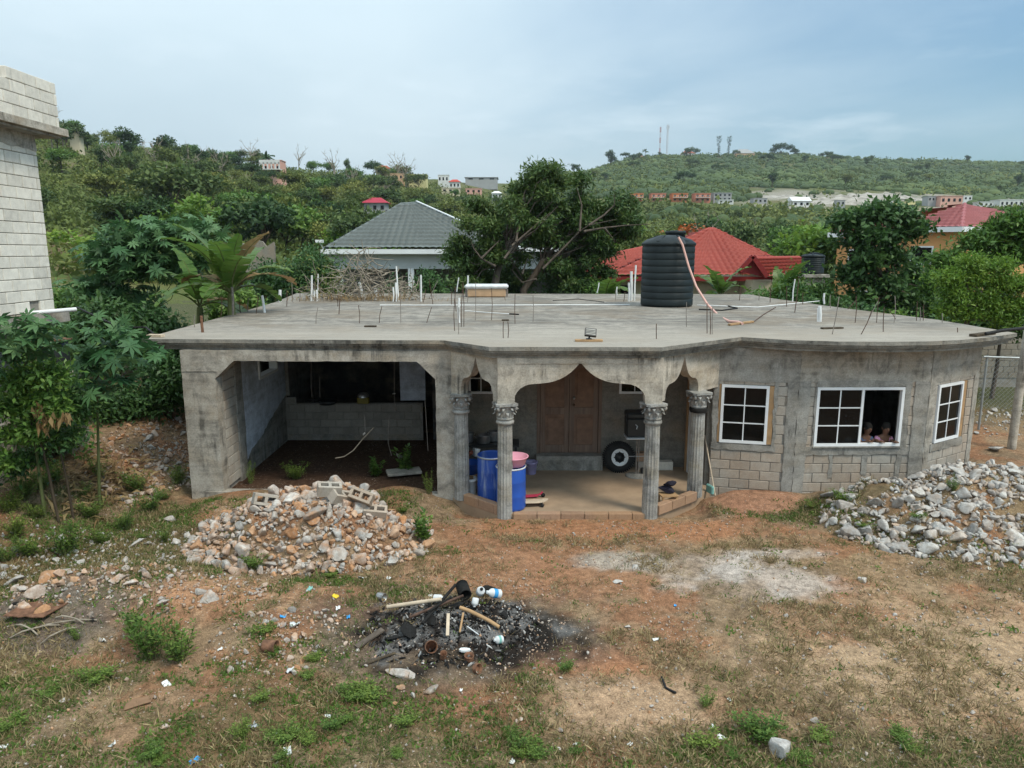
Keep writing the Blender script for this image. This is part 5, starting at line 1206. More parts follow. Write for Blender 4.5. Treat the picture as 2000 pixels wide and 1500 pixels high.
# banana plants
def banana(name, label, base, h, leaves, seed, L=2.2, group=None, az0=0.0):
    t = empty(name, base, 0, label, 'banana plant', group); g = random.Random(seed); inv = Matrix.Translation(base).inverted()
    m = MB(); m.tube([Vector(base) + Vector((0, 0, -0.2)), Vector(base) + Vector((0.05, 0, h * 0.5)), Vector(base) + Vector((0.1, 0, h))], [0.17, 0.14, 0.08], 10)
    o = m.build('stem', MAT['stem_green'], t); o.matrix_parent_inverse = inv
    for k in range(leaves):
        az = az0 + 2 * math.pi * k / leaves * 1.0 + g.uniform(-.3, .3); el = g.uniform(0.55, 1.45); l = L * g.uniform(0.75, 1.1); top = Vector(base) + Vector((0.1, 0, h))
        d = Vector((math.cos(az) * math.cos(el), math.sin(az) * math.cos(el), math.sin(el))); p = top.copy(); N = 16; mid = []
        for i in range(N + 1):
            mid.append(p.copy()); d = (d + Vector((0, 0, -0.085 - 0.05 * g.random()))).normalized(); p = p + d * l / N
        V, F, tn = [], [], []
        for i in range(2, N):
            a, b = mid[i], mid[i + 1]; dd = (b - a).normalized(); s = dd.cross(Vector((0, 0, 1))).normalized(); u = s.cross(dd)
            w0, w1 = [0.36 * l / 2.2 * (math.sin(math.pi * min(1, (q - 1.6) / (N - 1.2)) ** 0.8)) ** 0.6 if q < N else 0.03 for q in (i, i + 1)]
            gap = 0.0 if g.random() > 0.35 else g.uniform(0.1, 0.4)
            for sg in (-1, 1):
                dr = g.uniform(-0.05, 0.16) * 0.6; o_ = len(V)
                V += [a, a + s * sg * w0 + u * (0.10 - dr) * 0.6 - dd * 0.01, b + s * sg * w1 * 1.0 + u * (0.10 - dr) * 0.6 - dd * gap * l / N, b]
                F.append((o_, o_ + 1, o_ + 2, o_ + 3)); tn += [g.random() * 0.3 + 0.3, g.random() * 0.5 + 0.25] * 2
        me = np_mesh('leaf', np.array([tuple(v) for v in V]), np.array(F), MAT['banana_leaf'] if g.random() > 0.08 else MAT['dry_leaf'], np.array(tn))
        lf = link_mesh('leaf', me, t); lf.matrix_parent_inverse = inv
        m = MB(); m.tube(mid, [0.028 * (1 - 0.85 * i / N) for i in range(N + 1)], 5); r = m.build('midrib', MAT['stem_green'], lf); 
banana('banana_plant', 'large banana plant with torn leaves rising beside the left roof edge', ground_at(447, 19.3), 3.15, 15, 3, 2.2, az0=0.3)
banana('banana_plant', 'low banana plant with drying leaves left of the big banana plant', ground_at(385, 20.5), 2.1, 7, 4, 1.9, az0=0.9)
GB = 'banana plants in front of the red house'
for px, Y, h, sd, lab in ((1400, 32, 2.6, 6, 'banana plant right of the black roof tank below the red roof'), (1240, 33, 2.5, 7, 'banana plant left of the black roof tank below the red roof'), (1515, 31, 2.5, 8, 'banana plant below the red gable end'), (1175, 33, 2.3, 9, 'banana plant by the left end of the red roof')):
    banana('banana_plant', lab, ground_at(px, Y), h, 7, sd, 2.1, GB, az0=sd)

# ---- prototypes for the wooded hillsides, one metre tall, copied below
def proto(kind, seed, leaf, mesh_blobs, clumps, per, cr, L, W, trunk_h=0.35, tr=0.022, bark='bark_dark'):
    g = np.random.default_rng(seed); m = MB()
    m.tube([(0, 0, -0.08), (0.01, 0.01, trunk_h * 0.6), (0.0, 0.0, trunk_h)], [tr * 1.3, tr, tr * 0.75], 6, False)
    for b in mesh_blobs[:5]: limb(m, (0, 0, trunk_h), (b[0], b[1], b[2]), tr * 0.6, tr * 0.15, g, k=3)
    tv = np.array([tuple(v) for v in m.v]); tf = np.array([f for f in m.f if len(f) == 4])
    cm = crown_mesh('c', mesh_blobs, clumps, per, cr, L, W, MAT[leaf], seed, 0.1)
    cv = np.empty(len(cm.vertices) * 3, np.float32); cm.vertices.foreach_get('co', cv); cv = cv.reshape(-1, 3)
    ct = np.empty(len(cv), np.float32); cm.attributes['tint'].data.foreach_get('value', ct); nf = len(cm.polygons); bpy.data.meshes.remove(cm)
    F = np.concatenate([tf, np.arange(nf * 4).reshape(-1, 4) + len(tv)]); V = np.concatenate([tv, cv])
    return np_mesh(kind, V, F, [MAT[bark], MAT[leaf]], np.concatenate([np.full(len(tv), .5), ct]), mi=np.concatenate([np.zeros(len(tf)), np.ones(nf)]))
def rb(n, seed, cx=0.32, z0=0.5, z1=0.85, r=(0.16, 0.26)):
    g = random.Random(seed); return [(g.uniform(-cx, cx), g.uniform(-cx, cx), g.uniform(z0, z1), *(lambda q: (q, q, q * 0.75))(g.uniform(*r))) for _ in range(n)]
PROTO = [proto('hillside_tree', 11, 'hill_leaf', rb(7, 1), 130, 14, 0.055, 0.075, 0.045), proto('hillside_tree', 12, 'hill_dark', rb(8, 2, 0.36), 150, 14, 0.055, 0.075, 0.045),
         proto('hillside_tree', 13, 'hill_olive', rb(6, 3, 0.28, 0.45, 0.85), 100, 14, 0.06, 0.07, 0.04), proto('hillside_tree', 14, 'hill_dark', rb(6, 4, 0.16, 0.4, 0.9, (0.10, 0.18)), 110, 14, 0.045, 0.065, 0.04),
         proto('hillside_tree', 15, 'hill_leaf', rb(5, 5, 0.34, 0.62, 0.88, (0.12, 0.2)), 90, 12, 0.05, 0.07, 0.04, 0.5, 0.02, 'bark'), proto('hillside_tree', 16, 'mid_leaf', rb(8, 6, 0.34, 0.4, 0.84), 150, 14, 0.055, 0.075, 0.045)]
PROTO.append(proto('hillside_tree', 17, 'lime_leaf', rb(7, 7, 0.36, 0.4, 0.8), 130, 14, 0.055, 0.075, 0.045))
PROTO.append(proto('flowering_tree', 18, 'flame_leaf', rb(7, 8, 0.42, 0.6, 0.85, (0.14, 0.2)), 120, 14, 0.055, 0.07, 0.045))
def bare_mesh(seed):
    g = np.random.default_rng(seed); m = MB(); m.tube([(0, 0, -0.05), (0.02, 0, 0.3), (0.0, 0.02, 0.55)], [0.022, 0.018, 0.012], 5, False)
    for k in range(11):
        z = g.uniform(0.28, 0.55); d = rand_dirs(1, g)[0]; e = (d[0] * 0.3, d[1] * 0.3, z + g.uniform(0.15, 0.45)); limb(m, (0, 0, z), e, 0.010, 0.004, g, k=3)
        for _ in range(3):
            d2 = rand_dirs(1, g)[0]; limb(m, e, (e[0] + d2[0] * 0.12, e[1] + d2[1] * 0.12, e[2] + abs(d2[2]) * 0.14), 0.005, 0.002, g, k=2)
    return m.mesh('bare_tree', MAT['twig'])
BARE = [bare_mesh(s) for s in (1, 2)]
def put_tree(me, x, y, h, label, group, name='hillside_tree', cat='tree', wide=1.0, z=None):
    o = link_mesh(name, me, None, (x, y, tz(x, y) - 0.02 * h if z is None else z), (0, 0, random.uniform(0, 6.28)), (h * wide, h * wide, h)); return tag(o, label, cat, group)
def clear_of_houses(px, Y):
    if Y < 62 and 600 < px < 1170: return False
    if Y < 56 and 1120 < px < 1610: return False
    if Y < 64 and 1600 < px < 2150: return False
    if Y < 70 and px < 130: return False
    return True
def ptree(me, px, Y, h, *a, **k): return put_tree(me, (px - 1000) / 1400 * Y, Y, h, *a, **k)
# trees one can single out
ptree(PROTO[1], 362, 118, 11.5, 'big round dark tree standing alone halfway up the left hillside', 'trees on the left hillside', wide=1.15)
ptree(PROTO[6], 215, 62, 4.6, 'yellow-green bushy tree on the brown slope beside the block house', 'trees on the left hillside', wide=1.5)
ptree(PROTO[6], 655, 170, 7, 'yellow-green tree among darker trees on the left hillside', 'trees on the left hillside', wide=1.1)
ptree(PROTO[7], 1290, 96, 6.6, 'tree with bright orange blossom in front of the row of orange houses', None, 'flowering_tree', wide=1.35)
ptree(PROTO[7], 1255, 104, 5.2, 'smaller orange-flowering tree left of the big one', None, 'flowering_tree', wide=1.0)
ptree(PROTO[4], 600, 96, 8.5, 'tree with pale forked trunk left of the grey tiled roof', 'trees on the left hillside')
ptree(PROTO[4], 560, 110, 8.5, 'tree with leaning pale trunk on the lower left hillside', 'trees on the left hillside')
ptree(PROTO[4], 700, 150, 9, 'tree with thick pale trunk beside the house with crimson roof', 'trees on the left hillside')
r_ = random.Random(23)
LBL = {'l': ('leafy tree among many on the left hillside', 'leafy trees on the left hillside'), 'm': ('leafy tree in the belt of trees behind the red and orange houses', 'trees in the belt behind the red house'), 'f': ('small tree on the scrub of the far right hill', 'small trees on the far right hill'), 's': ('tree standing out on the skyline of the left hill', 'trees on the left skyline')}
LOOK = ['mid-green leafy', 'dark rounded', 'olive feathery', 'narrow dark', 'pale-trunked', 'bright green', 'yellow-green']
def place_l(px):
    for lim, s in ((135, 'beside the block house'), (230, 'above the brown slope'), (330, 'behind the castor plant'), (430, 'around the big round tree'), (520, 'above the banana plant'), (610, 'below the pink arcaded house'), (700, 'left of the crimson roof'), (800, 'above the grey tiled ridge'), (900, 'right of the grey tiled ridge')):
        if px < lim: return s
    return 'behind the mango trees'
def place_m(px):
    for lim, s in ((1210, 'behind the leaning mango'), (1300, 'below the first orange houses'), (1380, 'behind the roof tank'), (1470, 'behind the red roof peak'), (1560, 'behind the small red gable'), (1640, 'behind the small black tank'), (1780, 'behind the almond tree'), (1880, 'left of the maroon roof peak')):
        if px < lim: return s
    return 'right of the maroon roof peak'
def slope_of(Y, lims, names):
    for l_, n_ in zip(lims, names):
        if Y < l_: return n_
    return names[-1]
def place_f(px):
    for lim, s in ((1230, 'left of the masts'), (1340, 'below the masts'), (1430, 'below the two pines'), (1560, 'below the large crest house'), (1700, 'above the white gabled house'), (1850, 'above the yellow house')):
        if px < lim: return s
    return 'at the right edge'
AUTO = []
def label_auto():
    by = {}
    for o, px, key in AUTO: by.setdefault(key, []).append((px, o))
    ORD = ['leftmost', 'second', 'third', 'fourth', 'fifth', 'sixth', 'seventh', 'eighth']
    for key, l in by.items():
        l.sort(key=lambda q: q[0])
        for i, (px, o) in enumerate(l): o['label'] = key if len(l) == 1 else ('leftmost ' + key if i == 0 else 'rightmost ' + key if i == len(l) - 1 else ORD[min(i, 7)] + ' ' + key)
count = 0
tries = 0
while count < 200 and tries < 6000:                      # left and middle slopes
    tries += 1
    px = r_.uniform(70, 1090); Y = math.exp(r_.uniform(math.log(78), math.log(420)))
    if not clear_of_houses(px, Y): continue
    if px < 230 and Y < 100: continue
    if 100 < px < 330 and 100 < Y < 150 and r_.random() < 0.8: continue
    if 640 < px < 780 and 100 < Y < 190: continue
    if 470 < px < 620 and 240 < Y < 330: continue
    h = r_.uniform(4.5, 8.5) * (1.0 if Y < 200 else 1.15); k = r_.choices(range(7), [4, 3, 6, 2, 2, 4, 1])[0]
    AUTO.append((ptree(PROTO[k], px, Y, h, *LBL['l'], wide=r_.uniform(0.9, 1.3)), px, LOOK[k] + ' tree ' + slope_of(Y, (110, 220), ('low on the left slope', 'halfway up the left slope', 'high on the left slope')) + ' ' + place_l(px))); count += 1
count = 0
while count < 85:                                        # the belt of trees in the valley on the right
    px = r_.uniform(1060, 2120); Y = math.exp(r_.uniform(math.log(58), math.log(330)))
    if not clear_of_houses(px, Y): continue
    h = min(r_.uniform(6.5, 11.0), CAM_H + (490 - r_.uniform(402, 450)) / 1400 * Y - tz((px - 1000) / 1400 * Y, Y)); k = r_.choices(range(7), [4, 4, 2, 2, 1, 5, 1])[0]
    if h < 2.5: continue
    if 1200 < px < 1400 and Y < 120: h *= 0.75
    AUTO.append((ptree(PROTO[k], px, Y, h, *LBL['m'], wide=r_.uniform(0.85, 1.15)), px, LOOK[k] + ' tree in the ' + slope_of(Y, (110, 200), ('near', 'middle', 'rear')) + ' valley belt ' + place_m(px))); count += 1
for k in range(34):                                      # far right hill
    px = r_.uniform(1080, 1990); Y = r_.uniform(480, 930); AUTO.append((ptree(PROTO[r_.choice((0, 1, 1, 3))], px, Y, r_.uniform(7, 12), *LBL['f'], wide=r_.uniform(0.8, 1.3)), px, 'small tree ' + slope_of(Y, (640, 790), ('low', 'halfway up', 'high')) + ' on the far right hill ' + place_f(px)))
for px, Y, h in ((168, 235, 9), (205, 240, 8), (285, 250, 13), (348, 255, 12), (372, 255, 11), (435, 290, 12), (150, 235, 7), (410, 300, 9), (520, 345, 11), (480, 330, 9), (690, 440, 12), (790, 470, 14), (740, 450, 12), (1185, 880, 22), (1505, 930, 20), (1530, 930, 12), (1335, 900, 16)):
    left = px < 1000
    o_ = ptree(PROTO[3 if r_.random() < 0.6 else 1], px, Y, h, *(LBL['s'] if left else ('taller dark tree on the crest of the far right hill', 'trees on the right crest')), wide=r_.uniform(0.7, 1.2), z=tz((px - 1000) / 1400 * Y, Y) - h * 0.22)
    AUTO.append((o_, px, ('dark tree on the left skyline ' + place_l(px)) if left else 'dark tree on the crest ' + place_f(px)))
for px, Y, h in ((255, 190, 11), (330, 210, 12), (395, 200, 12), (450, 240, 13), (375, 150, 10), (510, 340, 14), (600, 400, 15), (665, 330, 16), (785, 400, 18), (800, 390, 17), (700, 300, 12), (760, 280, 11), (140, 200, 11), (1440, 140, 9), (1365, 110, 9)):
    AUTO.append((ptree(BARE[r_.randrange(2)], px, Y, h, 'pale leafless tree', 'bare trees on the hillsides', 'bare_tree', wide=0.9), px, 'pale leafless tree on the hillside ' + (place_l(px) if px < 1090 else place_m(px))))
label_auto()
# palms
def palm_mesh(seed):
    g = random.Random(seed); m = MB(); m.tube([(0, 0, -0.05), (0.01, 0, 0.4), (0.0, 0, 0.78)], [0.028, 0.02, 0.018], 6, False); V, F = [tuple(v) for v in m.v], [f for f in m.f if len(f) == 4]; nt = len(F)
    for k in range(15):
        az = k * 2.4 + g.uniform(-.2, .2); el = g.uniform(-0.1, 1.1); d = Vector((math.cos(az) * math.cos(el), math.sin(az) * math.cos(el), math.sin(el))); p = Vector((0, 0, 0.78)); s = Vector((-math.sin(az), math.cos(az), 0))
        for i in range(7):
            q = p + d * 0.055; w0, w1 = [0.045 * math.sin(0.4 + 2.5 * t / 7) for t in (i, i + 1)]
            for sg in (-1, 1):
                o = len(V); V += [tuple(p), tuple(p + s * sg * w0 - Vector((0, 0, 0.03))), tuple(q + s * sg * w1 - Vector((0, 0, 0.03))), tuple(q)]; F.append((o, o + 1, o + 2, o + 3))
            p = q; d = (d + Vector((0, 0, -0.16))).normalized()
    return np_mesh('palm_tree', np.array(V), np.array(F), [MAT['bark'], MAT['hill_dark']], np.full(len(V), 0.4), mi=np.array([0] * nt + [1] * (len(F) - nt)))
PALM = palm_mesh(4)
ptree(PALM, 538, 300, 11.5, 'palm tree on the skyline beside the pink arcaded house', None, 'palm_tree', 'palm')
ptree(PALM, 160, 215, 8, 'small palm on the left skyline beside the block house', None, 'palm_tree', 'palm')
ptree(PALM, 1250, 880, 12, 'tiny palm on the far crest near the antenna masts', None, 'palm_tree', 'palm')
def pine_mesh(seed):
    g = random.Random(seed); m = MB(); m.tube([(0, 0, -0.03), (0.0, 0, 1.0)], [0.012, 0.004], 5, False); V, F = [tuple(v) for v in m.v], [f for f in m.f if len(f) == 4]; nt = len(F)
    for z in np.linspace(0.22, 1.0, 26):
        for k in range(4):
            a = g.uniform(0, 6.28); l = (0.05 + 0.05 * g.random()) * (1.3 if z > 0.75 else 0.8); s = Vector((-math.sin(a), math.cos(a), 0)) * 0.018; d = Vector((math.cos(a), math.sin(a), 0.25)) * l; o = len(V)
            p = Vector((0, 0, z)); V += [tuple(p - s * 0.3), tuple(p + d - s), tuple(p + d * 1.15 + Vector((0, 0, .02))), tuple(p + d + s)]; F.append((o, o + 1, o + 2, o + 3))
    return np_mesh('norfolk_pine', np.array(V), np.array(F), [MAT['bark_dark'], MAT['hill_dark']], np.full(len(V), 0.15), mi=np.array([0] * nt + [1] * (len(F) - nt)))
PINE = pine_mesh(2)
ptree(PINE, 1387, 900, 25, 'left of two thin pines on the far right crest', 'two pines on the far crest', 'pine_tree', 'tree', wide=1.2); ptree(PINE, 1406, 905, 24, 'right of two thin pines on the far right crest', 'two pines on the far crest', 'pine_tree', 'tree', wide=1.2)
for px_, Y_, h_ in ((508, 268, 8.0), (548, 262, 6.5), (528, 255, 5.5)): ptree(PROTO[1], px_, Y_, h_, ('dark tree hiding the left foot of the pink arcaded house', 'dark tree right of the pink arcaded house', 'dark tree below the pink arcaded house')[(508, 548, 528).index(px_)], 'trees on the left hillside')
# scrub: nobody could count it
def mounds(name, label, n, pxr, Yr, size, mat, seed, keep=None, flat=0.7, logy=False):
    g = np.random.default_rng(seed); px = g.uniform(*pxr, n); Y = np.exp(g.uniform(math.log(Yr[0]), math.log(Yr[1]), n)) if logy else g.uniform(*Yr, n); ok = np.array([clear_of_houses(a, b) for a, b in zip(px, Y)])
    if keep is not None: ok &= keep(px, Y, g)
    px, Y = px[ok], Y[ok]; n = len(px); x = (px - 1000) / 1400 * Y; z = terr(x, Y); s = size[0] + (size[1] - size[0]) * g.random(n) ** 2
    bm = bmesh.new(); bmesh.ops.create_icosphere(bm, subdivisions=2, radius=1.0); BV = np.array([tuple(v.co) for v in bm.verts]); BF = np.array([[v.index for v in f.verts] for f in bm.faces]); bm.free()
    V_, F_, t_, off = [], [], [], 0; tn = np.clip((fbm(x, Y, 0.010, 4, seed) - 0.34) * 1.9 + (g.random(n) - 0.5) * 0.35, 0, 1)
    for k in range(5):
        i = np.arange(n) % 5 == k; q = BV * (1 + 0.5 * (fbm(BV[:, 0] * 2 + k * 9, BV[:, 1] * 2 + BV[:, 2] * 1.7, 1.0, 3, seed + k) - 0.5))[:, None] * np.array([1, 1, flat])
        V, F = scatter(q, BF, rot_z(g.uniform(0, 6.28, i.sum())), np.stack([x[i], Y[i], z[i] + s[i] * 0.1], 1), s[i]); V_.append(V); F_.append(F + off); off += len(V)
        t_.append((tn[i][:, None] * 0.8 + 0.2 * g.random((i.sum(), len(BV)))).ravel())
    return tag(link_mesh(name, np_mesh(name, np.concatenate(V_), np.concatenate(F_), MAT[mat], np.concatenate(t_), smooth=False)), label, 'scrub', kind='stuff')
def scrub(name, label, n, pxr, Yr, size, mat, seed, per=26, keep=None, logy=True):
    g = np.random.default_rng(seed); px = g.uniform(*pxr, n); Y = np.exp(g.uniform(math.log(Yr[0]), math.log(Yr[1]), n)) if logy else g.uniform(*Yr, n)
    ok = np.array([clear_of_houses(a, b) for a, b in zip(px, Y)])
    if keep is not None: ok &= keep(px, Y, g)
    px, Y = px[ok], Y[ok]; n = len(px); x = (px - 1000) / 1400 * Y; z = terr(x, Y)
    s = g.uniform(*size, n) * np.where(Y > 300, 1.4, 1.0); N = n * per; d = rand_dirs(N, g); d[:, 2] = np.abs(d[:, 2])
    P = np.stack([x, Y, z], 1).repeat(per, 0) + d * (s.repeat(per) * g.uniform(0.55, 1.05, N))[:, None] * np.array([1.0, 1.0, 0.85])
    dirs = d * 0.6 + rand_dirs(N, g); nr = d * 0.9 + rand_dirs(N, g) * 0.3 + np.array([0, 0, 0.5]); q = s.repeat(per) * g.uniform(0.30, 0.55, N)
    V, F = scatter(LEAF, LEAF_F, frames(dirs, nr), P, np.stack([q * 0.65, q, q * 0.6], 1))
    tn = np.clip((fbm(x, Y, 0.016, 4, seed) - 0.34) * 1.7 + g.random(n) * 0.25, 0, 1).repeat(per) * 0.75 + g.random(N) * 0.25
    return tag(link_mesh(name, np_mesh(name, V, F, MAT[mat], tn.repeat(4))), label, 'scrub', kind='stuff')
nobrown = lambda px, Y, g: ~((px < 215) & (Y < 105)) | (g.random(len(px)) < 0.12)
scrub('hillside_scrub', 'olive green scrub covering the left and middle hillsides', 6500, (-250, 1120), (62, 480), (1.0, 2.4), 'hill_olive', 301, 22, nobrown)
scrub('hillside_undergrowth', 'darker green undergrowth between the trees of the left hillside', 2600, (-250, 1120), (58, 420), (1.0, 2.6), 'hill_leaf', 302, 22, nobrown)
scrub('valley_undergrowth', 'green undergrowth of the valley behind the neighbouring houses', 4200, (1050, 2200), (57, 335), (0.9, 2.0), 'hill_leaf', 303, 22)
quarry = lambda px, Y, g: ~((px > 1440) & (px < 1870) & (Y > 345) & (Y < 510)) | (g.random(len(px)) < 0.08)
scrub('far_hill_scrub', 'fine green scrub covering the far right hill', 3800, (1000, 2200), (340, 960), (2.0, 3.4), 'hill_leaf', 304, 12, lambda px, Y, g: quarry(px, Y, g) & ((Y > 395) | (g.random(len(px)) < 0.12)), False)
scrub('far_hill_thicket', 'patches of darker bush on the far right hill', 2600, (1000, 2250), (420, 960), (2.0, 4.2), 'hill_leaf', 305, 14, lambda px, Y, g: (fbm(px * 0.01, Y * 0.012, 1.0, 3, 8) > 0.52) & quarry(px, Y, g), False)
mounds('far_hill_bushes', 'rounded olive bushes massed over the far right hill', 5200, (1000, 2180), (400, 960), (2.0, 5.0), 'hill_dark', 306, lambda px, Y, g: quarry(px, Y, g))
mounds('valley_wood_base', 'inner mass of the wooded valley behind the houses', 900, (1050, 2150), (130, 335), (2.0, 4.2), 'hill_leaf', 307, None, 0.9, True)
scrub('valley_wood', 'far-off mixed wood filling the valley below the row of houses', 1500, (1040, 2180), (120, 338), (2.2, 4.4), 'hill_leaf', 308, 34)

# ------------------------------------------------------------------ rubble, stones, weeds
def rockmat(name, attr, orange=0.5):
    t = NT(name); f = t.n('ShaderNodeAttribute', attribute_name='tint').outputs['Fac'] if attr else t.rnd()
    base = t.ramp(f, [(0.0, (0.30, 0.295, 0.285)), (0.4, (0.44, 0.43, 0.41)), (0.75, (0.56, 0.54, 0.505)), (0.93, (0.60, 0.575, 0.535)), (1.0, (0.50, 0.36, 0.26))]) if orange < 0.2 else t.ramp(f, [(0.0, (0.30, 0.29, 0.275)), (0.30, (0.45, 0.43, 0.40)), (0.55, (0.55, 0.51, 0.465)), (0.72, (0.56, 0.42, 0.33)), (0.86, (0.54, 0.33, 0.20)), (1.0, (0.46, 0.22, 0.10))])
    st = t.ramp(t.noise(5.0, 5, 0.65), [(0.48, 0.0), (0.66, 1.0)])
    base = t.mix(t.math('MULTIPLY', st, orange), base, (0.44, 0.225, 0.11))
    base = t.mix(0.55, base, t.ramp(t.noise(16, 6, 0.7), [(0.3, 0.18), (0.7, 0.78)]), 'OVERLAY')
    base = t.mix(t.math('MULTIPLY', t.ramp(t.noise(9, 6, 0.7, loc=(3, 3, 3)), [(0.56, 0.0), (0.68, 1.0)]), 0.6), base, (0.60, 0.575, 0.53))
    base = t.mix(t.math('MULTIPLY', t.ramp(t.noise(4.0, 5, 0.7, loc=(8, 1, 4)), [(0.42, 0.0), (0.60, 1.0)]), 0.55 if attr else 0.35), base, (0.30, 0.19, 0.115))
    t.col(base); t.bump(t.mix(0.5, t.noise(22, 6, 0.7), t.noise(70, 4, 0.7)), 0.8, 0.03); return t.fin(0.95, 0, 0.1)
MAT['rock'] = rockmat('stained_limestone', False, 0.8); MAT['rock_s'] = rockmat('stained_limestone_chips', True, 0.8)
MAT['rock_grey'] = rockmat('grey_limestone', False, 0.12); MAT['rock_grey_s'] = rockmat('grey_limestone_chips', True, 0.12)
def rock_geo(seed, sub=3, cuts=17):
    g = np.random.default_rng(seed); bm = bmesh.new(); bmesh.ops.create_icosphere(bm, subdivisions=sub, radius=1.0)
    V = np.array([tuple(v.co) for v in bm.verts]); F = np.array([[v.index for v in f.verts] for f in bm.faces]); bm.free()
    V *= np.array([1.0, g.uniform(0.65, 0.95), g.uniform(0.5, 0.8)])
    for _ in range(cuts):
        d = rand_dirs(1, g)[0]; h = g.uniform(0.34, 0.74) * np.abs(V @ d).max(); s = V @ d; over = np.clip(s - h, 0, None); V -= over[:, None] * d * 0.97
    nz = np.array([fbm(V[:, 0] * 3 + 7 * k + seed, V[:, 1] * 3 + V[:, 2] * 2.3 + k, 1.0, 3, seed + k) for k in range(3)]).T - 0.5
    return V + nz * 0.09, F
ROCKG = [rock_geo(40 + k) for k in range(10)]; ROCKG_S = [rock_geo(60 + k, 2, 10) for k in range(6)]
def rock_meshes(mat): return [np_mesh('stone', V, F, mat) for V, F in ROCKG]
RM, RMG = rock_meshes(MAT['rock']), rock_meshes(MAT['rock_grey'])
def darts(n, sizes, sampler, g, sep=0.62, tries=40):
    pts = []
    cell = {}
    for s in sorted(sizes, reverse=True):
        for _ in range(tries):
            x, y = sampler(g); k = (int(x // 0.6), int(y // 0.6)); ok = True
            for i in (-1, 0, 1):
                for j in (-1, 0, 1):
                    for (a, b, q) in cell.get((k[0] + i, k[1] + j), ()):
                        if (a - x) ** 2 + (b - y) ** 2 < (sep * (q + s)) ** 2: ok = False; break
                    if not ok: break
                if not ok: break
            if ok: cell.setdefault(k, []).append((x, y, s)); pts.append((x, y, s)); break
    return pts
def ell(cx, cy, rx, ry, p=0.6):
    def f(g):
        a, r = g.uniform(0, 6.283), g.random() ** p; return cx + rx * r * math.cos(a), cy + ry * r * math.sin(a)
    return f
def rubble(name, label, sampler, nbig, big, nsmall, small, meshes, smat, seed, sink=0.22, sep=0.50):
    g = np.random.default_rng(seed)
    big_s = list(big[0] + (big[1] - big[0]) * g.random(nbig) ** 2.0); pts = darts(nbig, big_s, sampler, g, sep)
    cx, cy = np.mean([p[0] for p in pts]), np.mean([p[1] for p in pts]); root = empty(name, (cx, cy, tz(cx, cy)), 0, label, 'rubble pile'); inv = Matrix.Translation(root.location).inverted()
    for (x, y, s) in pts:
        o = link_mesh('stone', meshes[g.integers(len(meshes))], root, (x, y, tz(x, y) + s * sink), tuple(g.uniform(-0.5, 0.5, 2)) + (g.uniform(0, 6.28),), s * g.uniform(0.85, 1.1)); o.matrix_parent_inverse = inv
    if nsmall:
        S = np.array([sampler(g) for _ in range(nsmall)]); s = small[0] + (small[1] - small[0]) * g.random(nsmall) ** 2; V_, F_, t_ = [], [], []; off = 0
        z = terr(S[:, 0], S[:, 1]) + s * 0.4
        for k in range(len(ROCKG_S)):
            i = np.arange(nsmall) % len(ROCKG_S) == k; V, F = scatter(ROCKG_S[k][0], ROCKG_S[k][1], rot_random(i.sum(), g), np.stack([S[i, 0], S[i, 1], z[i]], 1), s[i]); V_.append(V); F_.append(F + off); off += len(V); t_.append(np.repeat(g.random(i.sum()), len(ROCKG_S[k][0])))
        o = link_mesh('rubble_chips', np_mesh('rubble_chips', np.concatenate(V_), np.concatenate(F_), smat, np.concatenate(t_)), root); o.matrix_parent_inverse = inv; o['kind'] = 'stuff'
    return root
def pile_sampler(g):
    while True:
        x, y = ell(-3.45, 11.55, 2.1, 1.15, 0.55)(g)
        if y > 11.2 + 0.9 and g.random() < 0.6: continue
        return x, y
def right_pile(g):
    while True:
        x, y = ell(8.6, 12.4, 2.9, 1.7, 0.5)(g)
        if math.sin(x * 2.1 + 1.3 * math.sin(y * 2.7)) * math.sin(y * 2.3 + x) > -0.75 + 0.4 * g.random() - 0.5 * (x > 8): return x, y
rubble('rubble_pile', 'heap of orange and grey limestone rubble in front of the carport', pile_sampler, 298, (0.075, 0.23), 3200, (0.012, 0.085), RM, MAT['rock_s'], 501)
rubble('rubble_pile', 'heap of broken grey stones and concrete beside the bay windows', right_pile, 298, (0.07, 0.26), 3400, (0.014, 0.10), RMG, MAT['rock_grey_s'], 502)
rubble('rubble_bank', 'low bank of stones and orange gravel at the left of the yard', ell(-5.6, 9.55, 2.1, 0.75, 0.6), 60, (0.05, 0.17), 700, (0.018, 0.05), RM, MAT['rock_s'], 503, 0.35)
rubble('rubble_slope', 'brown rubble bank between the boundary wall and the house', ell(-7.85, 15.7, 1.35, 2.2, 0.6), 230, (0.05, 0.16), 1100, (0.015, 0.06), RM, MAT['rock_s'], 504)
rubble('rubble_spread', 'stones half buried in the weeds left of the rubble heap', ell(-6.9, 11.2, 1.7, 1.1, 0.6), 60, (0.05, 0.17), 600, (0.015, 0.05), RMG, MAT['rock_grey_s'], 507, 0.1)
rubble('rubble_strip', 'strip of pale stones between the weed bush and the burnt heap', ell(-2.9, 8.45, 1.0, 0.7, 0.6), 40, (0.04, 0.10), 350, (0.015, 0.04), RM, MAT['rock_s'], 505)
rubble('rubble_slope', 'stony ground behind the wire fence at the right', ell(13.5, 19.5, 2.2, 2.2, 0.6), 40, (0.06, 0.16), 300, (0.02, 0.06), RMG, MAT['rock_grey_s'], 506)
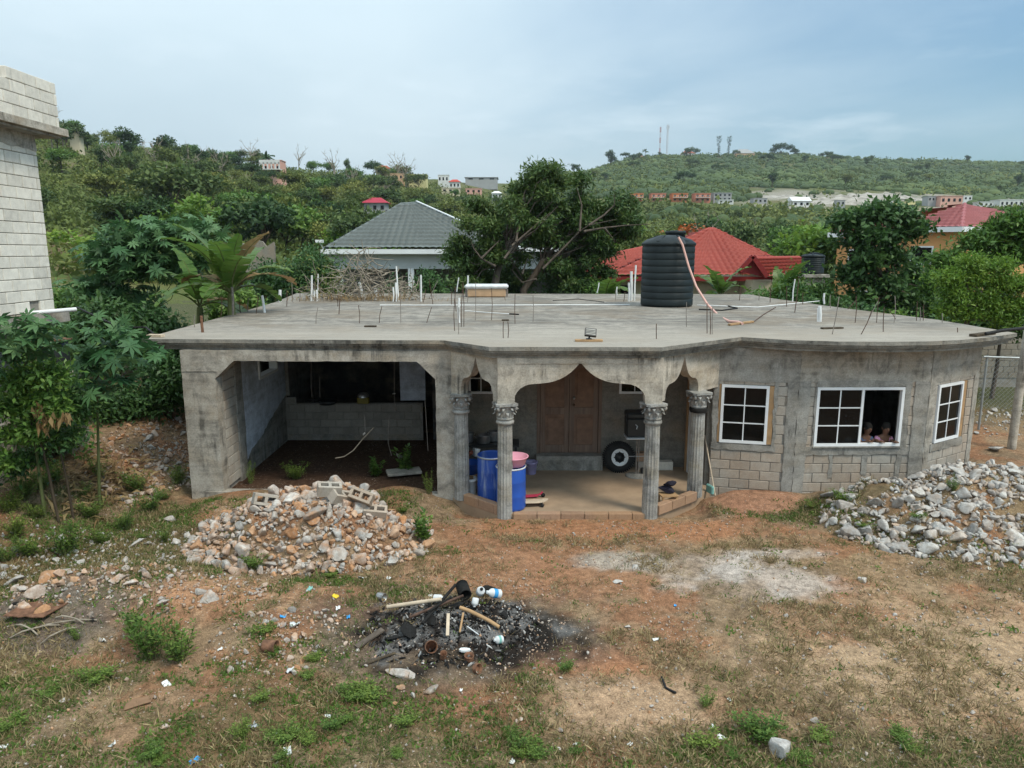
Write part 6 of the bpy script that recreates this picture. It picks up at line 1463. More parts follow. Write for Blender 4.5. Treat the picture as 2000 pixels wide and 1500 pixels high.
def stone(px, py, wpx, label, mesh=0, grey=False, rot=0.0, flat=1.0, name='boulder'):
    p = onto(px, py); k = (p.y * _cp + (CAM_H - p.z) * _sp) / 1400; s = wpx * k / 1.7; p.z += s * 0.28 * flat
    return tag(link_mesh(name, (RMG if grey else RM)[mesh], None, p, (random.uniform(-.3, .3), random.uniform(-.3, .3), rot), (s, s, s * flat)), label, 'stone')
stone(1525, 1472, 66, 'grey pointed boulder in the weeds at the bottom of the yard', 2, True, 0.4, 1.2)
stone(618, 1022, 52, 'big orange boulder on the front of the rubble heap', 1, False, 1.0, 1.3); stone(450, 1010, 52, 'flat orange stone on the left of the rubble heap', 3, False, 0.2, 0.8)
stone(90, 1135, 56, 'orange-brown rock on the left bank above the rusty sheet', 4, False, 0.9, 0.9); stone(30, 1140, 90, 'long flat pale rock at the left edge', 5, True, 0.2, 0.35)
stone(790, 1322, 84, 'flat pale stone sunk in front of the burnt heap', 6, False, 0.3, 0.32); stone(838, 1352, 40, 'oblong pale stone below the burnt heap', 7, False, 0.5, 0.6); stone(785, 1345, 22, 'small pale stone left of the oblong one below the burnt heap', 8, False, 0.1, 0.7)
stone(463, 1120, 30, 'single tan stone left of the weeds below the rubble heap', 0, False, 0.7, 1.1); stone(332, 1018, 40, 'white flat stone left of the rubble heap', 9, True, 0.2, 0.7); stone(270, 1063, 34, 'pale stone between the green weeds and the rubble heap', 1, True, 0.9, 0.8)
stone(1945, 880, 42, 'pale rock lying beyond the right rubble heap', 3, True, 0.3, 0.7); stone(1685, 1135, 26, 'white stone on the open ground below the right rubble heap', 2, True, 0.3, 0.8); stone(1240, 1108, 24, 'white stone on the pale gravel left of the ash patch', 4, True, 0.3, 0.7)
stone(1205, 1138, 30, 'flat white lump at the edge of the gravel', 5, True, 0.3, 0.35); stone(1595, 1412, 30, 'grey-tan stone above the pointed boulder', 6, True, 0.8, 0.8); stone(1748, 1202, 16, 'small white stone alone on the dry grass at the right', 7, True, 0.8, 0.9)
gl = np.random.default_rng(77)
for k in range(70):
    px, py = gl.uniform(60, 1980), gl.uniform(1040, 1490)
    if 700 < px < 1090 and 1140 < py < 1310: continue
    p = onto(px, py); s = gl.uniform(0.022, 0.06)
    tag(link_mesh('loose_stone', (RM if px < 1200 else RMG)[k % 10], None, p + Vector((0, 0, s * 0.3)), tuple(gl.uniform(-.4, .4, 2)) + (gl.uniform(0, 6),), s), 'small loose stone lying on the open yard', 'stone', 'loose stones scattered on the yard')
# pebbles
def yard_points(n, g, keep):
    y = np.sqrt(g.uniform(5.6 ** 2, 13.6 ** 2, n)); x = g.uniform(-1, 1, n) * (0.76 * y + 1.0); k = keep(x, y, g)
    inside = (y > 12.75) & (x > -1.1) & (x < 3.9)
    k = k & ~inside; return x[k], y[k]
g = np.random.default_rng(81)
x, y = yard_points(34000, g, lambda x, y, g: g.random(len(x)) < 0.10 + 0.5 * sstep(0.5, 0.66, fbm(x, y, 0.8, 4, 111)) + 0.5 * blotch(x, y, 6.3, 7.9, 2.6, 1.5, 0.8, 84, 0.9) + 0.5 * blotch(x, y, 1.6, 10.9, 0.8, 0.4, 0.9, 26, 0.7) + 0.4 * soot_mask(x, y))
n = len(x); s = 0.007 + 0.028 * g.random(n) ** 4
V1, F1, = rock_geo(90, 1, 4)
V, F = scatter(V1, F1, rot_random(n, g), np.stack([x, y, terr(x, y) + s * 0.3], 1), s)
tag(link_mesh('gravel', np_mesh('gravel', V, F, MAT['rock_s'], np.repeat(g.random(n) ** 1.3, len(V1)))), 'scattered gravel chips on the yard', 'gravel', kind='stuff')
# dry grass and low green herbs
def tufts(name, label, n, per, L, W, spread, mat, seed, keep, lean=0.8, cat='grass'):
    g = np.random.default_rng(seed); x, y = yard_points(n, g, keep); n = len(x); N = n * per
    sz = np.repeat(g.uniform(0.6, 1.3, n), per); X = x.repeat(per) + g.normal(size=N) * spread; Y = y.repeat(per) + g.normal(size=N) * spread
    D = rand_dirs(N, g) * lean + np.array([0, 0, 0.8]); D[:, 2] = np.abs(D[:, 2])
    V, F = scatter(LEAF, LEAF_F, frames(D, rand_dirs(N, g) + np.array([0, 0, 0.3])), np.stack([X, Y, terr(X, Y) - 0.004], 1), np.stack([W * sz, L * sz * g.uniform(0.6, 1.3, N), L * sz * .5], 1))
    t = np.clip(g.random(n).repeat(per) * 0.6 + g.random(N) * 0.4, 0, 1)
    return tag(link_mesh(name, np_mesh(name, V, F, MAT[mat], t.repeat(4))), label, cat, kind='stuff')
notbare = lambda x, y: 1 - 0.93 * bare_mask(x, y)
notpile = lambda x, y: (((x + 3.45) / 2.0) ** 2 + ((y - 11.6) / 1.05) ** 2 > 1) & (((x - 8.7) / 2.3) ** 2 + ((y - 12.4) / 1.2) ** 2 > 1)
tufts('dry_grass', 'short straw-coloured dry grass over the yard', 24000, 9, 0.105, 0.011, 0.045, 'dry_grass', 611, lambda x, y, g: (g.random(len(x)) < notbare(x, y) * (0.05 + 0.85 * sstep(0.44, 0.58, fbm(x, y, 1.1, 4, 121)))) & notpile(x, y), 1.3)
tufts('green_grass', 'thin green grass among the dry grass', 22000, 8, 0.08, 0.009, 0.035, 'herb_leaf', 612, lambda x, y, g: (g.random(len(x)) < 0.10 * notbare(x, y) + 0.85 * green_mask(x, y)) & notpile(x, y), 1.1)
tufts('ground_herbs', 'low green weeds spreading over the yard', 26000, 12, 0.045, 0.026, 0.055, 'weed_leaf', 613, lambda x, y, g: (g.random(len(x)) < 0.012 + 0.66 * green_mask(x, y) * sstep(0.40, 0.56, fbm(x, y, 1.4, 4, 131))) & (notpile(x, y) | (g.random(len(x)) < 0.15)), 1.0, 'weeds')
tufts('dead_stalks', 'grey dead stalks and twigs littering the yard', 9000, 3, 0.13, 0.007, 0.05, 'dry_grass', 614, lambda x, y, g: (g.random(len(x)) < notbare(x, y) * (0.15 + 0.5 * sstep(0.45, 0.6, fbm(x, y, 0.8, 4, 141)))) & notpile(x, y), 2.2)
# taller single weeds
def weed_mesh(seed, stems, leafL, leafW, spread=0.62, mat='weed_leaf'):
    g = np.random.default_rng(seed); T, D, m = [], [], MB()
    for k in range(stems):
        a = g.uniform(0, 6.28); l = g.uniform(0.3, 1.0) ** 0.8; top = Vector((math.cos(a) * spread * l * g.random() ** 0.5, math.sin(a) * spread * l * g.random() ** 0.5, l)); b = Vector((top.x * 0.25, top.y * 0.25, -0.03))
        m.tube([b, b.lerp(top, 0.5) + Vector((0.01, 0.01, 0.0)), top], [0.008, 0.006, 0.003], 4, False, False)
        for q in range(34):
            t = g.uniform(0.12, 1.0) ** 0.8; p = b.lerp(top, t); r = 0.15 * (1.15 - t * 0.6); d = rand_dirs(1, g)[0]; T.append((p.x + d[0] * r * g.random(), p.y + d[1] * r * g.random(), max(0.01, p.z + d[2] * 0.06))); D.append((d[0], d[1], abs(d[2]) * 0.6 + 0.15))
    T, D = np.array(T), np.array(D); n = len(T); V, F = scatter(LEAF, LEAF_F, frames(D, rand_dirs(n, g) * 0.5 + np.array([0, 0, 1])), T, np.stack([leafW * g.uniform(.6, 1.3, n), leafL * g.uniform(.6, 1.3, n), np.full(n, leafL * .4)], 1))
    st = m.mesh('stem', MAT['stem_green']); return st, np_mesh('foliage', V, F, MAT[mat], np.repeat(g.random(n), 4))
WEEDS = [weed_mesh(1, 24, 0.085, 0.040), weed_mesh(2, 16, 0.08, 0.036, 0.55), weed_mesh(3, 12, 0.17, 0.10, 0.5, 'mid_leaf')]
def weed(px, py, h, kind, label, wide=1.0, name='weed_plant', cat='weed', group=None):
    p = onto(px, py); r = empty(name, p, random.uniform(0, 6.28), label, cat, group); r.scale = (h * wide, h * wide, h)
    link_mesh('stem', WEEDS[kind][0], r); link_mesh('foliage', WEEDS[kind][1], r); return r
weed(300, 1285, 0.78, 0, 'tall bushy green weed right of the rusty sheet', 1.0); weed(355, 1290, 0.50, 0, 'lower green weed bush beside the tall one', 1.3); weed(262, 1250, 0.62, 1, 'thin upright weed behind the tall bushy weed', 0.8)
weed(130, 1085, 0.62, 0, 'bright green weed bush on the left of the yard', 1.2); weed(245, 1035, 0.55, 1, 'feathery green weed left of the rubble heap', 1.0); weed(30, 1050, 0.45, 0, 'green weed bush at the left edge of the yard', 1.2); weed(320, 1058, 0.35, 1, 'small weed between stones left of the rubble heap', 1.2)
weed(828, 1058, 0.55, 2, 'dark broad-leaved plant at the right foot of the rubble heap', 0.8); weed(580, 935, 0.42, 0, 'yellow-green weeds growing in front of the carport', 1.5); weed(425, 950, 0.5, 1, 'weed at the foot of the left carport pillar', 1.0); weed(350, 945, 0.45, 0, 'weed bush left of the carport pillar', 1.2)
weed(490, 945, 0.5, 1, 'thin dark weed inside the carport portal', 0.6); weed(790, 925, 0.62, 2, 'leafy plant inside the carport by the right pillar', 0.9); weed(735, 930, 0.4, 2, 'low leafy plant on the carport floor', 1.2); weed(838, 965, 0.5, 1, 'tall weed beside the right carport pillar', 0.6)
weed(470, 1445, 0.22, 0, 'small green weed low in the yard', 1.3); weed(1475, 1440, 0.26, 0, 'spreading green weed patch above the pointed boulder', 2.3); weed(1010, 1460, 0.2, 1, 'small weed tuft at the bottom of the yard', 1.6); weed(1380, 1380, 0.2, 1, 'weed tuft beside the sandy patch', 1.5)
weed(1105, 1310, 0.2, 1, 'weed tuft right of the burnt heap', 1.8); weed(1650, 985, 0.28, 0, 'green weeds at the foot of the bay wall', 2.0); weed(1860, 960, 0.3, 1, 'weed growing through the right rubble heap', 1.2); weed(500, 1110, 0.26, 0, 'weed patch in front of the rubble heap', 1.8); weed(80, 960, 0.4, 0, 'weed beside the dry leaf litter', 1.2)
weed(195, 935, 0.6, 1, 'tall thin weed beside the castor stem', 0.9); weed(110, 945, 0.55, 0, 'weed clump between the dry leaves and the yard', 1.2); weed(45, 975, 0.6, 0, 'weed clump below the bush at the left edge', 1.2); weed(270, 960, 0.5, 0, 'weed clump on the left of the carport wall', 1.4)
for i_, (a_, b_, c_) in enumerate(((20, 1000, 0.4), (75, 1010, 0.35), (180, 1010, 0.4), (200, 1060, 0.35), (290, 1000, 0.4), (320, 975, 0.35), (60, 1085, 0.4), (15, 1095, 0.35), (390, 965, 0.35), (170, 970, 0.3))): weed(a_, b_, c_, i_ % 2, 'bushy green weed in the overgrown corner left of the rubble heap', 1.5, group='weeds in the overgrown left corner')
weed(150, 1250, 0.25, 1, 'small grey-green weed below the rusty sheet', 1.0)
gl = np.random.default_rng(99)
for k in range(46):
    p = None
    while p is None:
        q = onto(gl.uniform(0, 2000), gl.uniform(930, 1490))
        if green_mask(np.array([q.x]), np.array([q.y]))[0] > 0.4 and not (q.y > 12.6 and -1.2 < q.x < 5.5): p = q
    h = gl.uniform(0.07, 0.17); r = empty('weed_tuft', p, gl.uniform(0, 6.28), 'small green weed tuft in the green patches of the yard', 'weed', 'small weed tufts on the yard'); w = gl.uniform(1.8, 4.0); r.scale = (h * w, h * w, h); i = int(gl.integers(2)); link_mesh('stem', WEEDS[i][0], r); link_mesh('foliage', WEEDS[i][1], r)
# dry banana-leaf litter by the boundary wall
g = np.random.default_rng(31); n = 420; cx, cy = -8.4, 13.9; x = cx + g.normal(size=n) * 0.55; y = cy + g.normal(size=n) * 0.65
V, F = scatter(LEAF, LEAF_F, frames(rand_dirs(n, g) * np.array([1, 1, 0.3]), rand_dirs(n, g) * 0.6 + np.array([0, 0, 1])), np.stack([x, y, terr(x, y) + 0.02 + 0.10 * g.random(n)], 1), np.stack([g.uniform(.03, .07, n), g.uniform(.2, .5, n), np.full(n, .5)], 1))
tag(link_mesh('dry_leaf_litter', np_mesh('dry_leaf_litter', V, F, MAT['dry_leaf'], np.repeat(g.random(n), 4))), 'heap of withered tan banana leaves by the boundary wall', 'leaf litter', kind='stuff')
# hollow concrete blocks thrown on the rubble heap
def hollow_block():
    m = MB()
    for (c, d) in (((0, 0.072, 0), (0.39, 0.046, 0.19)), ((0, -0.072, 0), (0.39, 0.046, 0.19)), ((-0.172, 0, 0), (0.046, 0.098, 0.188)), ((0.172, 0, 0), (0.046, 0.098, 0.188)), ((0, 0, 0), (0.05, 0.098, 0.188))): m.box(c, d, ch=0.004)
    return m.mesh('concrete_block', MAT['block'])
HB = hollow_block()
for px, py, rot, lab in ((643, 942, (0.25, 0.15, 0.35), 'hollow grey block on the crest of the rubble heap'), (706, 956, (0.9, 0.3, -0.2), 'tan hollow block with its cell open, right of the crest'), (666, 970, (0.5, 0.4, 0.9), 'broken tan block just below the crest'), (733, 1010, (0.35, 0.15, 0.15), 'hollow block on the right face of the rubble heap'), (518, 972, (1.35, 0.3, 0.5), 'hollow block standing on end at the left of the crest')):
    p = atY(px, py + 6, 11.45); p.z = max(p.z - 0.07, tz(p.x, p.y) + 0.10); tag(link_mesh('concrete_block', HB, None, p, rot), lab, 'concrete block')
sl = onto(785, 938, 0.10); tag(part('broken_slab', MAT['conc'], None, lambda m: m.box((sl.x, sl.y + 0.3, sl.z), (0.75, 0.4, 0.06), 0.3, 0.01)), 'grey broken slab lying in front of the carport pillar', 'slab')
bs = onto(790, 870, 0.14); bs = Vector((-2.6, 16.0, 0.22)); tag(link_mesh('concrete_lump', RMG[3], None, bs, (0.3, 0.2, 1.0), (0.2, 0.16, 0.22)), 'pale lump of concrete standing on the carport floor', 'concrete lump')

# ------------------------------------------------------------------ burnt heap and litter
g = np.random.default_rng(63); n = 2600; a = g.uniform(0, 6.28, n); r = g.random(n) ** 0.6; x = -0.82 + 1.2 * r * np.cos(a); y = 8.72 + 0.85 * r * np.sin(a); k = g.random(n) < 0.35 + 0.65 * soot_mask(x, y); x, y = x[k], y[k]; n = len(x)
s = 0.008 + 0.04 * g.random(n) ** 3; V, F = scatter(V1, F1, rot_random(n, g), np.stack([x, y, terr(x, y) + s * 0.25], 1), np.stack([s * 1.5, s, s * 0.5], 1))
def ashmat():
    t = NT('ash_and_cinders'); f = t.n('ShaderNodeAttribute', attribute_name='tint').outputs['Fac']; t.col(t.ramp(f, [(0.0, (0.010, 0.010, 0.010)), (0.55, (0.022, 0.020, 0.019)), (0.72, (0.07, 0.065, 0.06)), (0.93, (0.19, 0.185, 0.18)), (0.99, (0.50, 0.49, 0.47))])); t.bump(t.noise(60, 4, 0.7), 0.5, 0.01); return t.fin(0.95, 0, 0.1)
tag(link_mesh('cinders', np_mesh('cinders', V, F, ashmat(), np.repeat(g.random(n), len(V1)))), 'black cinders and pale ash of the burnt heap', 'cinders', kind='stuff')
def rod(px0, py0, px1, py1, r, mat, name, label, cat, lift=0.03, lift2=None, n=8, bend=0.0, flat=None):
    a, b = onto(px0, py0, lift), onto(px1, py1, lift if lift2 is None else lift2); mid = a.lerp(b, 0.5) + Vector((0, 0, bend))
    m = MB()
    if flat: m.bar(a, b, r * 2, flat)
    else: m.tube([a, a.lerp(mid, 0.5) + Vector((0, 0, bend * .4)), mid, mid.lerp(b, 0.5) + Vector((0, 0, bend * .4)), b], [r, r * 1.02, r, r * 0.97, r * 0.9], n)
    return tag(m.build(name, MAT[mat], None), label, cat)
def can(px, py, r, h, rot, mat, name, label, cat, lift=0.05, lid=None, band=None):
    p = onto(px, py, lift); root = empty(name, p, 0, label, cat); root.rotation_euler = rot
    m = MB(); m.lathe([(0.0, -h / 2), (r * 0.96, -h / 2), (r, -h / 2 + 0.006), (r * 0.985, -h / 4), (r, 0), (r * 0.985, h / 4), (r, h / 2 - 0.004), (r * 1.03, h / 2), (r * 0.93, h / 2), (r * 0.92, -h / 2 + 0.012), (0.0, -h / 2 + 0.012)], 20); m.build('can_body', MAT[mat], root)
    if band: m = MB(); m.lathe([(r * 1.012, -h * 0.22), (r * 1.02, 0), (r * 1.012, h * 0.22)], 20); m.build('label_band', MAT[band], root)
    return root
def jug(px, py, r, h, rot, mat, label, band=None, name='plastic_bottle', lift=0.06, cap='white_plastic'):
    p = onto(px, py, lift); root = empty(name, p, 0, label, 'bottle'); root.rotation_euler = rot
    m = MB(); m.lathe([(0, -h / 2), (r * 0.9, -h / 2), (r, -h / 2 + r * 0.15), (r, h * 0.12), (r * 0.92, h * 0.2), (r * 0.45, h * 0.36), (r * 0.34, h * 0.40), (r * 0.34, h * 0.44), (0, h * 0.44)], 20); m.build('bottle_body', MAT[mat], root)
    m = MB(); m.lathe([(r * 0.40, h * 0.42), (r * 0.40, h * 0.5), (0, h * 0.5)], 14); m.build('cap', MAT[cap], root)
    if band: m = MB(); m.lathe([(r * 1.012, -h * 0.22), (r * 1.015, 0.0), (r * 1.012, h * 0.06)], 20); m.build('label_band', MAT[band], root)
    return root
rod(757, 1203, 862, 1200, 0.028, 'wood_pale', 'wooden_pole', 'pale wooden pole end sticking out of the left of the burnt heap', 'pole', 0.13, 0.22)
rod(899, 1203, 975, 1233, 0.026, 'wood', 'wooden_stick', 'thick brown stick across the burnt heap', 'stick', 0.12, 0.06, bend=0.02)
rod(876, 1218, 874, 1249, 0.02, 'wood_pale', 'wooden_stick', 'short upright batten in the middle of the burnt heap', 'stick', 0.14, 0.05, flat=0.02); rod(905, 1214, 898, 1242, 0.014, 'wood', 'wooden_stick', 'thin stick right of the upright batten', 'stick', 0.12, 0.05)
rod(696, 1268, 748, 1236, 0.045, 'bark', 'weathered_plank', 'grey weathered plank at the left of the burnt heap', 'plank', 0.03, 0.05, flat=0.02); rod(705, 1303, 772, 1278, 0.018, 'bark_dark', 'charred_stick', 'thin charred branch below the grey plank', 'stick', 0.02)
rod(825, 1232, 890, 1172, 0.022, 'char', 'charred_stick', 'charred branch leaning up the burnt heap', 'stick', 0.1, 0.22); rod(800, 1222, 905, 1190, 0.02, 'rust', 'rusty_bar', 'rusty bar lying in the burnt heap', 'bar', 0.12, 0.2); rod(835, 1215, 882, 1193, 0.016, 'char', 'charred_stick', 'short charred stick beside the rusty bar', 'stick', 0.14, 0.2)
p = onto(905, 1172, 0.15); tk = empty('charred_pipe', p, 0, 'short black charred pipe with open end at the back of the heap', 'pipe'); m = MB(); m.lathe([(0.085, -0.02), (0.09, -0.1), (0.092, 0.12), (0.075, 0.12), (0.07, -0.09), (0, -0.09)], 18, M=Matrix.Rotation(R(105), 4, 'X') @ Matrix.Rotation(0.3, 4, 'Y')); m.build('pipe_body', MAT['char'], tk)
p = onto(950, 1165, 0.14); bg = link_mesh('charred_bag', RM[4], None, p, (0.2, 0.3, 0.5), (0.22, 0.13, 0.13)); bg.data = bg.data.copy(); bg.data.materials[0] = MAT['char']; tag(bg, 'crumpled black burnt bag behind the white jug', 'bag')
for px, py, s, lab in ((800, 1232, (0.26, 0.2, 0.08), 'large lump of black char at the left of the heap'), (842, 1212, (0.22, 0.16, 0.10), 'black char lump in the middle of the heap'), (985, 1205, (0.14, 0.11, 0.06), 'black char lump right of the white jug'), (771, 1250, (0.16, 0.12, 0.05), 'flat black char lump near the grey plank'), (895, 1186, (0.18, 0.12, 0.09), 'black char lump under the pipe')):
    p = onto(px, py, 0.04); o = link_mesh('char_lump', bg.data, None, p, (random.uniform(-.3, .3), .1, random.uniform(0, 6)), s); tag(o, lab, 'char lump')
jug(964, 1178, 0.065, 0.22, (R(70), R(15), R(-70)), 'white_plastic', 'white plastic jug with blue band on the burnt heap', 'blue_print', lift=0.15); jug(939, 1175, 0.06, 0.13, (R(40), 0, 0.4), 'white_plastic', 'squat crumpled white bottle beside the jug', lift=0.16, cap='char'); jug(928, 1193, 0.045, 0.12, (R(150), 0.3, 0.2), 'white_plastic', 'small off-white bottle upside down below the squat one', lift=0.12)
jug(973, 1258, 0.05, 0.12, (R(80), 0, R(-60)), 'white_plastic', 'white and teal tub lying at the right of the burnt heap', 'teal', lift=0.06); jug(858, 1181, 0.045, 0.15, (R(85), 0, R(75)), 'white_plastic', 'white pot with open end at the back left of the heap', lift=0.1, cap='char')
p = onto(982, 1268, 0.04); o = link_mesh('burnt_ball', ROCKG and RM[0], None, p, (0, 0, 0), 0.055); o.data = bg.data; tag(o, 'round black burnt lump beside the teal tub', 'char lump')
can(842, 1276, 0.075, 0.19, (R(62), 0, R(12)), 'rust_can', 'rusty_can', 'large rusty tin can with open mouth at the front of the heap', 'can', 0.09); can(866, 1288, 0.042, 0.11, (R(25), 0, 0.3), 'rust_can', 'rusty_can', 'small rusty can right of the large one', 'can', 0.05)
can(916, 1290, 0.06, 0.07, (R(12), 0, 0.3), 'rust_can', 'rusty_can', 'low rusty tin with dark inside at the front of the heap', 'can', 0.04); can(932, 1313, 0.06, 0.06, (R(75), 0, 0.9), 'rust_can', 'rusty_can', 'flat rusty lid leaning at the right front of the heap', 'can', 0.05)
can(745, 1172, 0.06, 0.12, (R(85), 0, 1.0), 'steel', 'metal_tin', 'dull metal tin lying behind the pale pole', 'can', 0.05); can(528, 1272, 0.075, 0.17, (R(88), 0, R(80)), 'rust_can', 'rusty_can', 'dark rusty can lying beside the weed bush', 'can', 0.07)
rod(913, 1232, 935, 1248, 0.007, 'white_plastic', 'plastic_fork', 'thin white plastic fork on the ashes', 'fork', 0.06)
p = onto(906, 1277, 0.04); tag(part('shoe_sole', MAT['white_plastic'], None, lambda m: m.prism([(p.x + 0.07 * math.cos(a) * (1 + .2 * math.cos(a)), p.y + 0.035 * math.sin(a)) for a in np.linspace(0, 6.28, 13)[:-1]], p.z, p.z + 0.025)), 'small white shoe sole at the front of the ashes', 'shoe sole')
# sheet metal and debris at the left edge
p = onto(75, 1192, 0.03); tag(part('rusty_sheet', MAT['rust_can'], None, lambda m: m.slab(rag([(-0.36, -0.16), (0.2, -0.24), (0.36, 0.08), (0.05, 0.22), (-0.3, 0.12)], 0.1, 0.02, 3), p, (1, 0, 0.06), (0, 1, 0.08), (0, 0, 1), 0.012)), 'rusty brown metal sheet lying on the left bank', 'metal sheet')
p = onto(270, 1376, 0.02); tag(part('cardboard_piece', MAT['cardboard'], None, lambda m: m.slab(rag([(-0.14, -0.08), (0.14, -0.05), (0.16, 0.07), (-0.1, 0.09)], 0.08, 0.01, 5), p, (0.9, 0.4, 0.05), (-0.4, 0.9, 0.08), (0, 0, 1), 0.008)), 'flat brown piece of cardboard low on the left', 'cardboard')
for i, (a, b, c, d) in enumerate(((60, 1235, 190, 1215), (20, 1250, 120, 1225), (80, 1262, 150, 1230), (110, 1210, 165, 1222), (30, 1225, 75, 1245))): rod(a, b, c, d, 0.011, 'twig', 'bent_wire', 'tangled grey wire strand below the rusty sheet', 'wire', 0.03, bend=0.05)['group'] = 'wire strands below the rusty sheet'
for k, (px, py) in enumerate(((140, 1235), (30, 1180), (180, 1212))): o = link_mesh('burnt_scrap', bg.data, None, onto(px, py, 0.02), (0.1, 0.2, k), (0.12, 0.07, 0.03)); tag(o, 'black burnt scrap near the rusty sheet', 'scrap', 'burnt scraps near the rusty sheet')
# litter: crumpled scraps
def scrap_mesh(seed, mat, flat=0.35):
    g = np.random.default_rng(seed); n = 6; u = np.linspace(-1, 1, n); X, Y = np.meshgrid(u, u); Z = flat * (fbm(X * 2 + seed, Y * 2, 1.0, 3, seed) - 0.5) * 2; e = 1 + 0.25 * (fbm(X + 9, Y + seed, 1.5, 2, seed) - 0.5)
    V = np.stack([X * e, Y * e * 0.7, Z + 0.1], -1).reshape(-1, 3); V2 = V - np.array([0, 0, 0.05]); a = (np.arange(n - 1)[:, None] * n + np.arange(n - 1)).ravel(); F = np.stack([a, a + 1, a + n + 1, a + n], 1); F = np.concatenate([F, F[:, ::-1] + n * n]); return np_mesh('scrap', np.concatenate([V, V2]), F, mat)
SCR = {k: [scrap_mesh(s, MAT[k], 0.7) for s in (1, 2, 3)] for k in ('paper', 'blue_print', 'teal', 'yellow', 'steel', 'white_plastic', 'cardboard', 'magenta')}
LIT = [(708, 1130, 10, 'paper', 'crumpled white paper above the burnt heap, left'), (640, 1105, 11, 'steel', 'silvery foil scrap at the foot of the rubble heap'), (604, 1152, 9, 'teal', 'faded teal plastic piece in the weeds'), (655, 1166, 8, 'yellow', 'bright yellow wrapper left of the metal tin'), (660, 1190, 8, 'paper', 'white paper scrap below the yellow wrapper'), (680, 1207, 7, 'blue_print', 'blue and white wrapper left of the pale pole'),
       (576, 1222, 18, 'white_plastic', 'crumpled white bag on the strip of pale stones'), (552, 1206, 8, 'blue_print', 'blue can-like scrap beside the crumpled bag'), (566, 1312, 14, 'white_plastic', 'white and grey wrapper below the rusty can'), (325, 1338, 12, 'paper', 'white crumpled paper on the dark grass'), (492, 1420, 14, 'steel', 'grey crumpled foil low in the yard'), (563, 1470, 14, 'white_plastic', 'white and black wrapper near the bottom'), (382, 1488, 15, 'blue_print', 'bright blue wrapper at the bottom of the picture'),
       (219, 1456, 10, 'paper', 'small white paper near the bottom left'), (6, 1460, 12, 'paper', 'white paper at the left edge, bottom'), (95, 945, 20, 'teal', 'pale plastic bag with coloured print in the weeds by the litter'), (88, 952, 9, 'magenta', 'red-orange print scrap on the pale bag'), (1410, 1442, 12, 'paper', 'white folded paper left of the weed patch'), (1392, 1420, 7, 'paper', 'small white scrap above the folded paper'), (1123, 1455, 7, 'paper', 'white scrap low between the weeds'), (1280, 1250, 10, 'paper', 'thin white scrap on the dry grass'), (1319, 1184, 5, 'blue_print', 'tiny blue bottle cap on the dry grass'),
       (1935, 1113, 8, 'paper', 'small white scrap at the right below the rubble'), (1425, 1368, 6, 'paper', 'small white scrap right of the black hose piece'), (430, 1270, 7, 'paper', 'white scrap beside the weed bush'), (205, 1253, 9, 'paper', 'white stone-like scrap below the wire'), (760, 1130, 7, 'paper', 'little white scrap behind the metal tin'), (840, 1165, 7, 'paper', 'little white scrap behind the heap'), (727, 1362, 8, 'paper', 'white scrap below the flat pale stone'), (900, 1350, 6, 'paper', 'small scrap right of the oblong stone'), (350, 1405, 10, 'cardboard', 'brown scrap low on the left'), (230, 1340, 10, 'cardboard', 'orange-brown leaf-like scrap on the left'), (1015, 1190, 9, 'steel', 'silver foil at the right of the burnt heap'), (640, 1400, 8, 'paper', 'small white scrap in the grass below the stones'), (1000, 1490, 8, 'paper', 'white scrap at the very bottom'), (1230, 1455, 8, 'paper', 'white scrap at the bottom of the sandy patch')]
for k, (px, py, w, mt, lab) in enumerate(LIT):
    p = onto(px, py, 0.012); s = w * (p.y + 0.8) / 1400 / 1.0 * 0.7; tag(link_mesh('litter', SCR[mt][k % 3], None, p, (random.uniform(-.2, .5), random.uniform(-.3, .3), random.uniform(0, 6)), (s, s, s)), lab, 'litter')
p = onto(1305, 1345); m = MB(); m.tube([onto(1292, 1328, 0.04), onto(1300, 1345, 0.015), onto(1312, 1352, 0.015), onto(1320, 1356, 0.02)], 0.014, 6); tag(m.build('rubber_strip', MAT['rubber'], None), 'curved black rubber strip on the sandy patch', 'rubber strip')

# ------------------------------------------------------------------ things on the porch
def drum(x, y, r, h, mat, label, open_top=False, ring=True):
    t = empty('plastic_drum', (x, y, 0.0), random.uniform(0, 6), label, 'drum', 'blue drums on the porch')
    prof = [(0, 0.004), (r * 0.93, 0.004), (r * 0.985, 0.03), (r, 0.08), (r, h * 0.30), (r * 1.012, h * 0.32), (r * 1.012, h * 0.345), (r, h * 0.365), (r, h * 0.63), (r * 1.012, h * 0.65), (r * 1.012, h * 0.675), (r, h * 0.695), (r, h * 0.92), (r * 0.985, h * 0.96)]
    if open_top: prof += [(r * 0.985, h), (r * 0.955, h), (r * 0.95, h * 0.97), (r * 0.95, h * 0.45), (0, h * 0.45)]
    else: prof += [(r * 0.93, h * 0.985), (r * 0.9, h * 0.985), (r * 0.88, h * 0.965), (0, h * 0.965)]
    m = MB(); m.lathe(prof, 40); m.build('drum_shell', MAT[mat], t)
    if ring: m = MB(); m.lathe([(r * 0.99, h * 0.955), (r * 1.02, h * 0.958), (r * 1.02, h * 0.985), (r * 0.99, h * 0.99)], 40); m.build('rim_ring', MAT['galv' if open_top else 'white_plastic'], t)
    return t
drum(-0.02, 13.22, 0.285, 0.86, 'blue_plastic', 'bright blue closed drum behind the front left column')
drum(-0.40, 13.72, 0.29, 0.93, 'drum_scuffed', 'scuffed blue drum with open top behind the bright one', True)
t = empty('pink_basin', (0.03, 13.22, 0.855), 0, 'round pink plastic basin on top of the bright blue drum', 'basin')
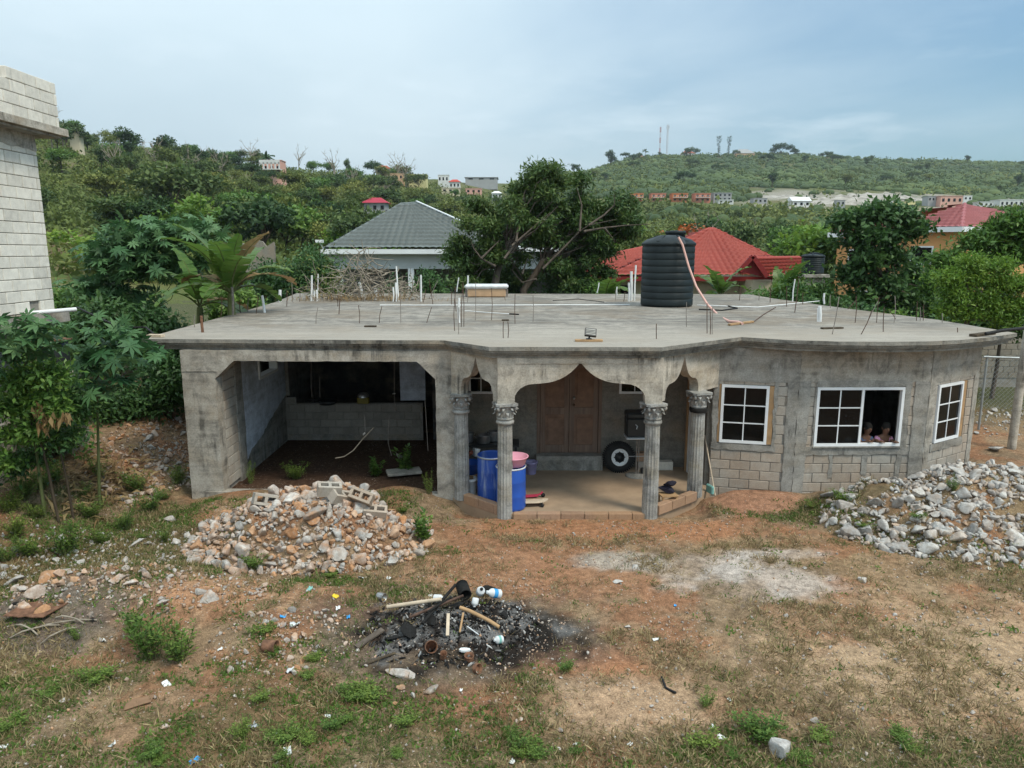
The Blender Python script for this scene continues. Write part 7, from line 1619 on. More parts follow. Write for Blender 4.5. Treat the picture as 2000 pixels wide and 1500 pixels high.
m = MB(); m.lathe([(0, 0), (0.20, 0), (0.215, 0.01), (0.265, 0.165), (0.288, 0.175), (0.288, 0.188), (0.258, 0.182), (0.20, 0.02), (0, 0.015)], 36); m.build('basin_shell', MAT['pink_plastic'], t)
t = empty('lilac_bucket', (*atz(1037, 925, 0)[:2], 0), 0.5, 'lilac plastic bucket on the porch floor right of the drums', 'bucket')
m = MB(); m.lathe([(0, 0), (0.105, 0), (0.11, 0.01), (0.135, 0.23), (0.145, 0.235), (0.150, 0.26), (0.155, 0.285), (0.142, 0.285), (0.125, 0.2), (0.10, 0.015), (0, 0.012)], 28); m.build('bucket_shell', MAT['lilac'], t)
m = MB(); m.tube([(0.15 * math.cos(a), 0.06, 0.25 - 0.12 * math.sin(a)) if False else (0.155 * math.cos(a), -0.155 * math.sin(a) * 0.6 - 0.05, 0.25 - 0.10 * math.sin(a)) for a in np.linspace(0, math.pi, 12)], 0.004, 5); m.build('handle', MAT['steel'], t)
t = empty('paint_pail', (-0.86, 13.98, 0), 0, 'stained white paint pail between the left columns', 'pail')
m = MB(); m.lathe([(0, 0), (0.13, 0), (0.135, 0.01), (0.148, 0.30), (0.156, 0.305), (0.156, 0.325), (0.150, 0.33), (0.150, 0.36), (0.14, 0.36), (0.128, 0.02), (0, 0.02)], 28); m.build('pail_shell', MAT['white_plastic'], t)
m = MB(); m.lathe([(0, 0.30), (0.141, 0.30)], 20); m.build('pail_contents', MAT['cardboard'], t)
t = empty('shopping_bag', (-0.75, 14.55, 0.62), 0, 'white and red shopping bag on the table behind the drums', 'bag'); o = link_mesh('bag_body', RM[2], t, (0.0, 0, 0.14), (0.2, 0.1, 0.4), (0.17, 0.13, 0.2)); o.data = o.data.copy(); o.data.materials[0] = MAT['white_plastic']
o = link_mesh('bag_flap', RM[5], t, (-0.16, -0.03, 0.06), (0.5, 0.1, 0.9), (0.13, 0.10, 0.2)); o.data = o.data.copy(); o.data.materials[0] = simple('brown_red_plastic', (0.22, 0.06, 0.03), 0.5)
t = empty('blue_tub', (-0.88, 14.30, 0.36), 0, 'dark blue plastic tub behind the left column', 'tub'); m = MB(); m.lathe([(0, 0), (0.17, 0), (0.23, 0.22), (0.24, 0.235), (0.22, 0.22), (0.16, 0.015), (0, 0.015)], 28); m.build('tub_shell', MAT['blue_plastic'], t)
t = empty('tub_crate', (-0.88, 14.30, 0), 0, 'wooden crate under the blue tub behind the left column', 'crate')
for z in (0.06, 0.18, 0.30):
    for (cx, cy, sx, sy) in ((0, -0.19, 0.42, 0.02), (0, 0.19, 0.42, 0.02), (-0.2, 0, 0.02, 0.36), (0.2, 0, 0.02, 0.36)): part('slat', MAT['wood'], t, lambda m: m.box((cx, cy, z), (sx, sy, 0.09)))
part('crate_top', MAT['wood'], t, lambda m: m.box((0, 0, 0.351), (0.42, 0.40, 0.014)))
tb = empty('kitchen_table', (-0.62, 15.1, 0), 0, 'dark table with cooking pots against the porch wall', 'table')
part('table_top', MAT['black_plastic'], tb, lambda m: m.box((0.1, 0, 0.78), (1.35, 0.55, 0.05), ch=0.008))
for sx in (-0.5, 0.7):
    for sy in (-0.22, 0.22): part('leg', MAT['black_plastic'], tb, lambda m: m.box((sx, sy, 0.378), (0.05, 0.05, 0.75)))
def pot(x, y, z, r, h, label, handles=True):
    t = empty('cooking_pot', (x, y, z), 0.3, label, 'pot', 'cooking pots on the porch table'); m = MB(); m.lathe([(0, 0), (r * 0.9, 0), (r, 0.02), (r, h * 0.95), (r * 1.05, h), (r * 0.96, h), (r * 0.94, 0.02), (0, 0.015)], 28); m.build('pot_body', MAT['steel'], t)
    for s in (-1, 1): m = MB(); m.tube([(s * r, -0.05, h * 0.8), (s * r * 1.25, -0.04, h * 0.82), (s * r * 1.25, 0.04, h * 0.82), (s * r, 0.05, h * 0.8)], 0.008, 6); m.build('handle', MAT['steel'], t)
    return t
pot(-0.62, 15.05, 0.806, 0.15, 0.17, 'large aluminium pot on the porch table'); pot(-0.95, 15.12, 0.806, 0.11, 0.20, 'tall small pot left on the porch table'); pot(-0.40, 15.2, 0.806, 0.12, 0.22, 'saucepan behind the large pot on the porch table')
# skateboard and scooter deck
sb = atz(1038, 980, 0.09); t = empty('skateboard', (sb.x, sb.y, 0), 0.12, 'pale worn skateboard on the porch floor beside the drum', 'skateboard')
m = MB(); pts = []
for k in range(28):
    a = 2 * math.pi * k / 28; pts.append((0.33 * math.copysign(abs(math.cos(a)) ** 0.55, math.cos(a)), 0.095 * math.copysign(abs(math.sin(a)) ** 0.75, math.sin(a))))
v = [(x, y, 0.092 + 0.035 * max(0, abs(x) - 0.2) / 0.13) for x, y in pts] + [(x, y, 0.104 + 0.035 * max(0, abs(x) - 0.2) / 0.13) for x, y in pts]; n = 28
m.add(v, [tuple(range(n))[::-1], tuple(range(n, 2 * n))] + [(i, (i + 1) % n, n + (i + 1) % n, n + i) for i in range(n)]); m.build('deck', MAT['wood_pale'], t)
for sx in (-0.20, 0.20):
    tr = part('truck', MAT['steel'], t, lambda m: (m.box((sx, 0, 0.075), (0.06, 0.05, 0.034)), m.tube([(sx, -0.085, 0.045), (sx, 0.085, 0.045)], 0.009, 8)))
    for sy in (-0.085, 0.085): m = MB(); m.lathe([(0, -0.02), (0.03, -0.02), (0.034, -0.012), (0.034, 0.012), (0.03, 0.02), (0, 0.02)], 18, M=Matrix.Translation((sx, sy, 0.036)) @ Matrix.Rotation(R(90), 4, 'X')); m.build('wheel', MAT['rubber'], t)
sc = atz(1035, 968, 0.05); t = empty('scooter_deck', (sc.x, sc.y, 0), 0.16, 'magenta toy scooter deck lying behind the skateboard', 'toy')
m = MB(); m.bar((-0.22, 0, 0.04), (0.16, 0, 0.05), 0.08, 0.03); m.tube([(0.14, 0, 0.05), (0.22, 0, 0.075), (0.26, 0, 0.12)], 0.02, 8); m.build('deck', MAT['magenta'], t)
for sx in (-0.24, 0.27): m = MB(); m.lathe([(0, -0.014), (0.04, -0.014), (0.045, 0), (0.04, 0.014), (0, 0.014)], 18, M=Matrix.Translation((sx, 0.0, 0.045)) @ Matrix.Rotation(R(90), 4, 'X')); m.build('wheel', MAT['rubber'], t)
# spare wheel leaning on the wall
tw = atz(1208, 921, 0); t = empty('spare_wheel', (tw.x, tw.y + 0.02, 0.335), 0, 'black tyre with white spoked rim leaning on the porch wall', 'wheel'); t.rotation_euler = (R(-10), 0, R(6))
Mx = Matrix.Rotation(R(90), 4, 'X')
m = MB(); ty = [(0.185, -0.085), (0.20, -0.10), (0.27, -0.105), (0.315, -0.085), (0.335, -0.05), (0.338, 0.0), (0.335, 0.05), (0.315, 0.085), (0.27, 0.105), (0.20, 0.10), (0.185, 0.085)]; m.lathe(ty, 56, M=Mx); m.build('tyre', MAT['rubber'], t)
m = MB()
for k in range(44):
    a = 2 * math.pi * k / 44
    for s in (-1, 1): m.box((0, 0, 0), (0.028, 0.016, 0.06), M=Matrix.Rotation(a, 4, 'Y') @ Matrix.Translation((0, s * 0.058, 0.330)) @ Matrix.Rotation(0.35 * s, 4, 'Z'))
tr = m.build('tread', MAT['rubber'], t); tr['kind'] = 'stuff'
rm = MB(); rm.lathe([(0.188, 0.09), (0.195, 0.105), (0.175, 0.108), (0.165, 0.09), (0.16, 0.03), (0.135, 0.05), (0.13, 0.07), (0.115, 0.075)], 40, M=Mx); ro = rm.build('rim', MAT['white_trim'], t)
m = MB(); m.lathe([(0.15, 0.02), (0.05, 0.03), (0.045, 0.07), (0, 0.075)], 28, M=Mx); m.build('hub', MAT['black_plastic'], t)
for k in range(8):
    a = 2 * math.pi * k / 8; m = MB(); m.lathe([(0.014, 0.05), (0.014, 0.085), (0, 0.088)], 8, M=Mx @ Matrix.Translation((0.118 * math.cos(a), 0.118 * math.sin(a), 0))); m.build('lug', MAT['black_plastic'], ro)
# black box on a pedestal
bk = atz(1245, 932, 0); t = empty('barbecue_grill', (bk.x, bk.y, 0), 0, 'black box grill on a thin pedestal with round base by the porch wall', 'grill')
part('firebox', MAT['black_plastic'], t, lambda m: (m.box((-0.02, 0.1, 1.13), (0.52, 0.40, 0.42), ch=0.03), m.box((-0.02, 0.1, 1.40), (0.54, 0.42, 0.14), ch=0.04)))
part('lid_handle', MAT['steel'], t, lambda m: m.tube([(-0.10, -0.115, 1.22), (-0.06, -0.135, 1.18), (-0.08, -0.14, 1.12)], 0.012, 6))
part('shelf', MAT['white_trim'], t, lambda m: m.box((0.0, 0.06, 0.905), (0.58, 0.44, 0.018), ch=0.004))
for s in (-0.02, 0.03): part('post', MAT['rust_pale'], t, lambda m: m.tube([(s, 0.1, 0.04), (s, 0.1, 0.897)], 0.013, 8))
m = MB(); m.lathe([(0, 0), (0.25, 0), (0.255, 0.012), (0.22, 0.03), (0.05, 0.05), (0, 0.05)], 32); o = m.build('base', MAT['conc_dark'], t); o.location = (0, 0.1, 0)
part('side_arm', MAT['steel'], t, lambda m: m.tube([(-0.22, 0.05, 0.46), (0.0, 0.08, 0.45), (0.24, 0.08, 0.46)], 0.008, 6))
part('bottle_shelf_rest', MAT['black_plastic'], t, lambda m: m.box((0.14, 0.14, 0.11), (0.10, 0.10, 0.12), ch=0.02))
# loose blocks by the right wall
for i, (x, y, z, mt) in enumerate(((3.05, 15.72, 0.1, 'block'), (3.45, 15.70, 0.1, 'block_white'), (3.02, 15.72, 0.3, 'block_red'))):
    o = MB().box((0, 0, 0), (0.39, 0.19, 0.195), ch=0.006).build('concrete_block', MAT[mt], None, (x, y, z)); tag(o, ('tan block against the porch wall behind the grill', 'pale block by the right end of the porch wall', 'reddish block stacked behind the grill')[i], 'concrete block')
# stool with jacket
sx_, sy_ = atz(1305, 985, 0).x, atz(1305, 985, 0).y; t = empty('wooden_stool', (sx_ - 0.02, sy_ - 0.02, 0), 0.2, 'low wooden stool behind the front right column', 'stool')
part('seat', MAT['wood'], t, lambda m: m.box((0, 0, 0.21), (0.34, 0.26, 0.03), ch=0.004)); part('rail', MAT['wood'], t, lambda m: m.box((0, -0.10, 0.12), (0.28, 0.02, 0.05)))
for a in (-0.14, 0.14):
    for b in (-0.10, 0.10): part('leg', MAT['wood'], t, lambda m: m.box((a, b, 0.095), (0.035, 0.035, 0.19)))
def cloth_lump(name, label, x, y, z, s, mat, seed):
    V, F = ROCKG[seed]; V = V.copy(); r = np.array([fbm(V[:, 0] * 2.5 + k, V[:, 1] * 2.5 + V[:, 2] * 4 + k, 1, 3, 5 + k) for k in range(3)]).T - 0.5
    return tag(link_mesh(name, np_mesh(name, V + r * 0.22, F, mat, smooth=True), None, (x, y, z), (0.1, 0, 0.3), s), label, 'clothing')
cloth_lump('folded_jacket', 'dark navy jacket bundled on the wooden stool', sx_ - 0.02, sy_ - 0.02, 0.31, (0.24, 0.20, 0.14), MAT['black_cloth'], 6); cloth_lump('dark_cap', 'dark bundle of cloth on top of the navy jacket', sx_ + 0.01, sy_ - 0.02, 0.45, (0.18, 0.16, 0.13), MAT['black_cloth'], 7)
# broom and black bag by the right column
b0 = onto(1397, 968); m = MB(); b1 = atY(1386, 905, b0.y + 0.35); t = empty('broom', b0, 0, 'broom with pale wooden handle leaning at the right porch column', 'broom')
lm('handle', MAT['wood_pale'], t, lambda m: m.tube([b0 + Vector((0, 0, 0.0)), b1, b1 + (b1 - b0) * 0.9], 0.014, 8)); lm('brush_head', MAT['teal'], t, lambda m: m.box(tuple(b0 + Vector((-0.08, 0.12, 0.10))), (0.06, 0.24, 0.18), 0.3, 0.02))
bgp = onto(1388, 960); cloth_lump('black_bag', 'black rubbish bag at the foot of the right porch column', bgp.x, bgp.y + 0.15, bgp.z + 0.12, (0.16, 0.14, 0.22), MAT['black_plastic'], 3)['category'] = 'bag'
# carport: lantern, pan, hanging wires and strings
p = atY(708, 783, 18.1); t = empty('lantern', (p.x, 18.2, 0.98), 0, 'round-topped yellow and black lantern on the low wall in the carport', 'lantern')
part('lantern_body', simple('dull_yellow', (0.20, 0.16, 0.03), 0.6), t, lambda m: m.box((0, 0, 0.10), (0.30, 0.16, 0.17), ch=0.02)); m = MB(); m.lathe([(0.15, 0), (0.14, 0.06), (0.10, 0.11), (0, 0.135)], 24, (0, 0, 0.19)); m.build('lantern_dome', MAT['steel'], t)
p = atY(638, 785, 18.1); t = empty('cooking_pan', (p.x, 18.2, 0.985), 0, 'dark round pan on the low wall in the carport', 'pan'); m = MB(); m.lathe([(0, 0), (0.2, 0), (0.25, 0.10), (0.24, 0.10), (0.19, 0.01), (0, 0.01)], 28); m.build('pan_bowl', MAT['black_plastic'], t); part('handle', MAT['black_plastic'], t, lambda m: m.bar((-0.24, 0, 0.09), (-0.5, 0, 0.12), 0.03, 0.02))
def wire(pts, Y, label, r=0.007, mat='rust_pale'):
    m = MB(); m.tube([atY(a, b, Y) for a, b in pts], r, 5); return tag(m.build('hanging_wire', MAT[mat], None), label, 'wire')
wire([(608, 705), (608, 760), (610, 775)], 17.0, 'wire hanging at the left of the dark carport'); wire([(624, 735), (625, 776)], 17.0, 'short pale wire beside the left hanging wire'); w_ = wire([(770, 705), (770, 765), (772, 820)], 16.0, 'wire with white clump hanging from the carport ceiling')
o = link_mesh('wire_clump', RMG[1], None, atY(770, 769, 16.0), (0, 0, 0), 0.05); tag(o, 'pale clump hanging on the carport wire', 'clump')
wire([(711, 812), (714, 842), (712, 850)], 14.9, 'upright bent wire in the carport'); wire([(760, 812), (758, 865), (765, 890)], 15.2, 'thin upright stake with bent foot in the carport'); wire([(830, 780), (836, 880)], 14.6, 'thin stake beside the right carport pillar'); wire([(730, 835), (708, 858), (690, 880), (672, 892), (655, 895)], 14.7, 'long pale branch sagging across the carport', 0.012, 'twig')
o = link_mesh('wire_clump', RMG[5], None, atY(711, 848, 14.8), (0, 0, 0), 0.07); tag(o, 'pale lump tied to the branch in the carport', 'clump')

# ------------------------------------------------------------------ things on the roof
tk = atz(1312, 601, ZR); t = empty('water_tank', (tk.x, tk.y + 0.78, ZR), 0.2, 'tall ribbed black water tank standing on the flat roof', 'water tank'); water_tank(t, 0.80, 2.22)
part('fitting', MAT['black_plastic'], t, lambda m: m.tube([(0.1, -0.55, 1.99), (0.1, -0.75, 1.98), (0.12, -0.86, 1.86)], 0.06, 10))
# hose from the tank to the slab
HY = tk.y - 0.1
hp = [atY(1325, 463, HY), atY(1333, 478, HY - 0.05), atY(1345, 520, HY - 0.2), atY(1360, 560, HY - 0.5), atY(1382, 595, HY - 1.1), atY(1405, 618, 19.6), atz(1425, 628, ZR + 0.03), atz(1442, 629, ZR + 0.03), atz(1450, 632, ZR + 0.03)]
m = MB(); m.tube(hp, 0.032, 8); tag(m.build('pink_hose', simple('pale_pink_hose', (0.62, 0.36, 0.30), 0.5, 0.1), None), 'pale pink hose hanging from the black tank to the roof', 'hose')
a, b = atz(1424, 634, ZR + 0.03), atz(1470, 628, ZR + 0.03); tag(part('timber_batten', MAT['wood'], None, lambda m: m.bar(a, b, 0.07, 0.04)), 'short timber batten at the end of the pink hose', 'batten')
# flood lamp
fl = atz(1150, 667, ZR); t = empty('flood_lamp', (fl.x, fl.y, ZR), 0, 'black flood lamp on a wooden board at the front roof edge', 'lamp')
part('board', MAT['wood'], t, lambda m: m.box((0, 0, 0.022), (0.52, 0.12, 0.04), ch=0.004)); part('bracket', MAT['black_plastic'], t, lambda m: (m.box((0, 0, 0.052), (0.10, 0.08, 0.018)), m.bar((0, 0, 0.06), (0.02, 0, 0.12), 0.03, 0.03)))
Mh = Matrix.Translation((0.03, 0, 0.17)) @ Matrix.Rotation(0.12, 4, 'Y') @ Matrix.Rotation(R(-38), 4, 'X')
hd = part('lamp_head', MAT['black_plastic'], t, lambda m: m.box((0, 0, 0), (0.22, 0.06, 0.16), M=Mh)); part('lamp_glass', simple('lamp_reflector', (0.32, 0.31, 0.28), 0.25, 0.1), hd, lambda m: m.box((0, 0, 0), (0.18, 0.004, 0.12), M=Mh @ Matrix.Translation((0, -0.032, 0))))
for k in range(3): part('grille_bar', MAT['black_plastic'], hd, lambda m: m.box((0, 0, 0), (0.18, 0.006, 0.008), M=Mh @ Matrix.Translation((0, -0.038, -0.03 + 0.03 * k))))
# upturned tub
tb0 = atz(950, 581, ZR); t = empty('upturned_bathtub', (tb0.x, tb0.y + 0.4, ZR), 0, 'low upturned tub with white top and tan side at the back of the roof', 'tub')
part('tub_side', simple('tan_board', (0.46, 0.30, 0.18), 0.8, 0.15, 3), t, lambda m: m.box((0, 0, 0.16), (1.42, 0.62, 0.30), ch=0.03)); part('tub_top', MAT['white_plastic'], t, lambda m: (m.box((0, 0, 0.39), (1.62, 0.74, 0.16), ch=0.06)))
for s in (-0.76, 0.76): part('foot', MAT['rust_pale'], t, lambda m: m.box((s, -0.2, 0.15), (0.07, 0.07, 0.29)))
# starter bars and pipes cast into the roof: parts of the slab
def upright(px, yb, yt, r, mat, name, lean=0.0, bend=None):
    b = atz(px, yb, ZR - 0.02); tp = atY(px + lean, yt, b.y); m = MB(); pts = [b, b.lerp(tp, 0.5) + Vector((random.uniform(-.02, .02), random.uniform(-.02, .02), 0)), tp]
    if bend: pts.append(tp + Vector(bend))
    m.tube(pts, r, 6 if r < 0.02 else 12); return m.build(name, MAT[mat], roof)
RB = [(380, 641, 615, 0), (431, 622, 578, 2), (470, 612, 588, -3), (484, 611, 582, 2), (500, 614, 580, 5), (560, 600, 566, 0), (572, 592, 552, -2), (585, 590, 572, 1), (662, 615, 583, 2), (617, 634, 600, 4), (702, 633, 596, -2), (741, 632, 598, 5), (783, 632, 562, 0), (833, 632, 600, 10), (660, 600, 575, 0), (821, 596, 540, -3), (826, 592, 565, 6), (846, 597, 545, -8), (837, 585, 548, 18), (888, 648, 583, 0), (891, 610, 560, -2), (896, 655, 600, 0), (901, 640, 556, 3), (906, 640, 550, -2), (929, 627, 552, 0), (960, 627, 563, 0), (1006, 634, 574, 0), (1041, 630, 577, 0), (983, 662, 628, 0), (992, 662, 628, 0), (913, 592, 575, 0), (882, 598, 570, 0), (1282, 664, 632, 0), (1341, 640, 590, 0), (1381, 653, 592, 0), (1387, 655, 608, 0), (1391, 655, 600, 1), (1323, 602, 583, 3), (1218, 590, 570, 2), (1202, 588, 566, 0), (1444, 588, 556, 3), (1504, 592, 546, 3), (1482, 588, 572, 0), (1552, 612, 546, 8), (1536, 600, 560, 0), (1625, 655, 580, 14), (1670, 632, 578, 2), (1681, 655, 606, 22), (1695, 628, 588, 20), (1712, 632, 580, 5), (1725, 650, 600, 2), (1746, 632, 578, 2), (1750, 625, 606, -14), (1790, 628, 588, 2), (1797, 628, 600, 0), (1803, 628, 594, 1), (1870, 651, 640, 0), (1840, 632, 612, 0), (1655, 605, 585, 18), (1568, 596, 572, 0), (1622, 603, 576, 0)]
for k, (px, yb, yt, ln) in enumerate(RB): upright(px, yb, yt, 0.0085 if yb > 620 else 0.0115, 'rust' if k % 3 else 'rust_pale', 'rebar', ln, (0.05, 0.0, -0.03) if k % 7 == 3 else None)
upright(396, 651, 617, 0.028, 'rust_can', 'rebar', -3); upright(455, 618, 560, 0.03, 'rust_pale', 'rebar', -2)
PV = [(517, 612, 577, 0.035, -5), (547, 591, 566, 0.05, 0), (608, 589, 538, 0.032, 1), (613, 589, 566, 0.03, 1), (619, 589, 566, 0.034, -1), (622, 588, 535, 0.024, -1), (707, 586, 551, 0.065, -4), (733, 586, 563, 0.062, 0), (768, 590, 561, 0.028, 0), (774, 590, 552, 0.034, -1), (779, 590, 520, 0.026, -5), (822, 590, 537, 0.028, 0), (892, 570, 542, 0.025, 4), (914, 572, 538, 0.034, 0), (897, 632, 582, 0.024, 0), (1233, 588, 530, 0.045, 0), (1239, 588, 518, 0.03, 3), (1228, 590, 552, 0.03, 0), (1205, 578, 560, 0.02, 0), (1610, 594, 573, 0.03, 0), (1601, 630, 598, 0.04, 0), (1597, 630, 602, 0.02, 1), (1548, 590, 545, 0.02, 5), (1166, 572, 552, 0.022, 4)]
for (px, yb, yt, r, ln) in PV: upright(px, yb, yt, r, 'pvc', 'pipe_stub', ln)
def lying(pts, r, mat, name, label, cat): m = MB(); m.tube([atz(a, b, ZR + r) for a, b in pts], r, 8); return tag(m.build(name, MAT[mat], None), label, cat)
lying([(742, 596), (1000, 596), (1230, 595)], 0.016, 'pvc', 'roof_conduit', 'long white conduit lying across the back of the roof', 'conduit'); lying([(908, 607), (960, 611), (1010, 614)], 0.012, 'pvc', 'roof_conduit', 'short white conduit on the middle of the roof', 'conduit'); lying([(1362, 596), (1480, 600), (1600, 588)], 0.015, 'pvc', 'roof_conduit', 'white conduit lying right of the black tank', 'conduit'); lying([(1080, 587), (1130, 584), (1180, 590)], 0.012, 'rubber', 'roof_cable', 'thin black cable on the back of the roof', 'cable'); lying([(1365, 604), (1410, 606), (1440, 602), (1420, 597)], 0.02, 'rubber', 'roof_cable', 'black cable loop at the foot of the tank', 'cable'); lying([(1470, 630), (1490, 615), (1515, 600)], 0.012, 'rust', 'loose_rebar', 'loose rusty bar lying right of the timber batten', 'rebar'); lying([(995, 613), (1013, 614)], 0.02, 'rubber', 'pipe_clip', 'dark fitting at the end of the short conduit', 'fitting')
for (x0, y0, x1, y1, lab) in ((712, 637, 735, 637, 'dark flat offcut on the left of the roof'), (980, 625, 994, 625, 'dark scrap of board on the middle of the roof'), (1605, 641, 1645, 640, 'dark flat offcut near the bay side of the roof')):
    a, b = atz(x0, y0, ZR + 0.02), atz(x1, y1, ZR + 0.02); tag(part('board_offcut', MAT['bark_dark'], None, lambda m: m.bar(a, b, 0.10, 0.03)), lab, 'board')
a, b = atz(1900, 655, ZR + 0.03), atz(1938, 650, ZR + 0.03); tag(part('board_offcut', MAT['bark_dark'], None, lambda m: m.bar(a, b, 0.14, 0.05)), 'dark board lying on the right corner of the roof', 'board')
a = atz(1925, 652, ZR + 0.06); m = MB(); m.tube([a, a + Vector((0.35, 0.05, 0.06)), atY(2010, 640, a.y + 0.3), atY(2080, 634, a.y + 0.6)], 0.035, 8); tag(m.build('service_cable', MAT['rubber'], None), 'thick black cable leaving the right corner of the roof', 'cable')
a, b = atz(290, 655, ZR + 0.03), atz(318, 656, ZR + 0.03); tag(part('timber_offcut', MAT['wood_pale'], None, lambda m: m.bar(a, b, 0.12, 0.05)), 'pinkish timber offcut on the left corner of the roof', 'timber'); m = MB(); a = atz(300, 652, ZR + 0.05); m.tube([a, a + Vector((-0.4, 0.5, 0.08)), atY(235, 640, 15.5), atY(150, 600, 18)], 0.02, 6); tag(m.build('service_cable', MAT['rubber'], None), 'black cable leaving the left corner of the roof into the trees', 'cable')
# heap of dead branches
g = np.random.default_rng(12); bc = atz(700, 588, ZR); br = empty('brush_heap', (bc.x, bc.y + 0.8, ZR), 0, 'tangled heap of bleached dead branches on the back left of the roof', 'brush heap'); m = MB()
for k in range(280):
    a = g.uniform(0, 6.28); r0 = g.random() ** 0.6; x, y = 1.75 * r0 * math.cos(a), 0.8 * r0 * math.sin(a); hmax = 1.3 * (1 - 0.93 * r0 ** 1.5); z = g.uniform(0.02, hmax); d = rand_dirs(1, g)[0]; l = g.uniform(0.3, 0.9); p = Vector((x, y, z)); pts = [p]; dd = Vector((d[0], d[1], d[2] * 0.5))
    for i in range(4):
        dd = (dd + Vector(tuple(g.normal(size=3) * 0.25))).normalized(); q = pts[-1] + dd * l / 4; q.z = max(0.01, q.z); pts.append(q)
    m.tube(pts, [0.016, 0.014, 0.011, 0.009, 0.005], 4, False, False)
br.scale = (1.2, 1.1, 1.25)
o = m.build('dead_twigs', MAT['twig'], br); o['kind'] = 'stuff'
for k in range(9):
    a = g.uniform(0, 6.28); b = Vector((1.2 * math.cos(a), 0.5 * math.sin(a), 0.05)); tp = Vector((-b.x * 0.5, b.y, g.uniform(0.9, 1.7))); m = MB(); limb(m, b, tp, 0.022, 0.008, g); m.build('branch', MAT['twig'], br)
n = 260; T = np.stack([g.normal(size=n) * 1.2, -0.9 + g.normal(size=n) * 0.25, np.zeros(n)], 1); V, F = scatter(LEAF, LEAF_F, frames(rand_dirs(n, g) * 0.6 + np.array([0, 0, 1.0]), rand_dirs(n, g)), T, np.stack([np.full(n, .018), g.uniform(.12, .34, n), np.full(n, .2)], 1)); o = link_mesh('dry_grass', np_mesh('dry_grass', V, F, MAT['dry_leaf'], np.repeat(g.random(n), 4)), br); o['kind'] = 'stuff'
n = 500; T = np.stack([-0.9 + g.normal(size=n) * 0.55, g.normal(size=n) * 0.4, 0.1 + np.abs(g.normal(size=n)) * 0.55], 1); V, F = scatter(LEAF, LEAF_F, frames(rand_dirs(n, g), rand_dirs(n, g)), T, np.stack([np.full(n, .03), g.uniform(.06, .14, n), np.full(n, .1)], 1)); o = link_mesh('withered_leaves', np_mesh('withered_leaves', V, F, MAT['hill_olive'], np.repeat(g.random(n), 4)), br); o['kind'] = 'stuff'
p = ground_at(98, 15.0); t = empty('water_drum', (p.x, p.y, 2.35), 0, 'black drum with rusty lid under the block house slab', 'drum'); m = MB(); m.lathe([(0, 0), (0.27, 0), (0.28, 0.05), (0.28, 0.6), (0.26, 0.68), (0, 0.68)], 28); m.build('drum_shell', MAT['black_plastic'], t); part('lid', MAT['rust_can'], t, lambda m: m.box((0, 0, 0.70), (0.6, 0.55, 0.03), 0.2))
tag(part('drum_stand', MAT['conc'], None, lambda m: m.box((p.x, p.y, 1.15), (0.7, 0.7, 2.39), ch=0.02)), 'grey concrete stand under the black drum at the left', 'stand')

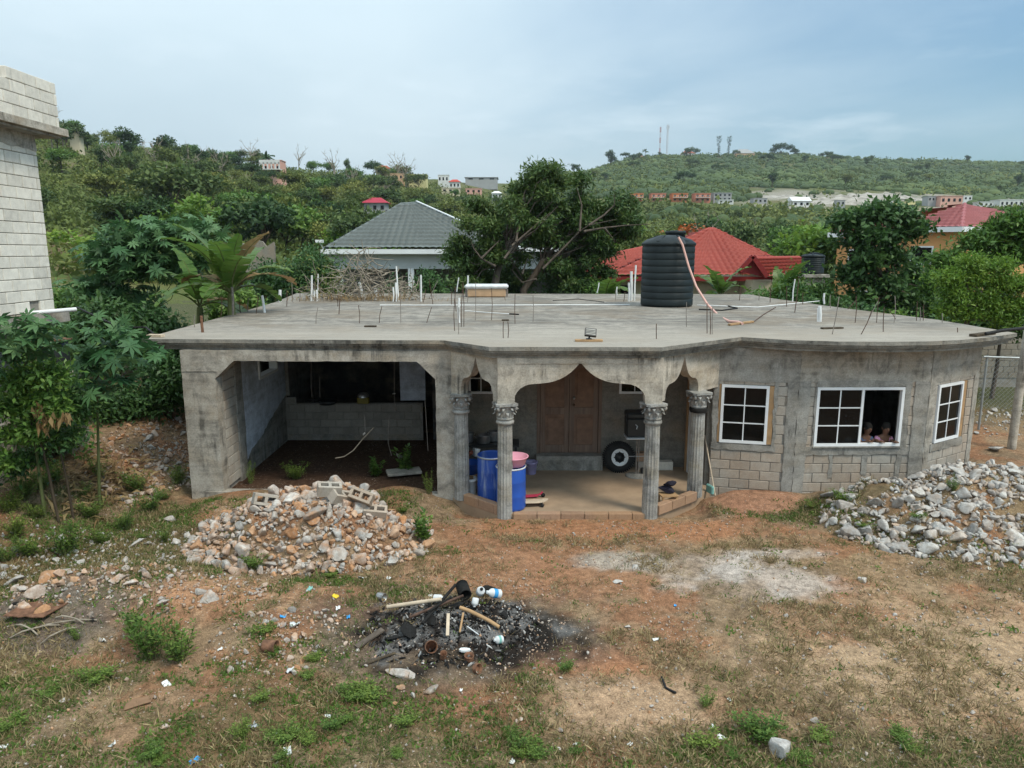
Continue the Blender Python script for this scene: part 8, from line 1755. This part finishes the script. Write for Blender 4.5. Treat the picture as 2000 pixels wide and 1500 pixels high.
# ------------------------------------------------------------------ two children at the open window
def skin_body(name, joints, edges, mat, parent=None, sub=2):
    me = bpy.data.meshes.new(name); me.from_pydata([j[0] for j in joints], edges, []); o = link_mesh(name, me, parent)
    o.modifiers.new('skin', 'SKIN').use_smooth_shade = True
    for i, j in enumerate(joints):
        v = me.skin_vertices[0].data[i]; r = j[1] if hasattr(j[1], '__len__') else (j[1], j[1]); v.radius = r; v.use_root = i == 0
    s = o.modifiers.new('sub', 'SUBSURF'); s.levels = s.render_levels = sub
    me.materials.append(mat); return o
def child(label, at, faces, lean, shirt, seed, reach):
    """a child standing on the room floor, leaning on the sill; faces = heading, lean = forward lean of the trunk"""
    t = empty('person', at, faces, label, 'person')
    f = lambda x, y, z: (x, y - lean * max(0, z - 0.55) * 1.0, z)      # -y is forwards
    J = [(f(0, 0, 0.58), (0.115, 0.09)), (f(0, 0, 0.72), (0.105, 0.08)), (f(0, 0, 0.88), (0.118, 0.085)), (f(0, 0, 0.97), (0.085, 0.065)), (f(0, -0.01, 1.02), 0.042), (f(0, -0.02, 1.09), (0.062, 0.07)), (f(0, -0.02, 1.17), (0.080, 0.092)), (f(0, -0.015, 1.235), (0.06, 0.07)),
         (f(0.06, 0, 0.53), 0.078), (f(0.07, -0.01, 0.30), 0.052), (f(0.07, 0.01, 0.07), 0.036), (f(0.075, -0.09, 0.03), 0.03), (f(-0.06, 0, 0.53), 0.078), (f(-0.07, -0.01, 0.30), 0.052), (f(-0.07, 0.01, 0.07), 0.036), (f(-0.075, -0.09, 0.03), 0.03)]
    E = [(0, 1), (1, 2), (2, 3), (3, 4), (4, 5), (5, 6), (6, 7), (0, 8), (8, 9), (9, 10), (10, 11), (0, 12), (12, 13), (13, 14), (14, 15)]
    for s, (el, wr) in zip((1, -1), reach):
        sh = f(s * 0.125, 0, 0.94); i = len(J); J += [(sh, 0.045), (el, 0.034), (wr, 0.026), ((wr[0] * 0.98, wr[1] - 0.05, wr[2] + 0.005), (0.030, 0.016))]; E += [(3, i), (i, i + 1), (i + 1, i + 2), (i + 2, i + 3)]
    body = skin_body('body', J, E, MAT['skin_dark'], t)
    hands = MB()
    for s, (el, wr) in zip((1, -1), reach):
        for k in range(4): hands.tube([(wr[0] + (k - 1.5) * 0.017, wr[1] - 0.045, wr[2] + 0.005), (wr[0] + (k - 1.5) * 0.019, wr[1] - 0.08 - 0.006 * (1.5 - abs(k - 1.5)), wr[2] + 0.006), (wr[0] + (k - 1.5) * 0.019, wr[1] - 0.105 - 0.006 * (1.5 - abs(k - 1.5)), wr[2] - 0.008)], [0.008, 0.0075, 0.006], 6)
        hands.tube([(wr[0] - s * 0.022, wr[1] - 0.015, wr[2]), (wr[0] - s * 0.042, wr[1] - 0.04, wr[2]), (wr[0] - s * 0.045, wr[1] - 0.06, wr[2] - 0.004)], [0.0095, 0.0085, 0.0065], 6)
    hands.build('fingers', MAT['skin_dark'], t)
    skin_body('shirt', [(f(0, 0, 0.56), (0.135, 0.105)), (f(0, 0, 0.72), (0.122, 0.095)), (f(0, 0, 0.88), (0.132, 0.10)), (f(0, 0, 0.965), (0.095, 0.075)), (f(0.135, 0, 0.93), 0.058), tuple([tuple(Vector(f(0.135, 0, 0.93)).lerp(Vector(reach[0][0]), 0.55)), 0.055]), (f(-0.135, 0, 0.93), 0.058), tuple([tuple(Vector(f(-0.135, 0, 0.93)).lerp(Vector(reach[1][0]), 0.55)), 0.055])], [(0, 1), (1, 2), (2, 3), (3, 4), (4, 5), (3, 6), (6, 7)], shirt, t)
    skin_body('shorts', [(f(0, 0, 0.57), (0.13, 0.105)), (f(0.065, 0, 0.50), 0.092), (f(0.072, 0, 0.36), 0.078), (f(-0.065, 0, 0.50), 0.092), (f(-0.072, 0, 0.36), 0.078)], [(0, 1), (1, 2), (0, 3), (3, 4)], MAT['denim'], t)
    c = Vector(f(0, -0.015, 1.18)); m = MB()
    m.lathe([(0.0, 0.098), (0.045, 0.09), (0.078, 0.062), (0.092, 0.02), (0.092, -0.02), (0.08, -0.05)], 20, M=Matrix.Translation(c + Vector((0, 0.016, 0.012))) @ Matrix.Diagonal((0.93, 1.02, 1, 1))); m.build('hair', MAT['hair'], t)
    fc = MB(); fy = c.y - 0.088
    for s in (-1, 1):
        fc.lathe([(0, -0.006), (0.006, -0.003), (0.007, 0), (0.006, 0.003), (0, 0.006)], 10, M=Matrix.Translation((s * 0.032, fy + 0.009, c.z - 0.012)))
    fc.build('eyes', MAT['hair'], t)
    fc = MB(); fc.tube([(0, fy + 0.004, c.z - 0.008), (0, fy - 0.012, c.z - 0.032), (0, fy + 0.0, c.z - 0.042)], [0.007, 0.014, 0.008], 8); fc.build('nose', MAT['skin_dark'], t)
    fc = MB(); fc.tube([(-0.024, fy + 0.012, c.z - 0.062), (0, fy + 0.004, c.z - 0.065), (0.024, fy + 0.012, c.z - 0.062)], [0.004, 0.008, 0.004], 8); fc.build('mouth', simple('lips', (0.13, 0.05, 0.04), 0.5), t)
    for s in (-1, 1): fc = MB(); fc.lathe([(0, -0.008), (0.018, -0.006), (0.022, 0.004), (0.012, 0.008)], 10, M=Matrix.Translation((s * 0.083, c.y + 0.012, c.z - 0.018)) @ Matrix.Rotation(R(90) * s, 4, 'Y')); fc.build('ear', MAT['skin_dark'], t)
    return t
# left child peers past the sash, right child in pink leans on the sill
child('child in a dark blue shirt peering past the window sash of the bay', (7.33, 14.56, 0.12), R(10), 0.24, MAT['blue_cloth'], 1, [((0.16, -0.20, 0.86), (0.10, -0.34, 0.95)), ((-0.17, -0.20, 0.86), (-0.10, -0.34, 0.95))])
child('child in a pink top leaning at the right of the open bay window', (7.72, 14.54, 0.14), R(-4), 0.30, MAT['pink_cloth'], 2, [((0.17, -0.24, 0.84), (0.12, -0.38, 0.93)), ((-0.20, -0.22, 0.84), (-0.16, -0.38, 0.93))])

# ------------------------------------------------------------------ far houses and masts
WALLC = {k: simple('far_wall_' + k, c, 0.9, 0.08, 0.3, 0.0, co='geo') for k, c in dict(orange=(0.52, 0.19, 0.09), coral=(0.50, 0.20, 0.13), white=(0.62, 0.62, 0.60), grey=(0.33, 0.33, 0.33), yellow=(0.60, 0.55, 0.28), cream=(0.58, 0.50, 0.36), pink=(0.60, 0.34, 0.27), peach=(0.56, 0.36, 0.22), mint=(0.42, 0.52, 0.44)).items()}
ROOFC = {k: simple('far_roof_' + k, c, 0.8, 0.1, 0.5, 0.0, co='geo') for k, c in dict(crimson=(0.36, 0.035, 0.06), rust=(0.34, 0.10, 0.05), grey=(0.30, 0.30, 0.30), white=(0.66, 0.66, 0.65), red=(0.42, 0.06, 0.04)).items()}
def far_house(px, py, wpx, hpx, Y, wall, label, roof='flat', roofc='grey', cols=3, rows=1, balcony=False, depth=None, rz=0.0, group=None):
    """py is the foot of the wall"""
    b = atY(px, py, Y); k = Y / 1400; w, h = wpx * k, hpx * k; d = depth or w * 0.8; g = tz(b.x, b.y)
    t = empty('hillside_house', (b.x, b.y, b.z), rz, label, 'house', group); low = min(0.0, g - b.z) - 1.0
    part('wall', WALLC[wall], t, lambda m: m.box((0, d / 2, (h + low) / 2), (w, d, h - low)))
    if roof == 'flat': part('roof', WALLC[wall] if roofc == 'grey' else ROOFC[roofc], t, lambda m: m.box((0, d / 2, h + 0.12), (w * 1.06, d * 1.06, 0.22)))
    else:
        e = 0.5; hh = {'hip': 0.32, 'gable': 0.30}[roof] * d
        m = MB(); x0, x1, y0, y1 = -w / 2 - e, w / 2 + e, -e, d + e; q = w * (0.22 if roof == 'hip' else 0.5) + (0 if roof == 'hip' else e)
        m.add([(x0, y0, h), (x1, y0, h), (x1, y1, h), (x0, y1, h), (-q, d / 2, h + hh), (q, d / 2, h + hh)], [(0, 1, 5, 4), (1, 2, 5), (2, 3, 4, 5), (3, 0, 4), (0, 3, 2, 1)]); m.build('roof', ROOFC[roofc], t)
    for r in range(rows):
        for c in range(cols):
            x = -w / 2 + w * (c + 0.5) / cols; z = h * (r + 0.5) / rows; ww, wh = w / cols * 0.42, h / rows * 0.42
            part('window', MAT['glass'], t, lambda m: m.box((x, -0.03, z), (ww, 0.12, wh)))
    if balcony:
        part('balcony', WALLC['white'], t, lambda m: (m.box((0, -0.7, h * 0.5), (w * 0.9, 1.4, 0.16)), m.box((0, -1.36, h * 0.5 + 0.85), (w * 0.9, 0.08, 0.08))))
        for i in range(7): part('baluster', WALLC['white'], t, lambda m: m.box((-w * 0.44 + w * 0.88 * i / 6, -1.36, h * 0.5 + 0.45), (0.12, 0.08, 0.78)))
    return t
GO = 'row of orange houses below the far hill'
for i, (px, w) in enumerate(((1243, 26), (1286, 28), (1328, 30), (1372, 30))):
    far_house(px, 394, w, 15, 372, 'orange' if i % 2 == 0 else 'coral', ('first orange house from the left in the row below the far hill', 'second orange house in the row below the far hill', 'third orange house in the row below the far hill', 'coral house at the right end of the orange row')[i], cols=3, rows=2, balcony=True, group=GO)
far_house(1214, 393, 12, 9, 372, 'orange', 'small orange building left of the row of orange houses', cols=2); far_house(1411, 392, 34, 14, 374, 'grey', 'grey unfinished two-storey house right of the orange row', cols=4, rows=2); far_house(1418, 397, 28, 6, 362, 'white', 'low white building below the grey unfinished house', cols=3)
far_house(1485, 397, 26, 9, 376, 'grey', 'grey house in the trees right of the orange row', cols=3); far_house(1565, 404, 34, 11, 366, 'white', 'white gabled house above the tree belt', 'gable', 'white', 3); far_house(1642, 402, 16, 10, 366, 'grey', 'small grey house right of the white gabled one', cols=2)
far_house(1730, 408, 26, 14, 370, 'white', 'pale house with dark windows left of the yellow one', cols=3); far_house(1768, 410, 36, 14, 368, 'yellow', 'pale yellow house above the tree belt on the right', cols=3); far_house(1826, 394, 26, 10, 392, 'grey', 'grey house left of the pink one', cols=4); far_house(1858, 398, 42, 14, 388, 'pink', 'pale pink house above the orange house roof', cols=4, depth=8); far_house(1890, 392, 16, 9, 400, 'white', 'small white house right of the pink one', cols=2)
far_house(1926, 404, 26, 9, 384, 'white', 'small white house behind trees at the right', cols=3); far_house(1975, 404, 44, 13, 384, 'white', 'long white house at the right edge below the hill', cols=5, depth=8); far_house(1800, 416, 60, 8, 360, 'cream', 'low cream building behind the maroon roof', cols=5, depth=7); far_house(1622, 452, 12, 14, 250, 'white', 'small white gable wall among the valley trees', cols=1)
far_house(1250, 314, 11, 7, 905, 'yellow', 'tiny yellow house on the far crest', 'gable', 'rust', 2); far_house(1313, 310, 26, 6, 925, 'pink', 'low pinkish building at the foot of the masts', cols=5, depth=10); far_house(1345, 308, 24, 8, 925, 'white', 'white house on the far crest right of the masts', 'hip', 'rust', 3); far_house(1455, 310, 36, 10, 925, 'peach', 'large white and peach house on the far crest', 'hip', 'grey', 4)
# left hill
ph = far_house(532, 350, 36, 34, 285, 'pink', 'pink house with arcaded balcony on the left hill below the palm', cols=3, rows=1); kk = 285 / 1400
part('arcade_slab', WALLC['white'], ph, lambda m: m.box((0, -1.2, 17 * kk), (38 * kk, 3.0, 0.3))); part('arcade_top', WALLC['white'], ph, lambda m: m.box((0, -2.5, 30 * kk), (38 * kk, 0.3, 1.4)))
for i in range(6): part('arcade_pillar', WALLC['white'], ph, lambda m: m.box((-18 * kk + 36 * kk * i / 5, -2.5, 23 * kk), (0.5, 0.3, 12.0 * kk)))
far_house(733, 432, 42, 34, 150, 'grey', 'grey house with crimson roof behind the ridge of the grey tiled roof', 'hip', 'crimson', 3, 2); far_house(722, 455, 44, 20, 118, 'white', 'low shed with pale sheet roof below the crimson roof', 'gable', 'white', 3)
GC = 'cluster of houses on the middle hill'
for (px, py, w, h, Y, wc, rf, rc, lab) in ((748, 340, 26, 10, 400, 'cream', 'hip', 'rust', 'cream house with brown roof highest on the middle hill'), (775, 352, 24, 12, 395, 'peach', 'flat', 'grey', 'peach house below the cream one'), (762, 358, 14, 10, 380, 'orange', 'flat', 'grey', 'small orange house left of the peach one'), (815, 354, 34, 12, 400, 'yellow', 'flat', 'grey', 'yellow house in the middle cluster'), (866, 356, 20, 13, 420, 'white', 'flat', 'grey', 'white house right of the yellow one'), (888, 368, 20, 12, 400, 'white', 'hip', 'red', 'white house with red roof in the middle cluster'), (880, 376, 34, 8, 385, 'cream', 'flat', 'grey', 'low cream house below the red roof'), (925, 378, 30, 9, 400, 'pink', 'flat', 'grey', 'pinkish house half hidden behind the mango tree'), (700, 356, 16, 10, 330, 'white', 'flat', 'grey', 'white house low in the trees of the middle hill'), (680, 352, 14, 10, 340, 'mint', 'flat', 'grey', 'pale green house in the trees left of the white one'), (970, 386, 18, 8, 380, 'white', 'hip', 'white', 'tiny white house seen through the mango tree'), (940, 352, 60, 5, 560, 'grey', 'flat', 'grey', 'long grey wall on the saddle between the hills')):
    far_house(px, py, w, h, Y, wc, lab, rf, rc, 3, group=GC)
far_house(144, 262, 18, 9, 225, 'cream', 'cream house peeping over the left skyline', 'hip', 'grey', 3)
ruin = atY(495, 492, 60); t = empty('ruined_wall', ruin, 0.1, 'low ruined stone wall behind the banana plant', 'wall'); part('wall', MAT['block_wall'], t, lambda m: m.slab(rag([(-1.8, -1.8), (1.7, -1.8), (1.7, 0.9), (1.1, 0.5), (0.4, 1.0), (-0.3, 0.5), (-1.7, 0.8)], 0.4, 0.1, 2), (0, 0, 0), (1, 0, 0), (0, 0, 1), (0, 1, 0), 0.4))
# antenna masts
def mast(px, yb, yt, Y, w, label, heads):
    b, tp = atY(px, yb, Y), atY(px, yt, Y); H = tp.z - b.z; t = empty('antenna_mast', b, 0, label, 'antenna mast', 'antenna masts on the far crest'); mt = [simple('mast_white', (0.60, 0.60, 0.62), 0.7), simple('mast_red', (0.45, 0.20, 0.18), 0.7)]
    for k in range(6):
        z0, z1 = H * k / 6, H * (k + 1) / 6 - 0.02; m = MB()
        for q in range(3):
            a = q * 2.094; m.tube([(w * math.cos(a), w * math.sin(a), z0), (w * math.cos(a), w * math.sin(a), z1)], 0.22, 4)
            a2 = a + 2.094; n = 3
            for j in range(n): m.tube([(w * math.cos(a), w * math.sin(a), z0 + (z1 - z0) * j / n), (w * math.cos(a2), w * math.sin(a2), z0 + (z1 - z0) * (j + 1) / n)], 0.13, 3)
        m.build('lattice_section', mt[k % 2] if heads == 0 else mt[0], t)
    for i in range(heads): part('antenna', mt[0], t, lambda m: m.box((1.6 * math.cos(i * 2.1), 1.6 * math.sin(i * 2.1), H * (0.93 - 0.03 * (i // 3))), (0.7, 0.7, 2.6)))
    return t
mast(1288, 310, 248, 915, 0.8, 'thin red and white lattice mast, the left of two on the far crest', 0); mast(1302, 310, 243, 915, 1.0, 'lattice mast with antenna panels, the right of two on the far crest', 6)
# limestone cuts above the far houses
def cliff(px0, px1, py, hpx, Y, seed, label):
    a, b = atY(px0, py, Y), atY(px1, py, Y); n = 40; g = np.random.default_rng(seed); V = []
    k = Y / 1400
    for j in range(5):
        for i in range(n):
            t = i / (n - 1); p = a.lerp(b, t); e = math.sin(math.pi * t) ** 0.5; nz = fbm(np.array([i * 0.35]), np.array([j * 0.8 + seed]), 1.0, 3, seed)[0] - 0.5
            V.append((p.x, p.y + j * 3.0 + nz * 6, p.z - 2.5 + hpx * k * e * (j / 4) ** 0.6 * (1 + 0.5 * nz) + nz * 1.2))
    F = [(j * n + i, j * n + i + 1, (j + 1) * n + i + 1, (j + 1) * n + i) for j in range(4) for i in range(n - 1)]
    return tag(link_mesh('rock_cut', np_mesh('rock_cut', np.array(V), np.array(F), MAT['cliff'], smooth=True)), label, 'rock face', kind='structure')
def cliffmat():
    t = NT('quarried_limestone'); n = t.noise(0.25, 6, 0.7, stretch=(1, 1, 2.5)); t.col(t.ramp(n, [(0.3, (0.15, 0.14, 0.12)), (0.5, (0.33, 0.30, 0.26)), (0.7, (0.48, 0.45, 0.40))])); t.bump(n, 0.6, 0.6); return t.fin(0.95, 0, 0.1)
MAT['cliff'] = cliffmat()
cliff(1560, 1780, 402, 32, 388, 3, 'pale quarried limestone face above the far houses'); cliff(1440, 1650, 384, 14, 425, 5, 'thin pale rock ledge on the far slope'); cliff(1640, 1810, 380, 14, 440, 6, 'upper pale rock ledge on the far slope'); cliff(1780, 1860, 400, 22, 420, 7, 'pale rock scree beside the pink house'); cliff(1960, 2040, 392, 14, 400, 8, 'pale rock face at the right edge of the far slope')

# ------------------------------------------------------------------ thin haze over the far hills
def hazemat():
    m = bpy.data.materials.new('thin_haze'); m.use_nodes = True; nt = m.node_tree; nt.nodes.clear(); o = nt.nodes.new('ShaderNodeOutputMaterial'); v = nt.nodes.new('ShaderNodeVolumePrincipled')
    v.inputs['Color'].default_value = (0.80, 0.88, 0.95, 1); v.inputs['Density'].default_value = 0.00013; v.inputs['Anisotropy'].default_value = 0.2; nt.links.new(v.outputs[0], o.inputs['Volume']); return m
hz = MB().box((0, 480, 75), (5400, 2100, 176)).build('haze', hazemat(), None); hz['kind'] = 'stuff'; hz['label'] = 'thin haze in the air over the far hills'; hz['category'] = 'haze'
